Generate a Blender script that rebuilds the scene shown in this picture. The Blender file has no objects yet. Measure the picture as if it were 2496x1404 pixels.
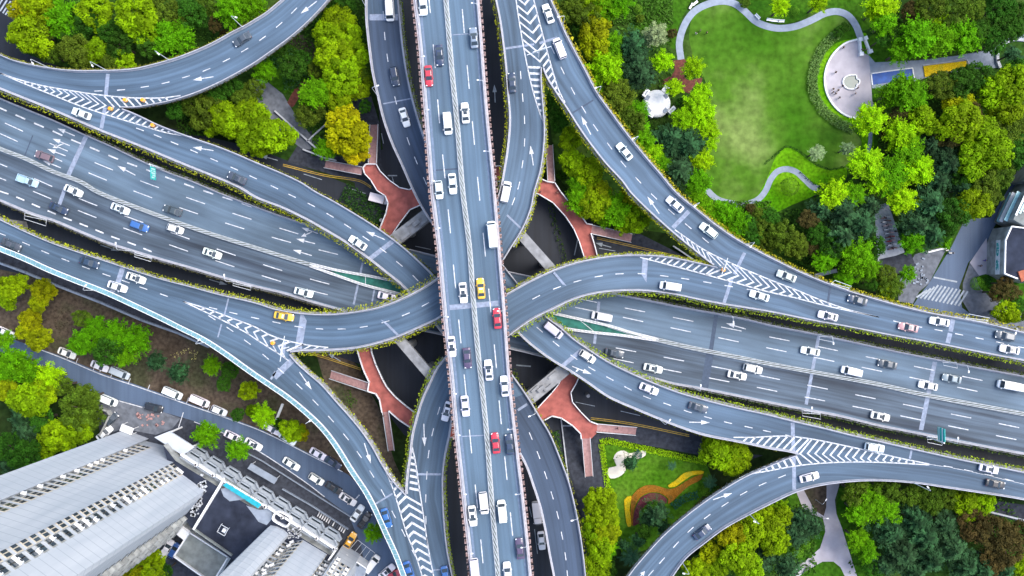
import bpy, bmesh, math, random
from mathutils import Vector, Matrix
from mathutils.geometry import tessellate_polygon
random.seed(7)
R = math.radians
scene = bpy.context.scene
col = scene.collection

# ------------------------------------------------------------------ camera, sky, sun, exposure
H, F = 230.0, 2200.0          # drone height above the ground, focal length in photo pixels
cam = bpy.data.cameras.new('camera')
cam_o = bpy.data.objects.new('camera', cam); col.objects.link(cam_o)
cam_o.location = (0, 0, H)
cam.sensor_width = 36.0
cam.lens = F / 2496 * 36.0
cam.clip_start = 1.0; cam.clip_end = 6000
scene.camera = cam_o

SUN_EL, SUN_AZ = R(56), R(68)     # soft high light through thin cloud
w = bpy.data.worlds.new("World"); scene.world = w; w.use_nodes = True
nt = w.node_tree
bg = nt.nodes['Background']
sky = nt.nodes.new('ShaderNodeTexSky'); sky.sky_type = 'NISHITA'; sky.sun_disc = False
sky.sun_elevation = SUN_EL; sky.sun_rotation = SUN_AZ
sky.air_density = 1.0; sky.dust_density = 3.0; sky.ozone_density = 1.2
nt.links.new(sky.outputs[0], bg.inputs[0]); bg.inputs[1].default_value = 0.15
sl = bpy.data.lights.new('sun', 'SUN'); sl.energy = 1.15; sl.angle = R(35); sl.color = (1, 0.97, 0.92)
so = bpy.data.objects.new('sun', sl); col.objects.link(so)
sd = Vector((math.sin(SUN_AZ) * math.cos(SUN_EL), math.cos(SUN_AZ) * math.cos(SUN_EL), math.sin(SUN_EL)))
so.rotation_euler = sd.to_track_quat('Z', 'Y').to_euler()
so.location = sd * 300
vs = scene.view_settings
vs.view_transform = 'Standard'; vs.look = 'None'; vs.gamma = 1; vs.exposure = 1.3

# ------------------------------------------------------------------ helpers
def P(px, py, z=0.0):
    "point of the place that stands at height z and is seen at photo pixel (px, py)"
    s = (H - z) / F
    return Vector(((px - 1248) * s, (702 - py) * s, z))

def tag(o, label=None, cat=None, group=None, kind=None):
    if label: o['label'] = label
    if cat: o['category'] = cat
    if group: o['group'] = group
    if kind: o['kind'] = kind
    return o

def empty(name, loc=(0, 0, 0), rz=0.0):
    o = bpy.data.objects.new(name, None); col.objects.link(o)
    o.location = loc; o.rotation_euler = (0, 0, rz); o.empty_display_size = 0.5
    return o

class MB:
    def __init__(s): s.v = []; s.f = []; s.m = []; s.uv = None; s.t = None
    def quad(s, a, b, c, d, m=0):
        n = len(s.v); s.v += [tuple(a), tuple(b), tuple(c), tuple(d)]; s.f.append((n, n+1, n+2, n+3)); s.m.append(m)
    def poly(s, pts, m=0):
        n = len(s.v); s.v += [tuple(p) for p in pts]; s.f.append(tuple(range(n, n+len(pts)))); s.m.append(m)
    def box(s, c, size, rz=0.0, m=0, M=None):
        x, y, z = size[0]/2, size[1]/2, size[2]/2
        cs, sn = math.cos(rz), math.sin(rz)
        n = len(s.v)
        for dz in (-z, z):
            for dx, dy in ((-x,-y),(x,-y),(x,y),(-x,y)):
                p = Vector((c[0]+dx*cs-dy*sn, c[1]+dx*sn+dy*cs, c[2]+dz))
                if M is not None: p = M @ p
                s.v.append(tuple(p))
        for f in ((3,2,1,0),(4,5,6,7),(0,1,5,4),(1,2,6,5),(2,3,7,6),(3,0,4,7)):
            s.f.append(tuple(n+i for i in f)); s.m.append(m)
    def tube(s, pts, r, seg=6, m=0, cap=True):
        pts = [Vector(p) for p in pts]; n0 = len(s.v); k = len(pts)
        rr = r if isinstance(r, (list, tuple)) else [r]*k
        for i, p in enumerate(pts):
            d = (pts[min(i+1, k-1)] - pts[max(i-1, 0)]).normalized()
            a = d.orthogonal().normalized() if abs(d.z) < .99 else Vector((1,0,0))
            b = d.cross(a).normalized(); a = b.cross(d).normalized()
            for j in range(seg):
                t = 2*math.pi*j/seg
                s.v.append(tuple(p + (a*math.cos(t) + b*math.sin(t))*rr[i]))
        for i in range(k-1):
            for j in range(seg):
                s.f.append((n0+i*seg+j, n0+i*seg+(j+1)%seg, n0+(i+1)*seg+(j+1)%seg, n0+(i+1)*seg+j)); s.m.append(m)
        if cap:
            s.f.append(tuple(n0+j for j in reversed(range(seg)))); s.m.append(m)
            s.f.append(tuple(n0+(k-1)*seg+j for j in range(seg))); s.m.append(m)
    def lathe(s, prof, c=(0,0,0), seg=24, m=0, sx=1, sy=1, rz=0):
        n0 = len(s.v); k = len(prof); cs, sn = math.cos(rz), math.sin(rz)
        for r, z in prof:
            for j in range(seg):
                t = 2*math.pi*j/seg; x = r*math.cos(t)*sx; y = r*math.sin(t)*sy
                s.v.append((c[0]+x*cs-y*sn, c[1]+x*sn+y*cs, c[2]+z))
        for i in range(k-1):
            for j in range(seg):
                s.f.append((n0+i*seg+j, n0+i*seg+(j+1)%seg, n0+(i+1)*seg+(j+1)%seg, n0+(i+1)*seg+j)); s.m.append(m)
        s.f.append(tuple(n0+j for j in reversed(range(seg)))); s.m.append(m)
        s.f.append(tuple(n0+(k-1)*seg+j for j in range(seg))); s.m.append(m)
    def prism(s, pts, z0, z1, m=0, mtop=None):
        "vertical prism over a world-space outline"
        k = len(pts)
        area = sum(pts[i][0]*pts[(i+1)%k][1]-pts[(i+1)%k][0]*pts[i][1] for i in range(k))
        if area < 0: pts = list(reversed(pts))
        n = len(s.v)
        s.v += [(p[0], p[1], z0) for p in pts] + [(p[0], p[1], z1) for p in pts]
        for i in range(k):
            j = (i+1) % k
            s.f.append((n+i, n+j, n+k+j, n+k+i)); s.m.append(m)
        s.f.append(tuple(n+k+i for i in range(k))); s.m.append(m if mtop is None else mtop)
        s.f.append(tuple(n+i for i in reversed(range(k)))); s.m.append(m)
    def mesh(s, name, mats, smooth=False):
        me = bpy.data.meshes.new(name); me.from_pydata(s.v, [], s.f)
        if not isinstance(mats, (list, tuple)): mats = [mats]
        for m in mats: me.materials.append(m)
        if len(mats) > 1: me.polygons.foreach_set('material_index', s.m)
        if s.uv is not None:
            ul = me.uv_layers.new(name='UVMap')
            fl = []
            for f in s.f:
                for i in f: fl += s.uv[i]
            ul.data.foreach_set('uv', fl)
        if s.t is not None:
            at = me.attributes.new('tint', 'FLOAT', 'FACE'); at.data.foreach_set('value', s.t)
        if smooth: me.polygons.foreach_set('use_smooth', [True]*len(me.polygons))
        me.update()
        return me
    def build(s, name, mats, parent=None, smooth=False, loc=None, rz=0.0):
        o = bpy.data.objects.new(name, s.mesh(name, mats, smooth)); col.objects.link(o)
        if parent is not None: o.parent = parent
        if loc is not None: o.location = loc; o.rotation_euler = (0, 0, rz)
        return o

def inst(name, me, parent=None, loc=None, rz=0.0, sc=None, color=None):
    o = bpy.data.objects.new(name, me); col.objects.link(o)
    if parent is not None: o.parent = parent
    if loc is not None: o.location = loc
    if rz: o.rotation_euler = (0, 0, rz)
    if sc is not None: o.scale = sc if isinstance(sc, (tuple, list)) else (sc, sc, sc)
    if color is not None: o.color = (*color, 1)
    return o

def spline(pts, step=4.0):
    "Catmull-Rom through 2-D points, sampled about every step"
    pts = [Vector((p[0], p[1])) for p in pts]
    if len(pts) == 2: pts = [pts[0], (pts[0]+pts[1])/2, pts[1]]
    ext = [pts[0]*2-pts[1]] + pts + [pts[-1]*2-pts[-2]]
    out = []
    for i in range(1, len(ext)-2):
        p0, p1, p2, p3 = ext[i-1:i+3]
        # centripetal parametrisation keeps unevenly spaced control points from overshooting
        t0 = 0; t1 = t0+max((p1-p0).length, 1e-3)**.5; t2 = t1+max((p2-p1).length, 1e-3)**.5; t3 = t2+max((p3-p2).length, 1e-3)**.5
        n = max(1, int((p2-p1).length/step))
        for k in range(n):
            t = t1+(t2-t1)*k/n
            a1 = p0*((t1-t)/(t1-t0))+p1*((t-t0)/(t1-t0)); a2 = p1*((t2-t)/(t2-t1))+p2*((t-t1)/(t2-t1)); a3 = p2*((t3-t)/(t3-t2))+p3*((t-t2)/(t3-t2))
            b1 = a1*((t2-t)/(t2-t0))+a2*((t-t0)/(t2-t0)); b2 = a2*((t3-t)/(t3-t1))+a3*((t-t1)/(t3-t1))
            out.append(b1*((t2-t)/(t2-t1))+b2*((t-t1)/(t2-t1)))
    out.append(pts[-1])
    return out

def resample(pts, n):
    d = [0.0]
    for a, b in zip(pts, pts[1:]): d.append(d[-1]+(b-a).length)
    out = []; j = 0
    for i in range(n):
        t = d[-1]*i/(n-1)
        while j < len(d)-2 and d[j+1] < t: j += 1
        f = (t-d[j])/max(d[j+1]-d[j], 1e-9)
        out.append(pts[j].lerp(pts[j+1], min(max(f, 0), 1)))
    return out

# ------------------------------------------------------------------ materials
def newmat(name):
    m = bpy.data.materials.new(name); m.use_nodes = True
    n = m.node_tree.nodes; l = m.node_tree.links
    return m, n, l, n['Principled BSDF']

def plain(name, c, rough=.6, metal=0, noise=.12, scale=2.0, spec=.4):
    m, n, l, b = newmat(name)
    b.inputs['Roughness'].default_value = rough; b.inputs['Metallic'].default_value = metal
    b.inputs['Specular IOR Level'].default_value = spec
    if noise:
        tc = n.new('ShaderNodeTexCoord'); tx = n.new('ShaderNodeTexNoise'); tx.inputs['Scale'].default_value = scale
        tx.inputs['Detail'].default_value = 4
        mr = n.new('ShaderNodeMapRange'); mr.inputs[1].default_value = .3; mr.inputs[2].default_value = .7
        mr.inputs[3].default_value = 1-noise; mr.inputs[4].default_value = 1+noise
        mx = n.new('ShaderNodeMix'); mx.data_type = 'RGBA'; mx.blend_type = 'MULTIPLY'; mx.inputs[0].default_value = 1
        mx.inputs[6].default_value = (*c, 1)
        l.new(tc.outputs['Object'], tx.inputs[0]); l.new(tx.outputs[0], mr.inputs[0]); l.new(mr.outputs[0], mx.inputs[7])
        l.new(mx.outputs[2], b.inputs['Base Color'])
    else: b.inputs['Base Color'].default_value = (*c, 1)
    return m

def ramp(n, stops):
    r = n.new('ShaderNodeValToRGB'); e = r.color_ramp.elements
    while len(e) > 1: e.remove(e[-1])
    e[0].position = stops[0][0]; e[0].color = (*stops[0][1], 1)
    for p, c in stops[1:]:
        x = e.new(p); x.color = (*c, 1)
    return r

def asphalt(name, c, streak=.25, patch=.2, rough=.7, dirt=0.0):
    "road surface laid along UV (u across, v along, metres): wheel-track streaks, patched areas, grain"
    m, n, l, b = newmat(name)
    b.inputs['Roughness'].default_value = rough; b.inputs['Specular IOR Level'].default_value = .35
    uv = n.new('ShaderNodeUVMap')
    def noise(sx, sy, detail, lo, hi, a, z):
        mp = n.new('ShaderNodeMapping'); mp.inputs['Scale'].default_value = (sx, sy, 1)
        tx = n.new('ShaderNodeTexNoise'); tx.inputs['Scale'].default_value = 1; tx.inputs['Detail'].default_value = detail
        mr = n.new('ShaderNodeMapRange'); mr.inputs[1].default_value = lo; mr.inputs[2].default_value = hi
        mr.inputs[3].default_value = 1-a; mr.inputs[4].default_value = 1+z
        l.new(uv.outputs[0], mp.inputs[0]); l.new(mp.outputs[0], tx.inputs[0]); l.new(tx.outputs[0], mr.inputs[0])
        return mr.outputs[0]
    outs = [noise(1.1, .012, 3, .35, .65, streak, streak*.7), noise(.12, .035, 4, .35, .65, patch, patch*.8), noise(6, 6, 3, .3, .7, .1, .1)]
    if dirt: outs.append(noise(.5, .02, 5, .5, .62, 0, 0)) ; 
    cur = None
    for o in outs[:3]:
        mx = n.new('ShaderNodeMix'); mx.data_type = 'RGBA'; mx.blend_type = 'MULTIPLY'; mx.inputs[0].default_value = 1
        if cur is None: mx.inputs[6].default_value = (*c, 1)
        else: l.new(cur, mx.inputs[6])
        l.new(o, mx.inputs[7]); cur = mx.outputs[2]
    if dirt:
        d = noise(.35, .018, 6, .52, .66, 1, 0)   # oily, wet stains: 0 .. 1
        mx = n.new('ShaderNodeMix'); mx.data_type = 'RGBA'; mx.blend_type = 'MULTIPLY'
        ml = n.new('ShaderNodeMath'); ml.operation = 'MULTIPLY'; ml.inputs[1].default_value = dirt
        l.new(d, ml.inputs[0]); l.new(ml.outputs[0], mx.inputs[0]); l.new(cur, mx.inputs[6]); mx.inputs[7].default_value = (.3, .3, .34, 1)
        cur = mx.outputs[2]
    l.new(cur, b.inputs['Base Color'])
    return m

def leafmat(name):
    "leaves: the object's own colour, each clump and leaf a little lighter or darker, some light through"
    m, n, l, b = newmat(name)
    oi = n.new('ShaderNodeObjectInfo'); at = n.new('ShaderNodeAttribute'); at.attribute_name = 'tint'
    mx = n.new('ShaderNodeMix'); mx.data_type = 'RGBA'; mx.blend_type = 'MULTIPLY'; mx.inputs[0].default_value = 1
    l.new(oi.outputs['Color'], mx.inputs[6]); l.new(at.outputs['Fac'], mx.inputs[7])
    l.new(mx.outputs[2], b.inputs['Base Color'])
    b.inputs['Roughness'].default_value = .7; b.inputs['Specular IOR Level'].default_value = .08
    tr = n.new('ShaderNodeBsdfTranslucent'); l.new(mx.outputs[2], tr.inputs[0])
    ms = n.new('ShaderNodeMixShader'); ms.inputs[0].default_value = .3
    l.new(b.outputs[0], ms.inputs[1]); l.new(tr.outputs[0], ms.inputs[2])
    l.new(ms.outputs[0], n['Material Output'].inputs[0])
    return m

def objcolor(name, rough, coat=0, metal=0):
    m, n, l, b = newmat(name)
    oi = n.new('ShaderNodeObjectInfo'); l.new(oi.outputs['Color'], b.inputs['Base Color'])
    b.inputs['Roughness'].default_value = rough; b.inputs['Coat Weight'].default_value = coat; b.inputs['Metallic'].default_value = metal
    b.inputs['Coat Roughness'].default_value = .08
    return m

def patchy(name, c1, c2, c3, scale=.06, fine=1.2, rough=.9, soft=.4):
    "ground cover: two scales of mottling between three colours"
    m, n, l, b = newmat(name)
    b.inputs['Roughness'].default_value = rough; b.inputs['Specular IOR Level'].default_value = .05
    tc = n.new('ShaderNodeTexCoord')
    a = n.new('ShaderNodeTexNoise'); a.inputs['Scale'].default_value = scale; a.inputs['Detail'].default_value = 5
    f = n.new('ShaderNodeTexNoise'); f.inputs['Scale'].default_value = fine; f.inputs['Detail'].default_value = 4
    l.new(tc.outputs['Object'], a.inputs[0]); l.new(tc.outputs['Object'], f.inputs[0])
    r = ramp(n, [(.35, c1), (.5, c2), (.66, c3)]); l.new(a.outputs[0], r.inputs[0])
    mr = n.new('ShaderNodeMapRange'); mr.inputs[1].default_value = .3; mr.inputs[2].default_value = .7; mr.inputs[3].default_value = 1-soft; mr.inputs[4].default_value = 1+soft
    l.new(f.outputs[0], mr.inputs[0])
    mx = n.new('ShaderNodeMix'); mx.data_type = 'RGBA'; mx.blend_type = 'MULTIPLY'; mx.inputs[0].default_value = 1
    l.new(r.outputs[0], mx.inputs[6]); l.new(mr.outputs[0], mx.inputs[7]); l.new(mx.outputs[2], b.inputs['Base Color'])
    return m

M = {}
M['deck_top'] = asphalt('asphalt_upper_deck', (.083, .137, .196), .2, .16)
M['deck_ramp'] = asphalt('asphalt_ramp', (.072, .117, .172), .26, .28, dirt=.25)
M['deck_main_pale'] = asphalt('asphalt_main_pale', (.100, .150, .203), .14, .35, dirt=.55)
M['deck_main_dark'] = asphalt('asphalt_main_dark', (.074, .105, .142), .24, .35, dirt=.8)
M['deck_worn'] = asphalt('asphalt_older_dark', (.044, .068, .110), .2, .25, dirt=.3)
M['street'] = asphalt('asphalt_street', (.072, .108, .172), .1, .15)
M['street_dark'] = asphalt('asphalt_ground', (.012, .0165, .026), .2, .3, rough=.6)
M['edge'] = plain('pale_gutter', (.13, .18, .26), .8, noise=.15, scale=1.5)
M['joint'] = plain('joint_concrete', (.22, .26, .34), .8, noise=.25, scale=1.5)
M['joint_dark'] = plain('joint_patch_dark', (.05, .072, .11), .8, noise=.15, scale=1.5)
M['paint'] = plain('road_paint', (.52, .54, .57), .6, noise=.35, scale=1.6)
M['paint_worn'] = plain('road_paint_worn', (.30, .34, .38), .7, noise=.3, scale=1.2)
M['paint_yellow'] = plain('road_paint_yellow', (.5, .33, .04), .7, noise=.25, scale=1.2)
M['concrete'] = plain('concrete', (.23, .235, .24), .85, noise=.3, scale=.6)
M['parapet'] = plain('parapet_concrete', (.35, .355, .39), .8, noise=.16, scale=.9)
M['parapet_top'] = plain('parapet_pale', (.40, .36, .37), .8, noise=.2, scale=1.1)
M['rail_grey'] = plain('grey_white_rail', (.42, .46, .49), .6, noise=.15, scale=1)
M['trough'] = plain('planter_trough_pink', (.30, .21, .20), .8, noise=.3, scale=2)
M['leaf'] = leafmat('leaves')
M['bark'] = plain('bark', (.075, .058, .042), .95, noise=.35, scale=6)
M['white'] = plain('white_paint', (.76, .77, .78), .5, noise=.06, scale=3)
M['steel'] = plain('painted_steel', (.62, .65, .68), .45, noise=.08, scale=4)
M['dark_metal'] = plain('dark_metal', (.05, .06, .075), .5, noise=.1, scale=4)
M['glass'] = plain('tinted_glass', (.035, .05, .065), .08, noise=0, spec=.6)
M['tyre'] = plain('tyre_rubber', (.02, .02, .022), .8, noise=0)
M['rim'] = plain('alloy_rim', (.5, .51, .53), .3, metal=.8, noise=0)
M['lamp_lens'] = plain('lamp_lens', (.8, .82, .82), .2, noise=0)
M['tail_lens'] = plain('tail_lens', (.35, .015, .015), .3, noise=0)
M['carpaint'] = objcolor('car_paint', .3, .6)
M['cloth'] = objcolor('cloth', .9)
M['skin'] = plain('skin', (.45, .27, .19), .6, noise=.05)
M['hair'] = plain('dark_hair', (.015, .012, .010), .6, noise=0)
M['red_deck'] = plain('red_footbridge_paving', (.32, .092, .074), .85, noise=.3, scale=.6)
M['stair_pink'] = plain('stair_pink', (.36, .21, .20), .85, noise=.2, scale=1.5)
M['teal'] = plain('teal_panel', (.24, .46, .50), .25, noise=.2, scale=.5, spec=.5)
M['teal_sign'] = plain('teal_sign', (.015, .42, .38), .4, noise=.1, scale=1)
M['teal_green'] = plain('green_netting', (.02, .13, .10), .8, noise=.35, scale=.7)
M['awning'] = plain('turquoise_sheet', (.03, .42, .50), .4, noise=.12, scale=1.2)
M['orange'] = plain('orange_plastic', (.78, .33, .02), .5, noise=.12, scale=4)
M['yellow'] = plain('yellow_plastic', (.75, .5, .03), .5, noise=.1, scale=4)
M['ground'] = patchy('rough_ground', (.010, .022, .006), (.018, .036, .008), (.03, .04, .014), .05, .7)
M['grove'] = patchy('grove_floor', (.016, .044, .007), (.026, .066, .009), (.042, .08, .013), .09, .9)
M['soil'] = patchy('bare_soil', (.060, .045, .032), (.085, .065, .048), (.05, .052, .028), .12, 1.1)
M['lawn'] = patchy('park_lawn', (.034, .112, .005), (.060, .142, .012), (.150, .215, .055), .038, .5, soft=.3)
M['lawn_garden'] = patchy('garden_lawn', (.042, .125, .005), (.058, .15, .008), (.08, .17, .014), .12, 1.1)
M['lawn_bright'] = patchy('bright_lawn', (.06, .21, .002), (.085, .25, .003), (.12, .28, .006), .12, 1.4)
M['lawn_dark'] = patchy('dark_green_lawn', (.020, .075, .004), (.032, .10, .005), (.045, .115, .008), .12, 1.1)  # deeper green than the other lawns, used for planted beds too
M['path'] = plain('path_paving', (.23, .27, .33), .85, noise=.14, scale=.8)
M['plaza'] = plain('plaza_paving', (.38, .355, .385), .85, noise=.14, scale=.35)
M['paving'] = plain('grey_paving', (.125, .138, .162), .9, noise=.3, scale=.8, spec=.15)
M['paving_dark'] = plain('dark_paving', (.042, .047, .060), .9, noise=.35, scale=.9, spec=.12)
M['kerb'] = plain('kerb_stone', (.42, .44, .47), .85, noise=.15, scale=1)
M['red_soil'] = plain('red_brown_paving', (.11, .032, .022), .9, noise=.4, scale=1.4)
M['pond'] = plain('pond_water', (.03, .075, .065), .1, noise=.2, scale=.7)
M['pool'] = plain('pool_tiles_blue', (.015, .075, .30), .6, noise=.35, scale=.5)
M['flower_yellow'] = patchy('yellow_flowers', (.45, .30, .01), (.55, .38, .01), (.40, .33, .02), .5, 4)
M['flower_orange'] = patchy('orange_flowers', (.20, .085, .010), (.26, .11, .014), (.15, .085, .014), .5, 4)
M['flower_purple'] = patchy('purple_flowers', (.085, .022, .03), (.12, .035, .04), (.09, .05, .035), .5, 4)
M['sand'] = plain('pale_sand', (.62, .58, .50), .9, noise=.12, scale=.8)
M['roof_dark'] = plain('dark_roof', (.026, .032, .050), .9, noise=.35, scale=.4, spec=.1)
M['roof_grey'] = plain('grey_roof', (.20, .22, .21), .85, noise=.3, scale=.5)
M['balcony'] = plain('pale_blue_balcony', (.36, .41, .47), .6, noise=.12, scale=1)
M['beige'] = plain('beige_trim', (.52, .47, .38), .7, noise=.1, scale=1)
M['grime'] = plain('weathered_wall', (.30, .31, .30), .85, noise=.4, scale=.5)
M['red_brick'] = plain('terracotta', (.35, .10, .05), .8, noise=.2, scale=1)

def tower_wall():
    m, n, l, b = newmat('white_tower_render')
    b.inputs['Roughness'].default_value = .75; b.inputs['Specular IOR Level'].default_value = .3
    g = n.new('ShaderNodeNewGeometry'); sp = n.new('ShaderNodeSeparateXYZ'); l.new(g.outputs['Position'], sp.inputs[0])
    md = n.new('ShaderNodeMath'); md.operation = 'MODULO'; md.inputs[1].default_value = 3.0; l.new(sp.outputs[2], md.inputs[0])
    lt = n.new('ShaderNodeMath'); lt.operation = 'LESS_THAN'; lt.inputs[1].default_value = .16; l.new(md.outputs[0], lt.inputs[0])
    tx = n.new('ShaderNodeTexNoise'); tx.inputs['Scale'].default_value = .12; tx.inputs['Detail'].default_value = 5
    mp = n.new('ShaderNodeMapping'); mp.inputs['Scale'].default_value = (3, 3, .25); l.new(g.outputs['Position'], mp.inputs[0]); l.new(mp.outputs[0], tx.inputs[0])
    r = ramp(n, [(.35, (.40, .44, .49)), (.65, (.50, .53, .57))]); l.new(tx.outputs[0], r.inputs[0])
    mx = n.new('ShaderNodeMix'); mx.data_type = 'RGBA'; l.new(lt.outputs[0], mx.inputs[0]); l.new(r.outputs[0], mx.inputs[6]); mx.inputs[7].default_value = (.30, .34, .39, 1)
    l.new(mx.outputs[2], b.inputs['Base Color'])
    return m
M['tower'] = tower_wall()

# ------------------------------------------------------------------ ground sheets
def sheet(name, pts, z, mat, label, cat, kind='structure', smooth=True, group=None, thick=None):
    "flat piece of ground; pts are photo pixels"
    o = [Vector((p[0], p[1])) for p in pts]
    if smooth:
        q = spline(o+[o[0]], 8)[:-1]
    else: q = o
    mb = MB(); wp = [P(p.x, p.y, z) for p in q]
    k = len(wp)
    if sum(wp[i].x*wp[(i+1)%k].y-wp[(i+1)%k].x*wp[i].y for i in range(k)) < 0: wp.reverse()
    bm = bmesh.new()
    bv = [bm.verts.new(p) for p in wp]
    for t in tessellate_polygon([wp]):
        try: f = bm.faces.new([bv[i] for i in t])
        except ValueError: continue
        f.normal_update()
        if f.normal.z < 0: f.normal_flip()
    if thick:
        r = bmesh.ops.extrude_face_region(bm, geom=bm.faces[:])
        for v in r['geom']:
            if isinstance(v, bmesh.types.BMVert): v.co.z -= thick
        bmesh.ops.recalc_face_normals(bm, faces=bm.faces[:])
    me = bpy.data.meshes.new(name); uvl = bm.loops.layers.uv.new('UVMap')
    for fc in bm.faces:
        for lp in fc.loops: lp[uvl].uv = (lp.vert.co.x, lp.vert.co.y)
    bm.to_mesh(me); bm.free()
    me.materials.append(mat)
    ob = bpy.data.objects.new(name, me); col.objects.link(ob)
    return tag(ob, label, cat, group, kind)

def strip(mb, pts, width, zf, m=0, closed=False, uv=False):
    "ribbon of constant width (metres) along photo-pixel points at heights zf(px,py)"
    wp = [P(p[0], p[1], zf(p[0], p[1])) for p in pts]
    n0 = len(mb.v); k = len(wp); s = 0
    for i, p in enumerate(wp):
        d = wp[min(i+1, k-1)]-wp[max(i-1, 0)]; d.z = 0; d.normalize(); nn = Vector((-d.y, d.x, 0))*(width/2)
        if i: s += (p-wp[i-1]).length
        mb.v += [tuple(p+nn), tuple(p-nn)]
        if mb.uv is not None: mb.uv += [(0, s), (width, s)]
    for i in range(k-1):
        a = n0+2*i; mb.f.append((a+1, a+3, a+2, a)); mb.m.append(m)

g = MB(); S = 3000
g.quad((-S,-S,0),(S,-S,0),(S,S,0),(-S,S,0)); tag(g.build('ground', M['ground']), 'dark green ground between and beneath the roads', 'ground', kind='structure')
sheet('soil_ground', [(-60,600),(150,690),(350,775),(520,850),(620,900),(760,1010),(900,1200),(880,1230),(780,1130),(640,1050),(460,985),(250,912),(40,830),(-60,790)], .004, M['soil'], 'brown bare soil between the side street and the curved ramp', 'soil', smooth=False)
sheet('soil_patch', [(770,860),(860,880),(900,950),(930,1010),(960,1120),(990,1190),(940,1150),(880,1060),(800,950)], .004, M['soil'], 'brown bare earth under the lower left footbridge stairs', 'soil')
# dark roads at ground level under the decks
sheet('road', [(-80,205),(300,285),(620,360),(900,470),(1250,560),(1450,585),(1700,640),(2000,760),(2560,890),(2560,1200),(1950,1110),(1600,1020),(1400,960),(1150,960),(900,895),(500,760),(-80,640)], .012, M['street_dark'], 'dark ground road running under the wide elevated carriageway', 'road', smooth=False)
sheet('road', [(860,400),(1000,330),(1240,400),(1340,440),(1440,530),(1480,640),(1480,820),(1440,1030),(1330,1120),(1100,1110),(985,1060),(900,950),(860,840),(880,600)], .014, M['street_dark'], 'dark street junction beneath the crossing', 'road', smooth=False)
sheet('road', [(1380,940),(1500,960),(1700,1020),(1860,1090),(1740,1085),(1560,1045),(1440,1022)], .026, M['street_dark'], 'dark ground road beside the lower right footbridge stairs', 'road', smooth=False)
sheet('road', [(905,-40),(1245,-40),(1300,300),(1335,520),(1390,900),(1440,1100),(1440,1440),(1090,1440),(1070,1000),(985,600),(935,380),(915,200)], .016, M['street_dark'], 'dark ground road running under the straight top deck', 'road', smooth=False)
sheet('road', [(-60,-40),(42,-40),(34,60),(50,125),(150,165),(-60,150)], .012, M['street_dark'], 'corner of dark road with zebra crossing at the upper left', 'road', smooth=False)
sheet('road', [(2390,1215),(2560,1240),(2560,1290),(2400,1250)], .020, M['paving_dark'], 'dark road beyond the lower right ramp', 'road', smooth=False)
sheet('street', [(-60,790),(40,830),(150,868),(250,910),(333,938),(460,983),(560,1018),(640,1048),(780,1118),(850,1158),(930,1240),(1010,1404),(1030,1460),(905,1460),(880,1330),(850,1255),(791,1212),(751,1181),(684,1135),(624,1098),(547,1058),(473,1026),(400,1005),(290,975),(233,960),(130,905),(-60,835)], .020, M['street'], 'blue-grey side street lined with parked cars', 'street', smooth=False)
sheet('forecourt', [(230,965),(290,975),(400,1005),(473,1026),(547,1058),(624,1098),(684,1135),(751,1181),(791,1212),(850,1255),(880,1330),(905,1460),(300,1460),(250,1100)], .016, M['paving_dark'], 'dark paved forecourt around the white towers', 'forecourt', smooth=False)
sheet('forecourt', [(245,985),(300,978),(400,1005),(440,1020),(420,1045),(380,1060),(300,1045),(255,1060)], .024, M['paving'], 'grey paved yard in front of the taller white tower', 'yard', smooth=False)
# pavements round the footbridge corners
sheet('pavement', [(740,330),(790,300),(850,240),(905,235),(925,300),(930,400),(960,480),(940,490),(880,450),(790,420),(700,395)], .024, M['paving_dark'], 'dark pavement at the upper left street corner', 'pavement', smooth=False)
sheet('pavement', [(640,190),(690,230),(720,280),(780,360),(740,365),(690,330),(640,270),(605,200)], .028, M['paving'], 'grey park path between trees at the upper left', 'path', smooth=False)
sheet('pavement', [(1425,545),(1560,570),(1700,640),(1640,640),(1540,605),(1440,590)], .024, M['paving_dark'], 'dark pavement beside the upper right footbridge stairs', 'pavement', smooth=False)
sheet('pavement', [(1375,1020),(1440,1060),(1560,1040),(1700,1065),(1760,1100),(1860,1110),(1830,1120),(1720,1112),(1480,1068),(1460,1075),(1486,1230),(1480,1300),(1425,1300),(1400,1180),(1375,1100)], .024, M['paving_dark'], 'grey pavement round the flower garden corner', 'pavement', smooth=False)
# groves
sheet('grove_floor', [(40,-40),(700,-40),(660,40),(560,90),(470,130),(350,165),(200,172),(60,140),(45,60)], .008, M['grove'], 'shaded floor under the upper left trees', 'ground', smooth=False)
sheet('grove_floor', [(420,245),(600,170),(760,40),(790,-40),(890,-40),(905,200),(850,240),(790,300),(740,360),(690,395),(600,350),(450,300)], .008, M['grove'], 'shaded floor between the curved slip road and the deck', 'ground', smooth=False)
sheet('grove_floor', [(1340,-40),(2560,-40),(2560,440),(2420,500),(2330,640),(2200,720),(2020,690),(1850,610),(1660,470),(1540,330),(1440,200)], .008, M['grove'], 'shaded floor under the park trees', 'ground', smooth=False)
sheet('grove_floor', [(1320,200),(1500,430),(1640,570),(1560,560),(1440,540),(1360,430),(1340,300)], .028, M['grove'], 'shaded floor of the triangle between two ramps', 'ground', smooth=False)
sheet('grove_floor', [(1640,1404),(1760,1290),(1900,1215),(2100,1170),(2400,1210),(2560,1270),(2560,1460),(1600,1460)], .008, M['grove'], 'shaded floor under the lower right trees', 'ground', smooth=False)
sheet('shrub_bed', [(640,130),(700,110),(745,120),(755,170),(750,200),(715,230),(690,225),(640,180)], .030, M['lawn_dark'], 'dark green planted bed below the upper left slip road', 'planting')
sheet('soil_patch', [(690,100),(740,85),(765,110),(762,160),(757,205),(745,150),(725,118)], .036, M['soil'], 'pale bare earth track beside the planted bed', 'soil')
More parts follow.
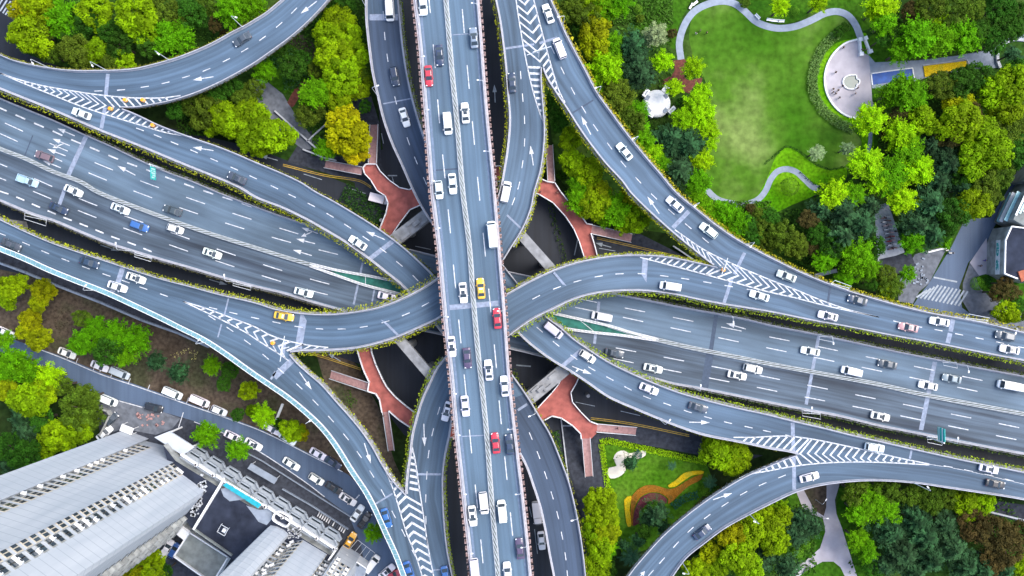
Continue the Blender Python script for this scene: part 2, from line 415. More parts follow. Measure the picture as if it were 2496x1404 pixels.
sheet('shrub_bed', [(700,250),(715,222),(735,200),(752,195),(750,212),(730,235),(712,262)], .036, M['red_soil'], 'rust coloured flower strip under the upper left trees', 'planting')
# park
sheet('lawn', [(1690,140),(1680,90),(1690,40),(1730,16),(1770,12),(1815,36),(1850,65),(1900,74),(1960,58),(2010,38),(2050,40),(2072,70),(2000,105),(1980,200),(2005,270),(2075,315),(2100,345),(2100,395),(2050,415),(1990,412),(1940,372),(1925,380),(1915,430),(1880,470),(1800,495),(1740,486),(1705,440),(1735,350),(1735,260),(1712,180)], .020, M['lawn'], 'broad mown park lawn with pale worn patches', 'lawn')
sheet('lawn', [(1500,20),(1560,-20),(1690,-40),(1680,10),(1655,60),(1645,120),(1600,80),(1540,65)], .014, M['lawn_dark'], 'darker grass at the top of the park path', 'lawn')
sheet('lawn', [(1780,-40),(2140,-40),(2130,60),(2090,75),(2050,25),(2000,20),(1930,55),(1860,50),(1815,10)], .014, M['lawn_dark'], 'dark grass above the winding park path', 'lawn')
sheet('lawn', [(1845,480),(1872,430),(1890,385),(1915,360),(1940,368),(1982,400),(2022,415),(2062,408),(2060,440),(2000,470),(1930,500),(1880,520),(1800,505)], .028, M['lawn_bright'], 'vivid green grass bank round the small curved path', 'lawn')
sheet('lawn', [(2088,92),(2040,105),(2005,140),(1992,200),(2002,250),(2035,285),(2078,302),(2110,310),(2110,80)], .028, M['lawn_bright'], 'vivid green grass rim around the round plaza', 'lawn')
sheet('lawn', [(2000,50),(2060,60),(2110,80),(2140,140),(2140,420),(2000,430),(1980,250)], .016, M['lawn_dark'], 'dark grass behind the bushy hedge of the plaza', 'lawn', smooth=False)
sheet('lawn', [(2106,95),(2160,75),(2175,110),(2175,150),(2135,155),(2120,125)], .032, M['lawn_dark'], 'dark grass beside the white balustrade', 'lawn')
sheet('lawn', [(2100,300),(2125,320),(2125,380),(2090,410),(2060,405),(2095,375)], .036, M['lawn_bright'], 'vivid strip of grass below the round plaza', 'lawn')
sheet('plaza', [(2089,97),(2060,106),(2030,132),(2013,165),(2010,195),(2016,228),(2036,262),(2060,280),(2084,288),(2110,285),(2140,280),(2126,245),(2123,190),(2117,134),(2100,128),(2096,100)], .044, M['plaza'], 'pale semicircular plaza with a small pond', 'plaza', smooth=False)
sheet('path', [(2117,134),(2133,152),(2239,147),(2330,136),(2422,120),(2445,98),(2560,60),(2560,170),(2432,165),(2360,170),(2255,190),(2180,215),(2126,215),(2122,180)], .040, M['path'], 'paved walk leading from the plaza to the upper right', 'path', smooth=False)
sheet('bare_paving', [(1640,148),(1668,143),(1674,160),(1666,180),(1676,195),(1712,190),(1710,202),(1690,212),(1680,228),(1666,222),(1660,202),(1640,192),(1618,208),(1610,200),(1634,185),(1645,170)], .030, M['red_soil'], 'dark red branching paving between lime trees', 'paving')
pth = MB()
zf = lambda x, y: .036
def band(name, pts, w_, z, mat, label, cat, kind='structure'):
    mb = MB(); mb.uv = []
    strip(mb, spline(pts, 6), w_, lambda x, y: z, 0)
    return tag(mb.build(name, mat), label, cat, kind=kind)
PATH_N = [(1660,145),(1656,105),(1668,62),(1690,30),(1720,12),(1760,3),(1790,9),(1815,27),(1842,52),(1870,64),(1900,69),(1940,64),(1980,48),(2010,33),(2040,28),(2066,37),(2085,60),(2098,92)]
band('path', PATH_N, 1.75, .050, M['path'], 'winding grey path along the top of the lawn', 'path')
band('path', [(1722,462),(1748,485),(1781,495),(1815,498),(1848,486),(1866,465),(1880,435),(1895,418),(1915,412),(1939,418),(1962,438),(1982,456),(2008,460)], 1.5, .050, M['path'], 'small curved grey path through the grass bank', 'path')
band('path', [(2122,318),(2121,345),(2116,372)], 1.0, .050, M['path'], 'short grey path below the round plaza', 'path')
# upper right street corner
sheet('street', [(2352,535),(2415,530),(2470,440),(2560,330),(2560,440),(2440,520),(2400,600),(2360,640),(2338,700),(2345,750),(2400,790),(2330,790),(2225,745),(2245,715),(2265,690),(2320,600)], .036, M['street'], 'pale street with zebra crossing at the right edge', 'street', smooth=False)
sheet('pavement', [(2190,690),(2230,620),(2260,610),(2310,600),(2265,690),(2240,712),(2225,740),(2190,735)], .040, M['paving'], 'grey pavement strewn with stones by the zebra crossing', 'pavement', smooth=False)
sheet('pavement', [(2405,580),(2412,680),(2440,700),(2385,670),(2364,640)], .052, M['plaza'], 'pale forecourt beside the dark roofed shop', 'pavement', smooth=False)
sheet('pavement', [(2364,640),(2347,690),(2347,735),(2365,765),(2405,795),(2520,830),(2520,690),(2445,690),(2410,665)], .044, M['paving'], 'curved grey pavement at the right street corner', 'pavement', smooth=False)
sheet('planting_bed', [(2380,676),(2388,700),(2420,726),(2470,748),(2520,752),(2520,685),(2450,690),(2402,668)], .06, M['lawn_dark'], 'dark planted bed at the right street corner', 'planting')
sheet('side_road', [(-60,560),(100,640),(300,715),(450,790),(580,860),(513,847),(440,814),(350,782),(250,739),(133,694),(0,642),(-60,617)], .024, M['paving_dark'], 'dark service lane below the rising left ramp', 'lane', smooth=False)
sheet('path', [(2130,500),(2165,495),(2180,540),(2205,615),(2140,640),(2135,560)], .040, M['kerb'], 'grey path holding two rows of parked scooters', 'path', smooth=False)
sheet('paving_pad', [(2143,632),(2220,615),(2232,650),(2180,670),(2150,672)], .044, M['paving_dark'], 'dark paved pad at the foot of the scooter path', 'paving', smooth=False)
# lower right park paths
sheet('path', [(2012,1150),(2048,1150),(2045,1185),(2035,1219),(2039,1253),(2052,1286),(2065,1329),(2089,1404),(2105,1450),(2080,1450),(2059,1404),(2049,1383),(2032,1369),(2005,1369),(1969,1389),(1940,1410),(1930,1385),(1960,1370),(1999,1336),(2012,1296),(2006,1262),(1980,1255),(1955,1235),(1940,1196),(1942,1160),(1960,1160),(1960,1196),(1985,1243),(2008,1258),(2014,1236),(2015,1190)], .024, M['plaza'], 'pale forked path below the lower right ramp', 'path', smooth=False)
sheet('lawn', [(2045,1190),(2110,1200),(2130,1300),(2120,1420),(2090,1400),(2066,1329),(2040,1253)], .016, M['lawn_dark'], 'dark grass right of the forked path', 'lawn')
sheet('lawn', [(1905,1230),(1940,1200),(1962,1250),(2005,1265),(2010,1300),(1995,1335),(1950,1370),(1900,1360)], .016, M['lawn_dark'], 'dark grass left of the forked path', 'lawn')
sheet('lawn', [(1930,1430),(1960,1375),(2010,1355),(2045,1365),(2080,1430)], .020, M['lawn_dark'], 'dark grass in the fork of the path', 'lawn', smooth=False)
sheet('lawn', [(1945,1150),(2040,1150),(2030,1240),(2010,1275),(1975,1255)], .012, M['soil'], 'dull brown grass wedge between the two arms of the forked path', 'lawn', smooth=False)
# flower garden
sheet('lawn', [(1470,1085),(1500,1085),(1722,1128),(1740,1180),(1600,1330),(1520,1360),(1495,1290),(1480,1160)], .028, M['lawn_garden'], 'garden lawn with a curving flower bed', 'lawn', smooth=False)
T11 = lambda q: [(1248+a/3, 936+b/3) for a, b in q]
sheet('sand_bed', T11([(690,650),(710,612),(765,600),(742,545),(770,497),(820,487),(860,508),(940,485),(980,490),(978,520),(930,545),(870,545),(820,562),(832,630),(780,680),(720,690)]), .05, M['sand'], 'white sand bed of lobed outline on the garden lawn', 'garden bed', kind='structure')
sheet('flower_bed', T11([(820,850),(845,822),(872,818),(862,900),(868,1040),(850,1045),(828,950)]), .25, M['flower_yellow'], 'yellow flower strip at the lower end of the bed', 'flowers', 'thing', thick=.3)
sheet('flower_bed', T11([(1140,742),(1200,702),(1260,652),(1350,635),(1405,640),(1400,655),(1320,668),(1250,712),(1190,752),(1150,757)]), .25, M['flower_yellow'], 'yellow flower strip at the upper end of the bed', 'flowers', 'thing', thick=.3)
sheet('flower_bed', T11([(872,830),(910,780),(970,745),(1040,740),(1100,757),(1150,768),(1200,757),(1260,720),(1330,680),(1400,662),(1380,700),(1300,742),(1240,792),(1180,852),(1142,880),(1142,840),(1080,798),(1000,795),(940,828),(902,890),(885,980),(885,1040),(872,1030),(868,930)]), .22, M['flower_orange'], 'orange flower band curving through the garden', 'flowers', 'thing', thick=.3)
sheet('flower_bed', T11([(942,832),(1000,800),(1080,804),(1135,845),(1130,872),(1060,880),(980,890),(930,940),(930,1020),(890,1040),(890,960),(910,890)]), .19, M['flower_purple'], 'dark purple flower patch inside the orange band', 'flowers', 'thing', thick=.25)
# ------------------------------------------------------------------ elevated roads
def sstep(a, b, x):
    t = min(max((x-a)/(b-a), 0), 1); return t*t*(3-2*t)
zA = lambda x, y: 13.0
zB = lambda x, y: 16+2.6*(1-sstep(150, 420, math.hypot(x-1155, y-700)))
z16 = lambda x, y: 16.0
zN = lambda x, y: 25.0
zE = lambda x, y: 8.0

ROADS = {}
class Road:
    def __init__(s, key, name, e1, e2, zf, dz=0.0, step=14):
        def ext(e, q=140):
            u = (Vector(e[0])-Vector(e[1])).normalized()*q; v = (Vector(e[-1])-Vector(e[-2])).normalized()*q
            return [tuple(Vector(e[0])+u)]+list(e)+[tuple(Vector(e[-1])+v)]
        a = spline(ext(e1), 5); b = spline(ext(e2), 5)
        La = sum((q-p).length for p, q in zip(a, a[1:]))
        n = int(La/step)+2
        s.a = resample(a, n); s.b = resample(b, n); s.n = n; s.key = key; s.zf = zf
        s.A = []; s.B = []; s.c = []
        for p, q in zip(s.a, s.b):
            m = (p+q)/2; z = zf(m.x, m.y)+dz
            s.A.append(P(p.x, p.y, z)); s.B.append(P(q.x, q.y, z)); s.c.append(m)
        s.D = [(q-p).normalized() for p, q in zip(s.A, s.B)]
        s.W = [(q-p).length for p, q in zip(s.A, s.B)]
        s.S = [0.0]
        for i in range(1, n): s.S.append(s.S[-1]+((s.A[i]+s.B[i])/2-(s.A[i-1]+s.B[i-1])/2).length)
        ROADS[key] = s
    def near(s, px, py):
        best = min(range(s.n), key=lambda i: (s.c[i].x-px)**2+(s.c[i].y-py)**2)
        return best
    def pt(s, i, side, t, dz):
        return (s.A[i]+s.D[i]*t if side == 'A' else s.B[i]-s.D[i]*t)+Vector((0, 0, dz))
    def idx(s, side, px, py):
        L = s.a if side == 'A' else s.b
        return min(range(s.n), key=lambda i: (L[i].x-px)**2+(L[i].y-py)**2)
    def sweep(s, mb, side, prof, i0=0, i1=None, m=0, close=True):
        i1 = s.n-1 if i1 is None else i1
        if i1 <= i0: return
        n0 = len(mb.v); k = len(prof)
        for i in range(i0, i1+1):
            mb.v += [tuple(s.pt(i, side, t, dz)) for t, dz in prof]
        for i in range(i1-i0):
            for j in range(k if close else k-1):
                j2 = (j+1) % k
                q = (n0+i*k+j, n0+i*k+j2, n0+(i+1)*k+j2, n0+(i+1)*k+j)
                mb.f.append(q if side == 'B' else q[::-1]); mb.m.append(m)
        if close:
            mb.f.append(tuple(n0+j for j in range(k))); mb.m.append(m)
            mb.f.append(tuple(n0+(i1-i0)*k+j for j in reversed(range(k)))); mb.m.append(m)

PAR = [(0, -.7), (0, 1.0), (.24, 1.0), (.3, .4), (.5, .06), (.5, -.3)]
def deck(road, label, cat, mat, parA=None, parB=None, girder=1.5, skip_girder=None):
    r = road
    root = empty('elevated_road', (r.A[r.n//2]+r.B[r.n//2])/2)
    tag(root, label, cat, kind='structure')
    inv = -root.location
    def put(mb, name, mat, smooth=False):
        mb.v = [(x+inv.x, y+inv.y, z+inv.z) for x, y, z in mb.v]
        return mb.build(name, mat, root, smooth)
    r.root = root; r.put = put
    mb = MB(); mb.uv = []
    K = 5
    for i in range(r.n):
        for j in range(K):
            t = j/(K-1); mb.v.append(tuple(r.A[i].lerp(r.B[i], t))); mb.uv.append((r.W[i]*t+hash(r.key) % 50, r.S[i]))
    for i in range(r.n-1):
        for j in range(K-1):
            a = i*K+j; mb.f.append((a, a+1, a+K+1, a+K) if False else (a, a+K, a+K+1, a+1)); mb.m.append(0)
    o = put(mb, 'deck_surface', mat)
    # face normals up
    me = o.data
    if me.polygons[len(me.polygons)//2].normal.z < 0: me.flip_normals()
    # slab and box girder
    gb = MB(); n0 = 0
    for i in range(r.n):
        W = r.W[i]
        for t, dz in ((0.02, -.03), (0.02, -.35), (W*.24, -.5), (W*.28, -girder), (W*.72, -girder), (W*.76, -.5), (W-.02, -.35), (W-.02, -.03)):
            gb.v.append(tuple(r.A[i]+r.D[i]*t+Vector((0, 0, dz))))
    for i in range(r.n-1):
        for j in range(8):
            j2 = (j+1) % 8; gb.f.append((i*8+j, i*8+j2, (i+1)*8+j2, (i+1)*8+j)); gb.m.append(0)
    put(gb, 'girder', M['concrete'])
    for side, ranges in (('A', parA), ('B', parB)):
        if ranges is None: ranges = [(0, r.n-1)]
        for i0, i1 in ranges:
            pm = MB(); r.sweep(pm, side, PAR, i0, i1)
            if pm.f: put(pm, 'parapet', M['parapet'])
    return root

def rng(road, side, p0=None, p1=None):
    i0 = 0 if p0 is None else road.idx(side, *p0); i1 = road.n-1 if p1 is None else road.idx(side, *p1)
    return (i0, i1)

# --- edges, read along each road (photo pixels), A is the left edge in the list's direction or as noted
NW_DIV = [(292,263),(258,257),(237,252),(200,240),(165,230),(133,223),(100,213),(80,207),(60,200),(43,195),(0,180),(-60,160)]
SW_DIV = [(-60,545),(17,575),(63,595),(110,615),(160,635),(210,653),(260,671),(307,686),(350,701),(417,726),(447,735),(500,758),(563,785),(593,798),(641,821),(674,841),(704,858)]
S_DIV = [(989,1201),(994,1222),(1001,1255),(1008,1295),(1017,1333),(1027,1368),(1036,1395),(1050,1460)]
N_DIV = [(1320,160),(1315,147),(1306,107),(1296,70),(1288,42),(1280,13),(1276,0),(1262,-60)]
E_DIV = [(1743,650),(1771,658),(1808,675),(1843,690),(1892,701),(1929,716),(1967,730),(2002,741),(2032,748),(2069,758),(2142,773),(2174,781),(2235,795),(2335,813),(2435,833),(2570,858)]
SE_DIV = [(1945,1107),(1987,1106),(2022,1109),(2089,1116),(2172,1123),(2232,1128),(2265,1131),(2339,1143),(2496,1179),(2570,1193)]

EW = Road('EW', 'main', [(-60,208),(0,238),(60,263),(133,293),(207,327),(267,353),(333,385),(400,415),(467,440),(533,468),(624,503),(724,538),(800,558),(891,582),(1007,609),(1052,620),(1300,674),(1515,718),(1581,731),(1665,748),(1748,763),(1815,776),(1872,790),(1972,810),(2072,831),(2172,853),(2272,873),(2372,893),(2496,916),(2570,930)],
  [(-60,466),(0,490),(80,523),(133,540),(200,568),(267,595),(333,616),(400,636),(467,655),(533,675),(624,700),(691,716),(757,736),(817,753),(1000,800),(1262,855),(1340,874),(1598,925),(1638,936),(1695,946),(1781,963),(1872,982),(1952,998),(2039,1014),(2139,1038),(2239,1058),(2339,1078),(2496,1108),(2570,1122)], zE)
A2 = Road('A2', 'ramp', NW_DIV[::-1]+[(333,278),(383,302),(433,322),(483,340),(533,357),(583,377),(624,395),(691,423),(737,445),(771,467),(811,488),(857,515),(907,546),(957,581),(991,608),(1024,638),(1057,670),(1120,745),(1190,835),(1266,936),(1291,973),(1315,1013),(1341,1056),(1365,1113),(1388,1176),(1405,1246),(1418,1319),(1428,1404),(1433,1460)],
  [(-60,192),(0,218),(50,238),(117,265),(183,293),(250,322),(317,348),(383,375),(450,403),(517,430),(583,458),(624,483),(684,506),(741,533),(791,561),(841,591),(891,626),(941,665),(974,691),(994,711),(1040,765),(1110,858),(1190,985),(1250,1080),(1280,1133),(1298,1183),(1315,1236),(1328,1296),(1338,1353),(1348,1404),(1355,1460)], zA)
A1 = Road('A1', 'ramp', [(970,-60),(972,0),(977,50),(984,117),(994,183),(1007,240),(1024,300),(1060,398),(1105,490),(1214,630),(1331,770),(1365,796),(1398,825),(1428,846),(1481,880),(1531,905),(1581,927),(1648,953),(1698,968),(1748,981),(1798,993),(1872,1009),(1939,1026),(2005,1041),(2072,1058),(2139,1073),(2205,1088),(2272,1103),(2339,1118),(2405,1131),(2496,1149),(2570,1163)],
  [(891,-60),(891,0),(892,50),(899,117),(907,177),(921,240),(934,293),(954,350),(977,400),(1007,468),(1024,501),(1047,538),(1156,676),(1265,815),(1315,858),(1348,881),(1388,905),(1430,933),(1481,968),(1548,998),(1598,1019),(1648,1039),(1715,1061),(1781,1074),(1831,1084),(1872,1093),(1922,1101)]+SE_DIV, zA)
B1 = Road('B1', 'ramp', [(-60,505),(0,533),(67,565),(133,593),(200,616),(267,638),(333,660),(400,681),(467,698),(533,716),(624,737),(674,753),(741,763),(807,765),(874,758),(924,748),(974,730),(1024,705),(1061,681),(1110,640),(1160,580),(1195,520),(1217,468),(1227,417),(1237,350),(1241,293),(1237,233),(1231,160),(1224,100),(1217,50),(1207,0),(1194,-60)],
  SW_DIV+[(737,855),(774,855),(824,853),(874,848),(924,836),(974,820),(1024,798),(1071,776),(1130,735),(1185,685),(1225,638),(1248,601),(1265,575),(1281,545),(1295,508),(1303,468),(1318,417),(1326,360),(1328,317),(1325,267),(1320,200)]+N_DIV, zB)
B2 = Road('B2', 'ramp', E_DIV[::-1]+[(1731,647),(1681,636),(1631,626),(1565,621),(1498,623),(1448,630),(1398,641),(1348,658),(1298,681),(1248,708),(1190,745),(1130,805),(1081,875),(1064,897),(1044,938),(1027,976),(1014,1019),(1004,1059),(999,1103),(992,1153)]+S_DIV,
  [(2570,894),(2496,880),(2372,856),(2272,836),(2172,818),(2072,798),(1972,780),(1872,760),(1765,743),(1698,730),(1631,716),(1565,709),(1498,710),(1448,716),(1398,730),(1348,753),(1298,778),(1248,813),(1190,860),(1140,925),(1110,990),(1097,1063),(1087,1109),(1081,1156),(1081,1203),(1084,1269),(1091,1336),(1104,1404),(1115,1460)], zB)
R1 = Road('R1', 'slip', [(730,-45),(689,0),(674,13),(647,35),(624,49),(597,65),(567,80),(520,106),(473,127),(427,144),(377,158),(333,168),(290,172),(243,173),(187,173),(133,168),(77,158),(33,147),(0,133),(-60,112)],
  [(850,-60),(804,0),(771,37),(737,70),(701,100),(657,132),(624,155),(567,188),(517,213),(467,233),(417,248),(367,258),(333,263)]+NW_DIV, zA, -.012)
R4 = Road('R4', 'slip', SW_DIV+[(724,881),(757,911),(784,934),(824,979),(857,1016),(884,1049),(911,1089),(931,1126),(957,1166),(975,1188)]+S_DIV,
  [(-60,578),(0,606),(67,633),(133,663),(200,690),(267,716),(333,746),(400,778),(450,803),(500,828),(550,860),(600,896),(624,913),(667,942),(707,970),(757,1012),(791,1046),(824,1090),(857,1143),(891,1193),(914,1236),(941,1296),(964,1346),(984,1399),(1005,1460)], z16, -.012)
R7 = Road('R7', 'slip', E_DIV[::-1]+[(1691,611),(1648,576),(1608,541),(1565,501),(1533,468),(1515,443),(1475,400),(1438,353),(1408,310),(1381,267),(1358,233),(1331,190)]+N_DIV,
  [(2570,824),(2496,810),(2405,788),(2339,775),(2272,763),(2205,748),(2139,730),(2072,710),(2005,686),(1939,658),(1872,625),(1798,585),(1748,551),(1698,511),(1646,468),(1608,423),(1565,373),(1525,323),(1488,273),(1455,227),(1425,170),(1398,120),(1376,77),(1358,33),(1343,0),(1328,-60)], z16, -.012)
R8 = Road('R8', 'slip', [(1490,1460),(1528,1404),(1541,1386),(1575,1346),(1615,1303),(1665,1259),(1715,1221),(1765,1188),(1815,1159),(1872,1134),(1918,1115)]+SE_DIV,
  [(1600,1460),(1638,1404),(1671,1359),(1715,1323),(1765,1286),(1815,1258),(1872,1229),(1939,1198),(1989,1184),(2039,1176),(2105,1171),(2172,1172),(2239,1178),(2305,1188),(2372,1198),(2439,1208),(2496,1218),(2570,1232)], zA, -.012)
NS = Road('NS', 'top', [(1008,-60),(1012,0),(1020,67),(1030,167),(1038,267),(1046,367),(1054,468),(1070,601),(1079,701),(1088,800),(1096,868),(1103,936),(1113,1053),(1122,1136),(1133,1236),(1146,1353),(1151,1404),(1157,1460)],
  [(1158,-60),(1164,0),(1172,100),(1182,233),(1191,333),(1199,410),(1204,468),(1215,601),(1226,735),(1232,818),(1241,936),(1260,1103),(1272,1203),(1284,1319),(1292,1404),(1297,1460)], zN)

nA2 = [rng(A2, 'A', (296,264))]; nA1B = [rng(A1, 'B', None, (1940,1105))]
i_nose = lambda r, s, p: r.idx(s, *p)
deck(EW, 'wide elevated carriageway crossing the whole photo from left to right under the ramps', 'highway', M['deck_main_pale'], girder=1.2)
deck(A2, 'ramp curving from the left edge under the deck to the bottom edge', 'ramp', M['deck_ramp'], parA=nA2)
deck(A1, 'ramp curving from the top edge under the deck to the lower right', 'ramp', M['deck_ramp'], parB=nA1B)
deck(B1, 'ramp rising from the left edge and turning under the deck to the top', 'ramp', M['deck_ramp'], parB=[(B1.idx('B', 706, 858), B1.idx('B', 1320, 164))])
deck(B2, 'ramp sweeping from the right edge under the deck to the bottom', 'ramp', M['deck_ramp'], parA=[(B2.idx('A', 1741, 650), B2.idx('A', 989, 1198))])
deck(R1, 'curved slip road across the upper left corner', 'slip road', M['deck_ramp'], parB=[rng(R1, 'B', None, (296, 263))])
deck(R4, 'slip road with teal noise barrier curving to the bottom edge', 'slip road', M['deck_ramp'], parA=[(R4.idx('A', 706, 860), R4.idx('A', 987, 1198))])
deck(R7, 'slip road curving along the park from right edge to the top', 'slip road', M['deck_ramp'], parA=[(R7.idx('A', 1741, 650), R7.idx('A', 1322, 170))])
deck(R8, 'curved slip road across the lower right corner', 'slip road', M['deck_ramp'], parA=[rng(R8, 'A', None, (1940, 1108))])
deck(NS, 'straight top level deck running from the top edge to the bottom edge', 'bridge deck', M['deck_top'], girder=2.0)

def zr(*roads):
    def f(x, y):
        best = min(((ROADS[k].c[ROADS[k].near(x, y)]-Vector((x, y))).length, k) for k in roads)
        return ROADS[best[1]].zf(x, y)
    return f

# darker resurfaced eastbound carriageway laid on the main deck
def median_line(shift):
    return [(p[0], p[1]+shift) for p in MED]
MED = [(-60,335),(0,362),(67,388),(133,419),(200,444),(240,468),(333,505),(417,536),(500,565),(624,604),(691,625),(757,645),(824,666),(950,694),(1150,738),(1355,781),(1448,800),(1541,815),(1598,827),(1665,843),(1731,857),(1815,874),(1872,886),(2005,911),(2139,936),(2239,959),(2339,979),(2496,1009),(2570,1024)]
MB_ = MB(); MB_.uv = []
med = resample(spline(MED, 5), EW.n); sou = EW.b
for i in range(EW.n):
    p = P(med[i].x, med[i].y, 8.012); q = EW.B[i]+Vector((0, 0, .012)); q = q-EW.D[i]*.7
    for j in range(4):
        t = j/3; MB_.v.append(tuple(p.lerp(q, t))); MB_.uv.append((t*11+31, EW.S[i]))
for i in range(EW.n-1):
    for j in range(3):
        a = i*4+j; MB_.f.append((a, a+4, a+5, a+1)); MB_.m.append(0)
oo = EW.put(MB_, 'carriageway_surface', M['deck_main_dark'])
if oo.data.polygons[5].normal.z < 0: oo.data.flip_normals()

def overlay(road, p0, p1, mat, w=.5):
    i0, i1 = sorted((road.near(*p0), road.near(*p1))); mb = MB(); mb.uv = []
    for i in range(i0, i1+1):
        for j in range(5):
            t = j/4; a = road.A[i]+road.D[i]*w; b = road.B[i]-road.D[i]*w
            mb.v.append(tuple(a.lerp(b, t)+Vector((0, 0, .01)))); mb.uv.append((road.W[i]*t+77, road.S[i]))
    for i in range(i1-i0):
        for j in range(4): a = i*5+j; mb.f.append((a, a+5, a+6, a+1)); mb.m.append(0)
    o = road.put(mb, 'carriageway_surface', mat)
    if o.data.polygons[len(o.data.polygons)//2].normal.z < 0: o.data.flip_normals()
overlay(A1, (935, 45), (1100, 560), M['deck_worn']); overlay(A2, (1250, 960), (1390, 1460), M['deck_worn'])

# ------------------------------------------------------------------ markings
PZ = .030
def dashes(mb, pts, dash, period, width, zf, start=0.0, stop=None):
    wp = [P(p.x, p.y, zf(p.x, p.y)+PZ) for p in spline(pts, 6)]
    d = [0.0]
    for a, b in zip(wp, wp[1:]): d.append(d[-1]+(b-a).length)
    def at(t):
        j = 0
        while j < len(d)-2 and d[j+1] < t: j += 1
        f = (t-d[j])/max(d[j+1]-d[j], 1e-9); return wp[j].lerp(wp[j+1], f), (wp[j+1]-wp[j]).normalized()
    t = start
    while t+dash <= d[-1]+.3:
        segs = 2 if dash > 3 else 1
        for q in range(segs):
            a, da = at(max(t+dash*q/segs, 0)); b, db = at(t+dash*(q+1)/segs)
            na = Vector((-da.y, da.x, 0))*width/2; nb = Vector((-db.y, db.x, 0))*width/2
            mb.quad(a-na, b-nb, b+nb, a+na)
        t += period
    return mb

def linemark(mb, pts, width, zf): strip(mb, spline(pts, 6), width, lambda x, y: zf(x, y)+PZ)

def arrow(mb, tail, tip, zf, w_=.22, double=None):
    a = P(*tail, zf(*tail)+PZ); b = P(*tip, zf(*tip)+PZ); d = (b-a); L = d.length; d.normalize(); n = Vector((-d.y, d.x, 0))
    c = b-d*min(2.1, L*.42)
    mb.quad(a-n*w_/2, c-n*w_/2, c+n*w_/2, a+n*w_/2)
    mb.poly([c-n*.55, b, c+n*.55])
    if double:
        s_ = double; e = a.lerp(c, .55); f = e+d*1.4+n*s_*1.3
        dd = (f-e).normalized(); nn = Vector((-dd.y, dd.x, 0))
        mb.quad(e-nn*w_/2, f-nn*w_/2, f+nn*w_/2, e+nn*w_/2)
        mb.poly([f-nn*.5, f+dd*1.2, f+nn*.5])

def mark(road, mb, name='lane_markings', mat='paint'):
    n = Vector((0, 0, 1))
    o = road.put(mb, name, M[mat])
    return o

RW = .24
# top deck
m = MB()
dashes(m, [(1040,-60),(1043,-26),(1049,32),(1061,168),(1072,307),(1085,437),(1098,568),(1110,697),(1123,830),(1137,970),(1150,1107),(1165,1245),(1178,1380),(1185,1450)], 5.4, 12.55, .22, zN, 3.2)
dashes(m, [(1120,-60),(1127,25),(1139,163),(1152,303),(1165,443),(1179,581),(1193,723),(1207,863),(1219,1003),(1233,1141),(1247,1280),(1262,1420)], 5.4, 12.75, .22, zN, 7.7)
NSMED = [(1083,-60),(1087,0),(1101,167),(1114,300),(1128,468),(1144,601),(1154,735),(1166,868),(1174,936),(1187,1069),(1197,1203),(1214,1404),(1219,1460)]
for sx in (-5.5, 5.5): linemark(m, [(x+sx, y) for x, y in NSMED], .14, zN)
mark(NS, m)
m = MB()
linemark(m, [(p.x+10, p.y) for p in NS.a[::6]], .5, zN); linemark(m, [(p.x-9, p.y) for p in NS.b[::6]], .5, zN)
mark(NS, m, 'edge_band', 'edge')
# main carriageway
m = MB()
RT = [(12,300),(123,350),(235,398),(348,443),(460,483),(577,523),(694,560),(800,592)]
dashes(m, RT, 4.9, 12.05, .2, zE)
dashes(m, [(-10,321),(112,376),(225,425),(338,470),(452,511),(570,550),(687,585),(806,616),(880,633)], 4.9, 11.95, .2, zE, 1)
dashes(m, [(-27,388),(90,438),(203,488),(320,532),(435,573),(552,615),(667,653),(785,688),(900,715)], 4.9, 12.05, .2, zE)
dashes(m, [(-30,422),(85,468),(198,516),(313,560),(428,602),(543,641),(661,679),(780,714),(880,735)], 4.9, 12.0, .2, zE)
dashes(m, [(-10,259),(38,280),(83,300),(130,320),(175,341),(222,360),(268,380),(313,398),(360,415),(413,435),(468,455),(523,474),(577,491),(630,510)], 2.6, 4.98, .36, zE, .3)
dashes(m, [(0,466),(40,480),(80,498),(115,513),(155,530),(195,545),(237,562),(278,579),(322,594),(363,611),(400,624)], 2.2, 4.22, .34, zE)
dashes(m, [(1405,727),(1525,751),(1648,775),(1768,799),(1885,823),(2005,847),(2124,872),(2244,896),(2364,921),(2490,947)], 5.1, 12.1, .2, zE)
dashes(m, [(1402,749),(1522,774),(1641,800),(1761,825),(1881,850),(2000,874),(2119,899),(2239,924),(2359,949),(2490,976)], 5.1, 12.0, .2, zE, 0)
dashes(m, [(1501,848),(1621,871),(1741,894),(1860,917),(1980,941),(2100,965),(2220,989),(2338,1013),(2458,1037),(2520,1050)], 5.1, 12.0, .2, zE)
dashes(m, [(1495,874),(1615,899),(1733,922),(1855,946),(1974,970),(2093,993),(2212,1017),(2332,1042),(2450,1066),(2520,1080)], 5.1, 12.0, .2, zE)
for tl, tp, db in (((182,331),(140,313),0),((170,355),(128,338),1),((160,380),(115,363),0),((148,409),(104,391),0),((330,427),(286,404),0),((775,569),(735,555),1),((768,594),(722,582),0),((760,623),(714,609),0),((1818,802),(1770,788),0)):
    arrow(m, tl, tp, zE, .22, db)
mark(EW, m)
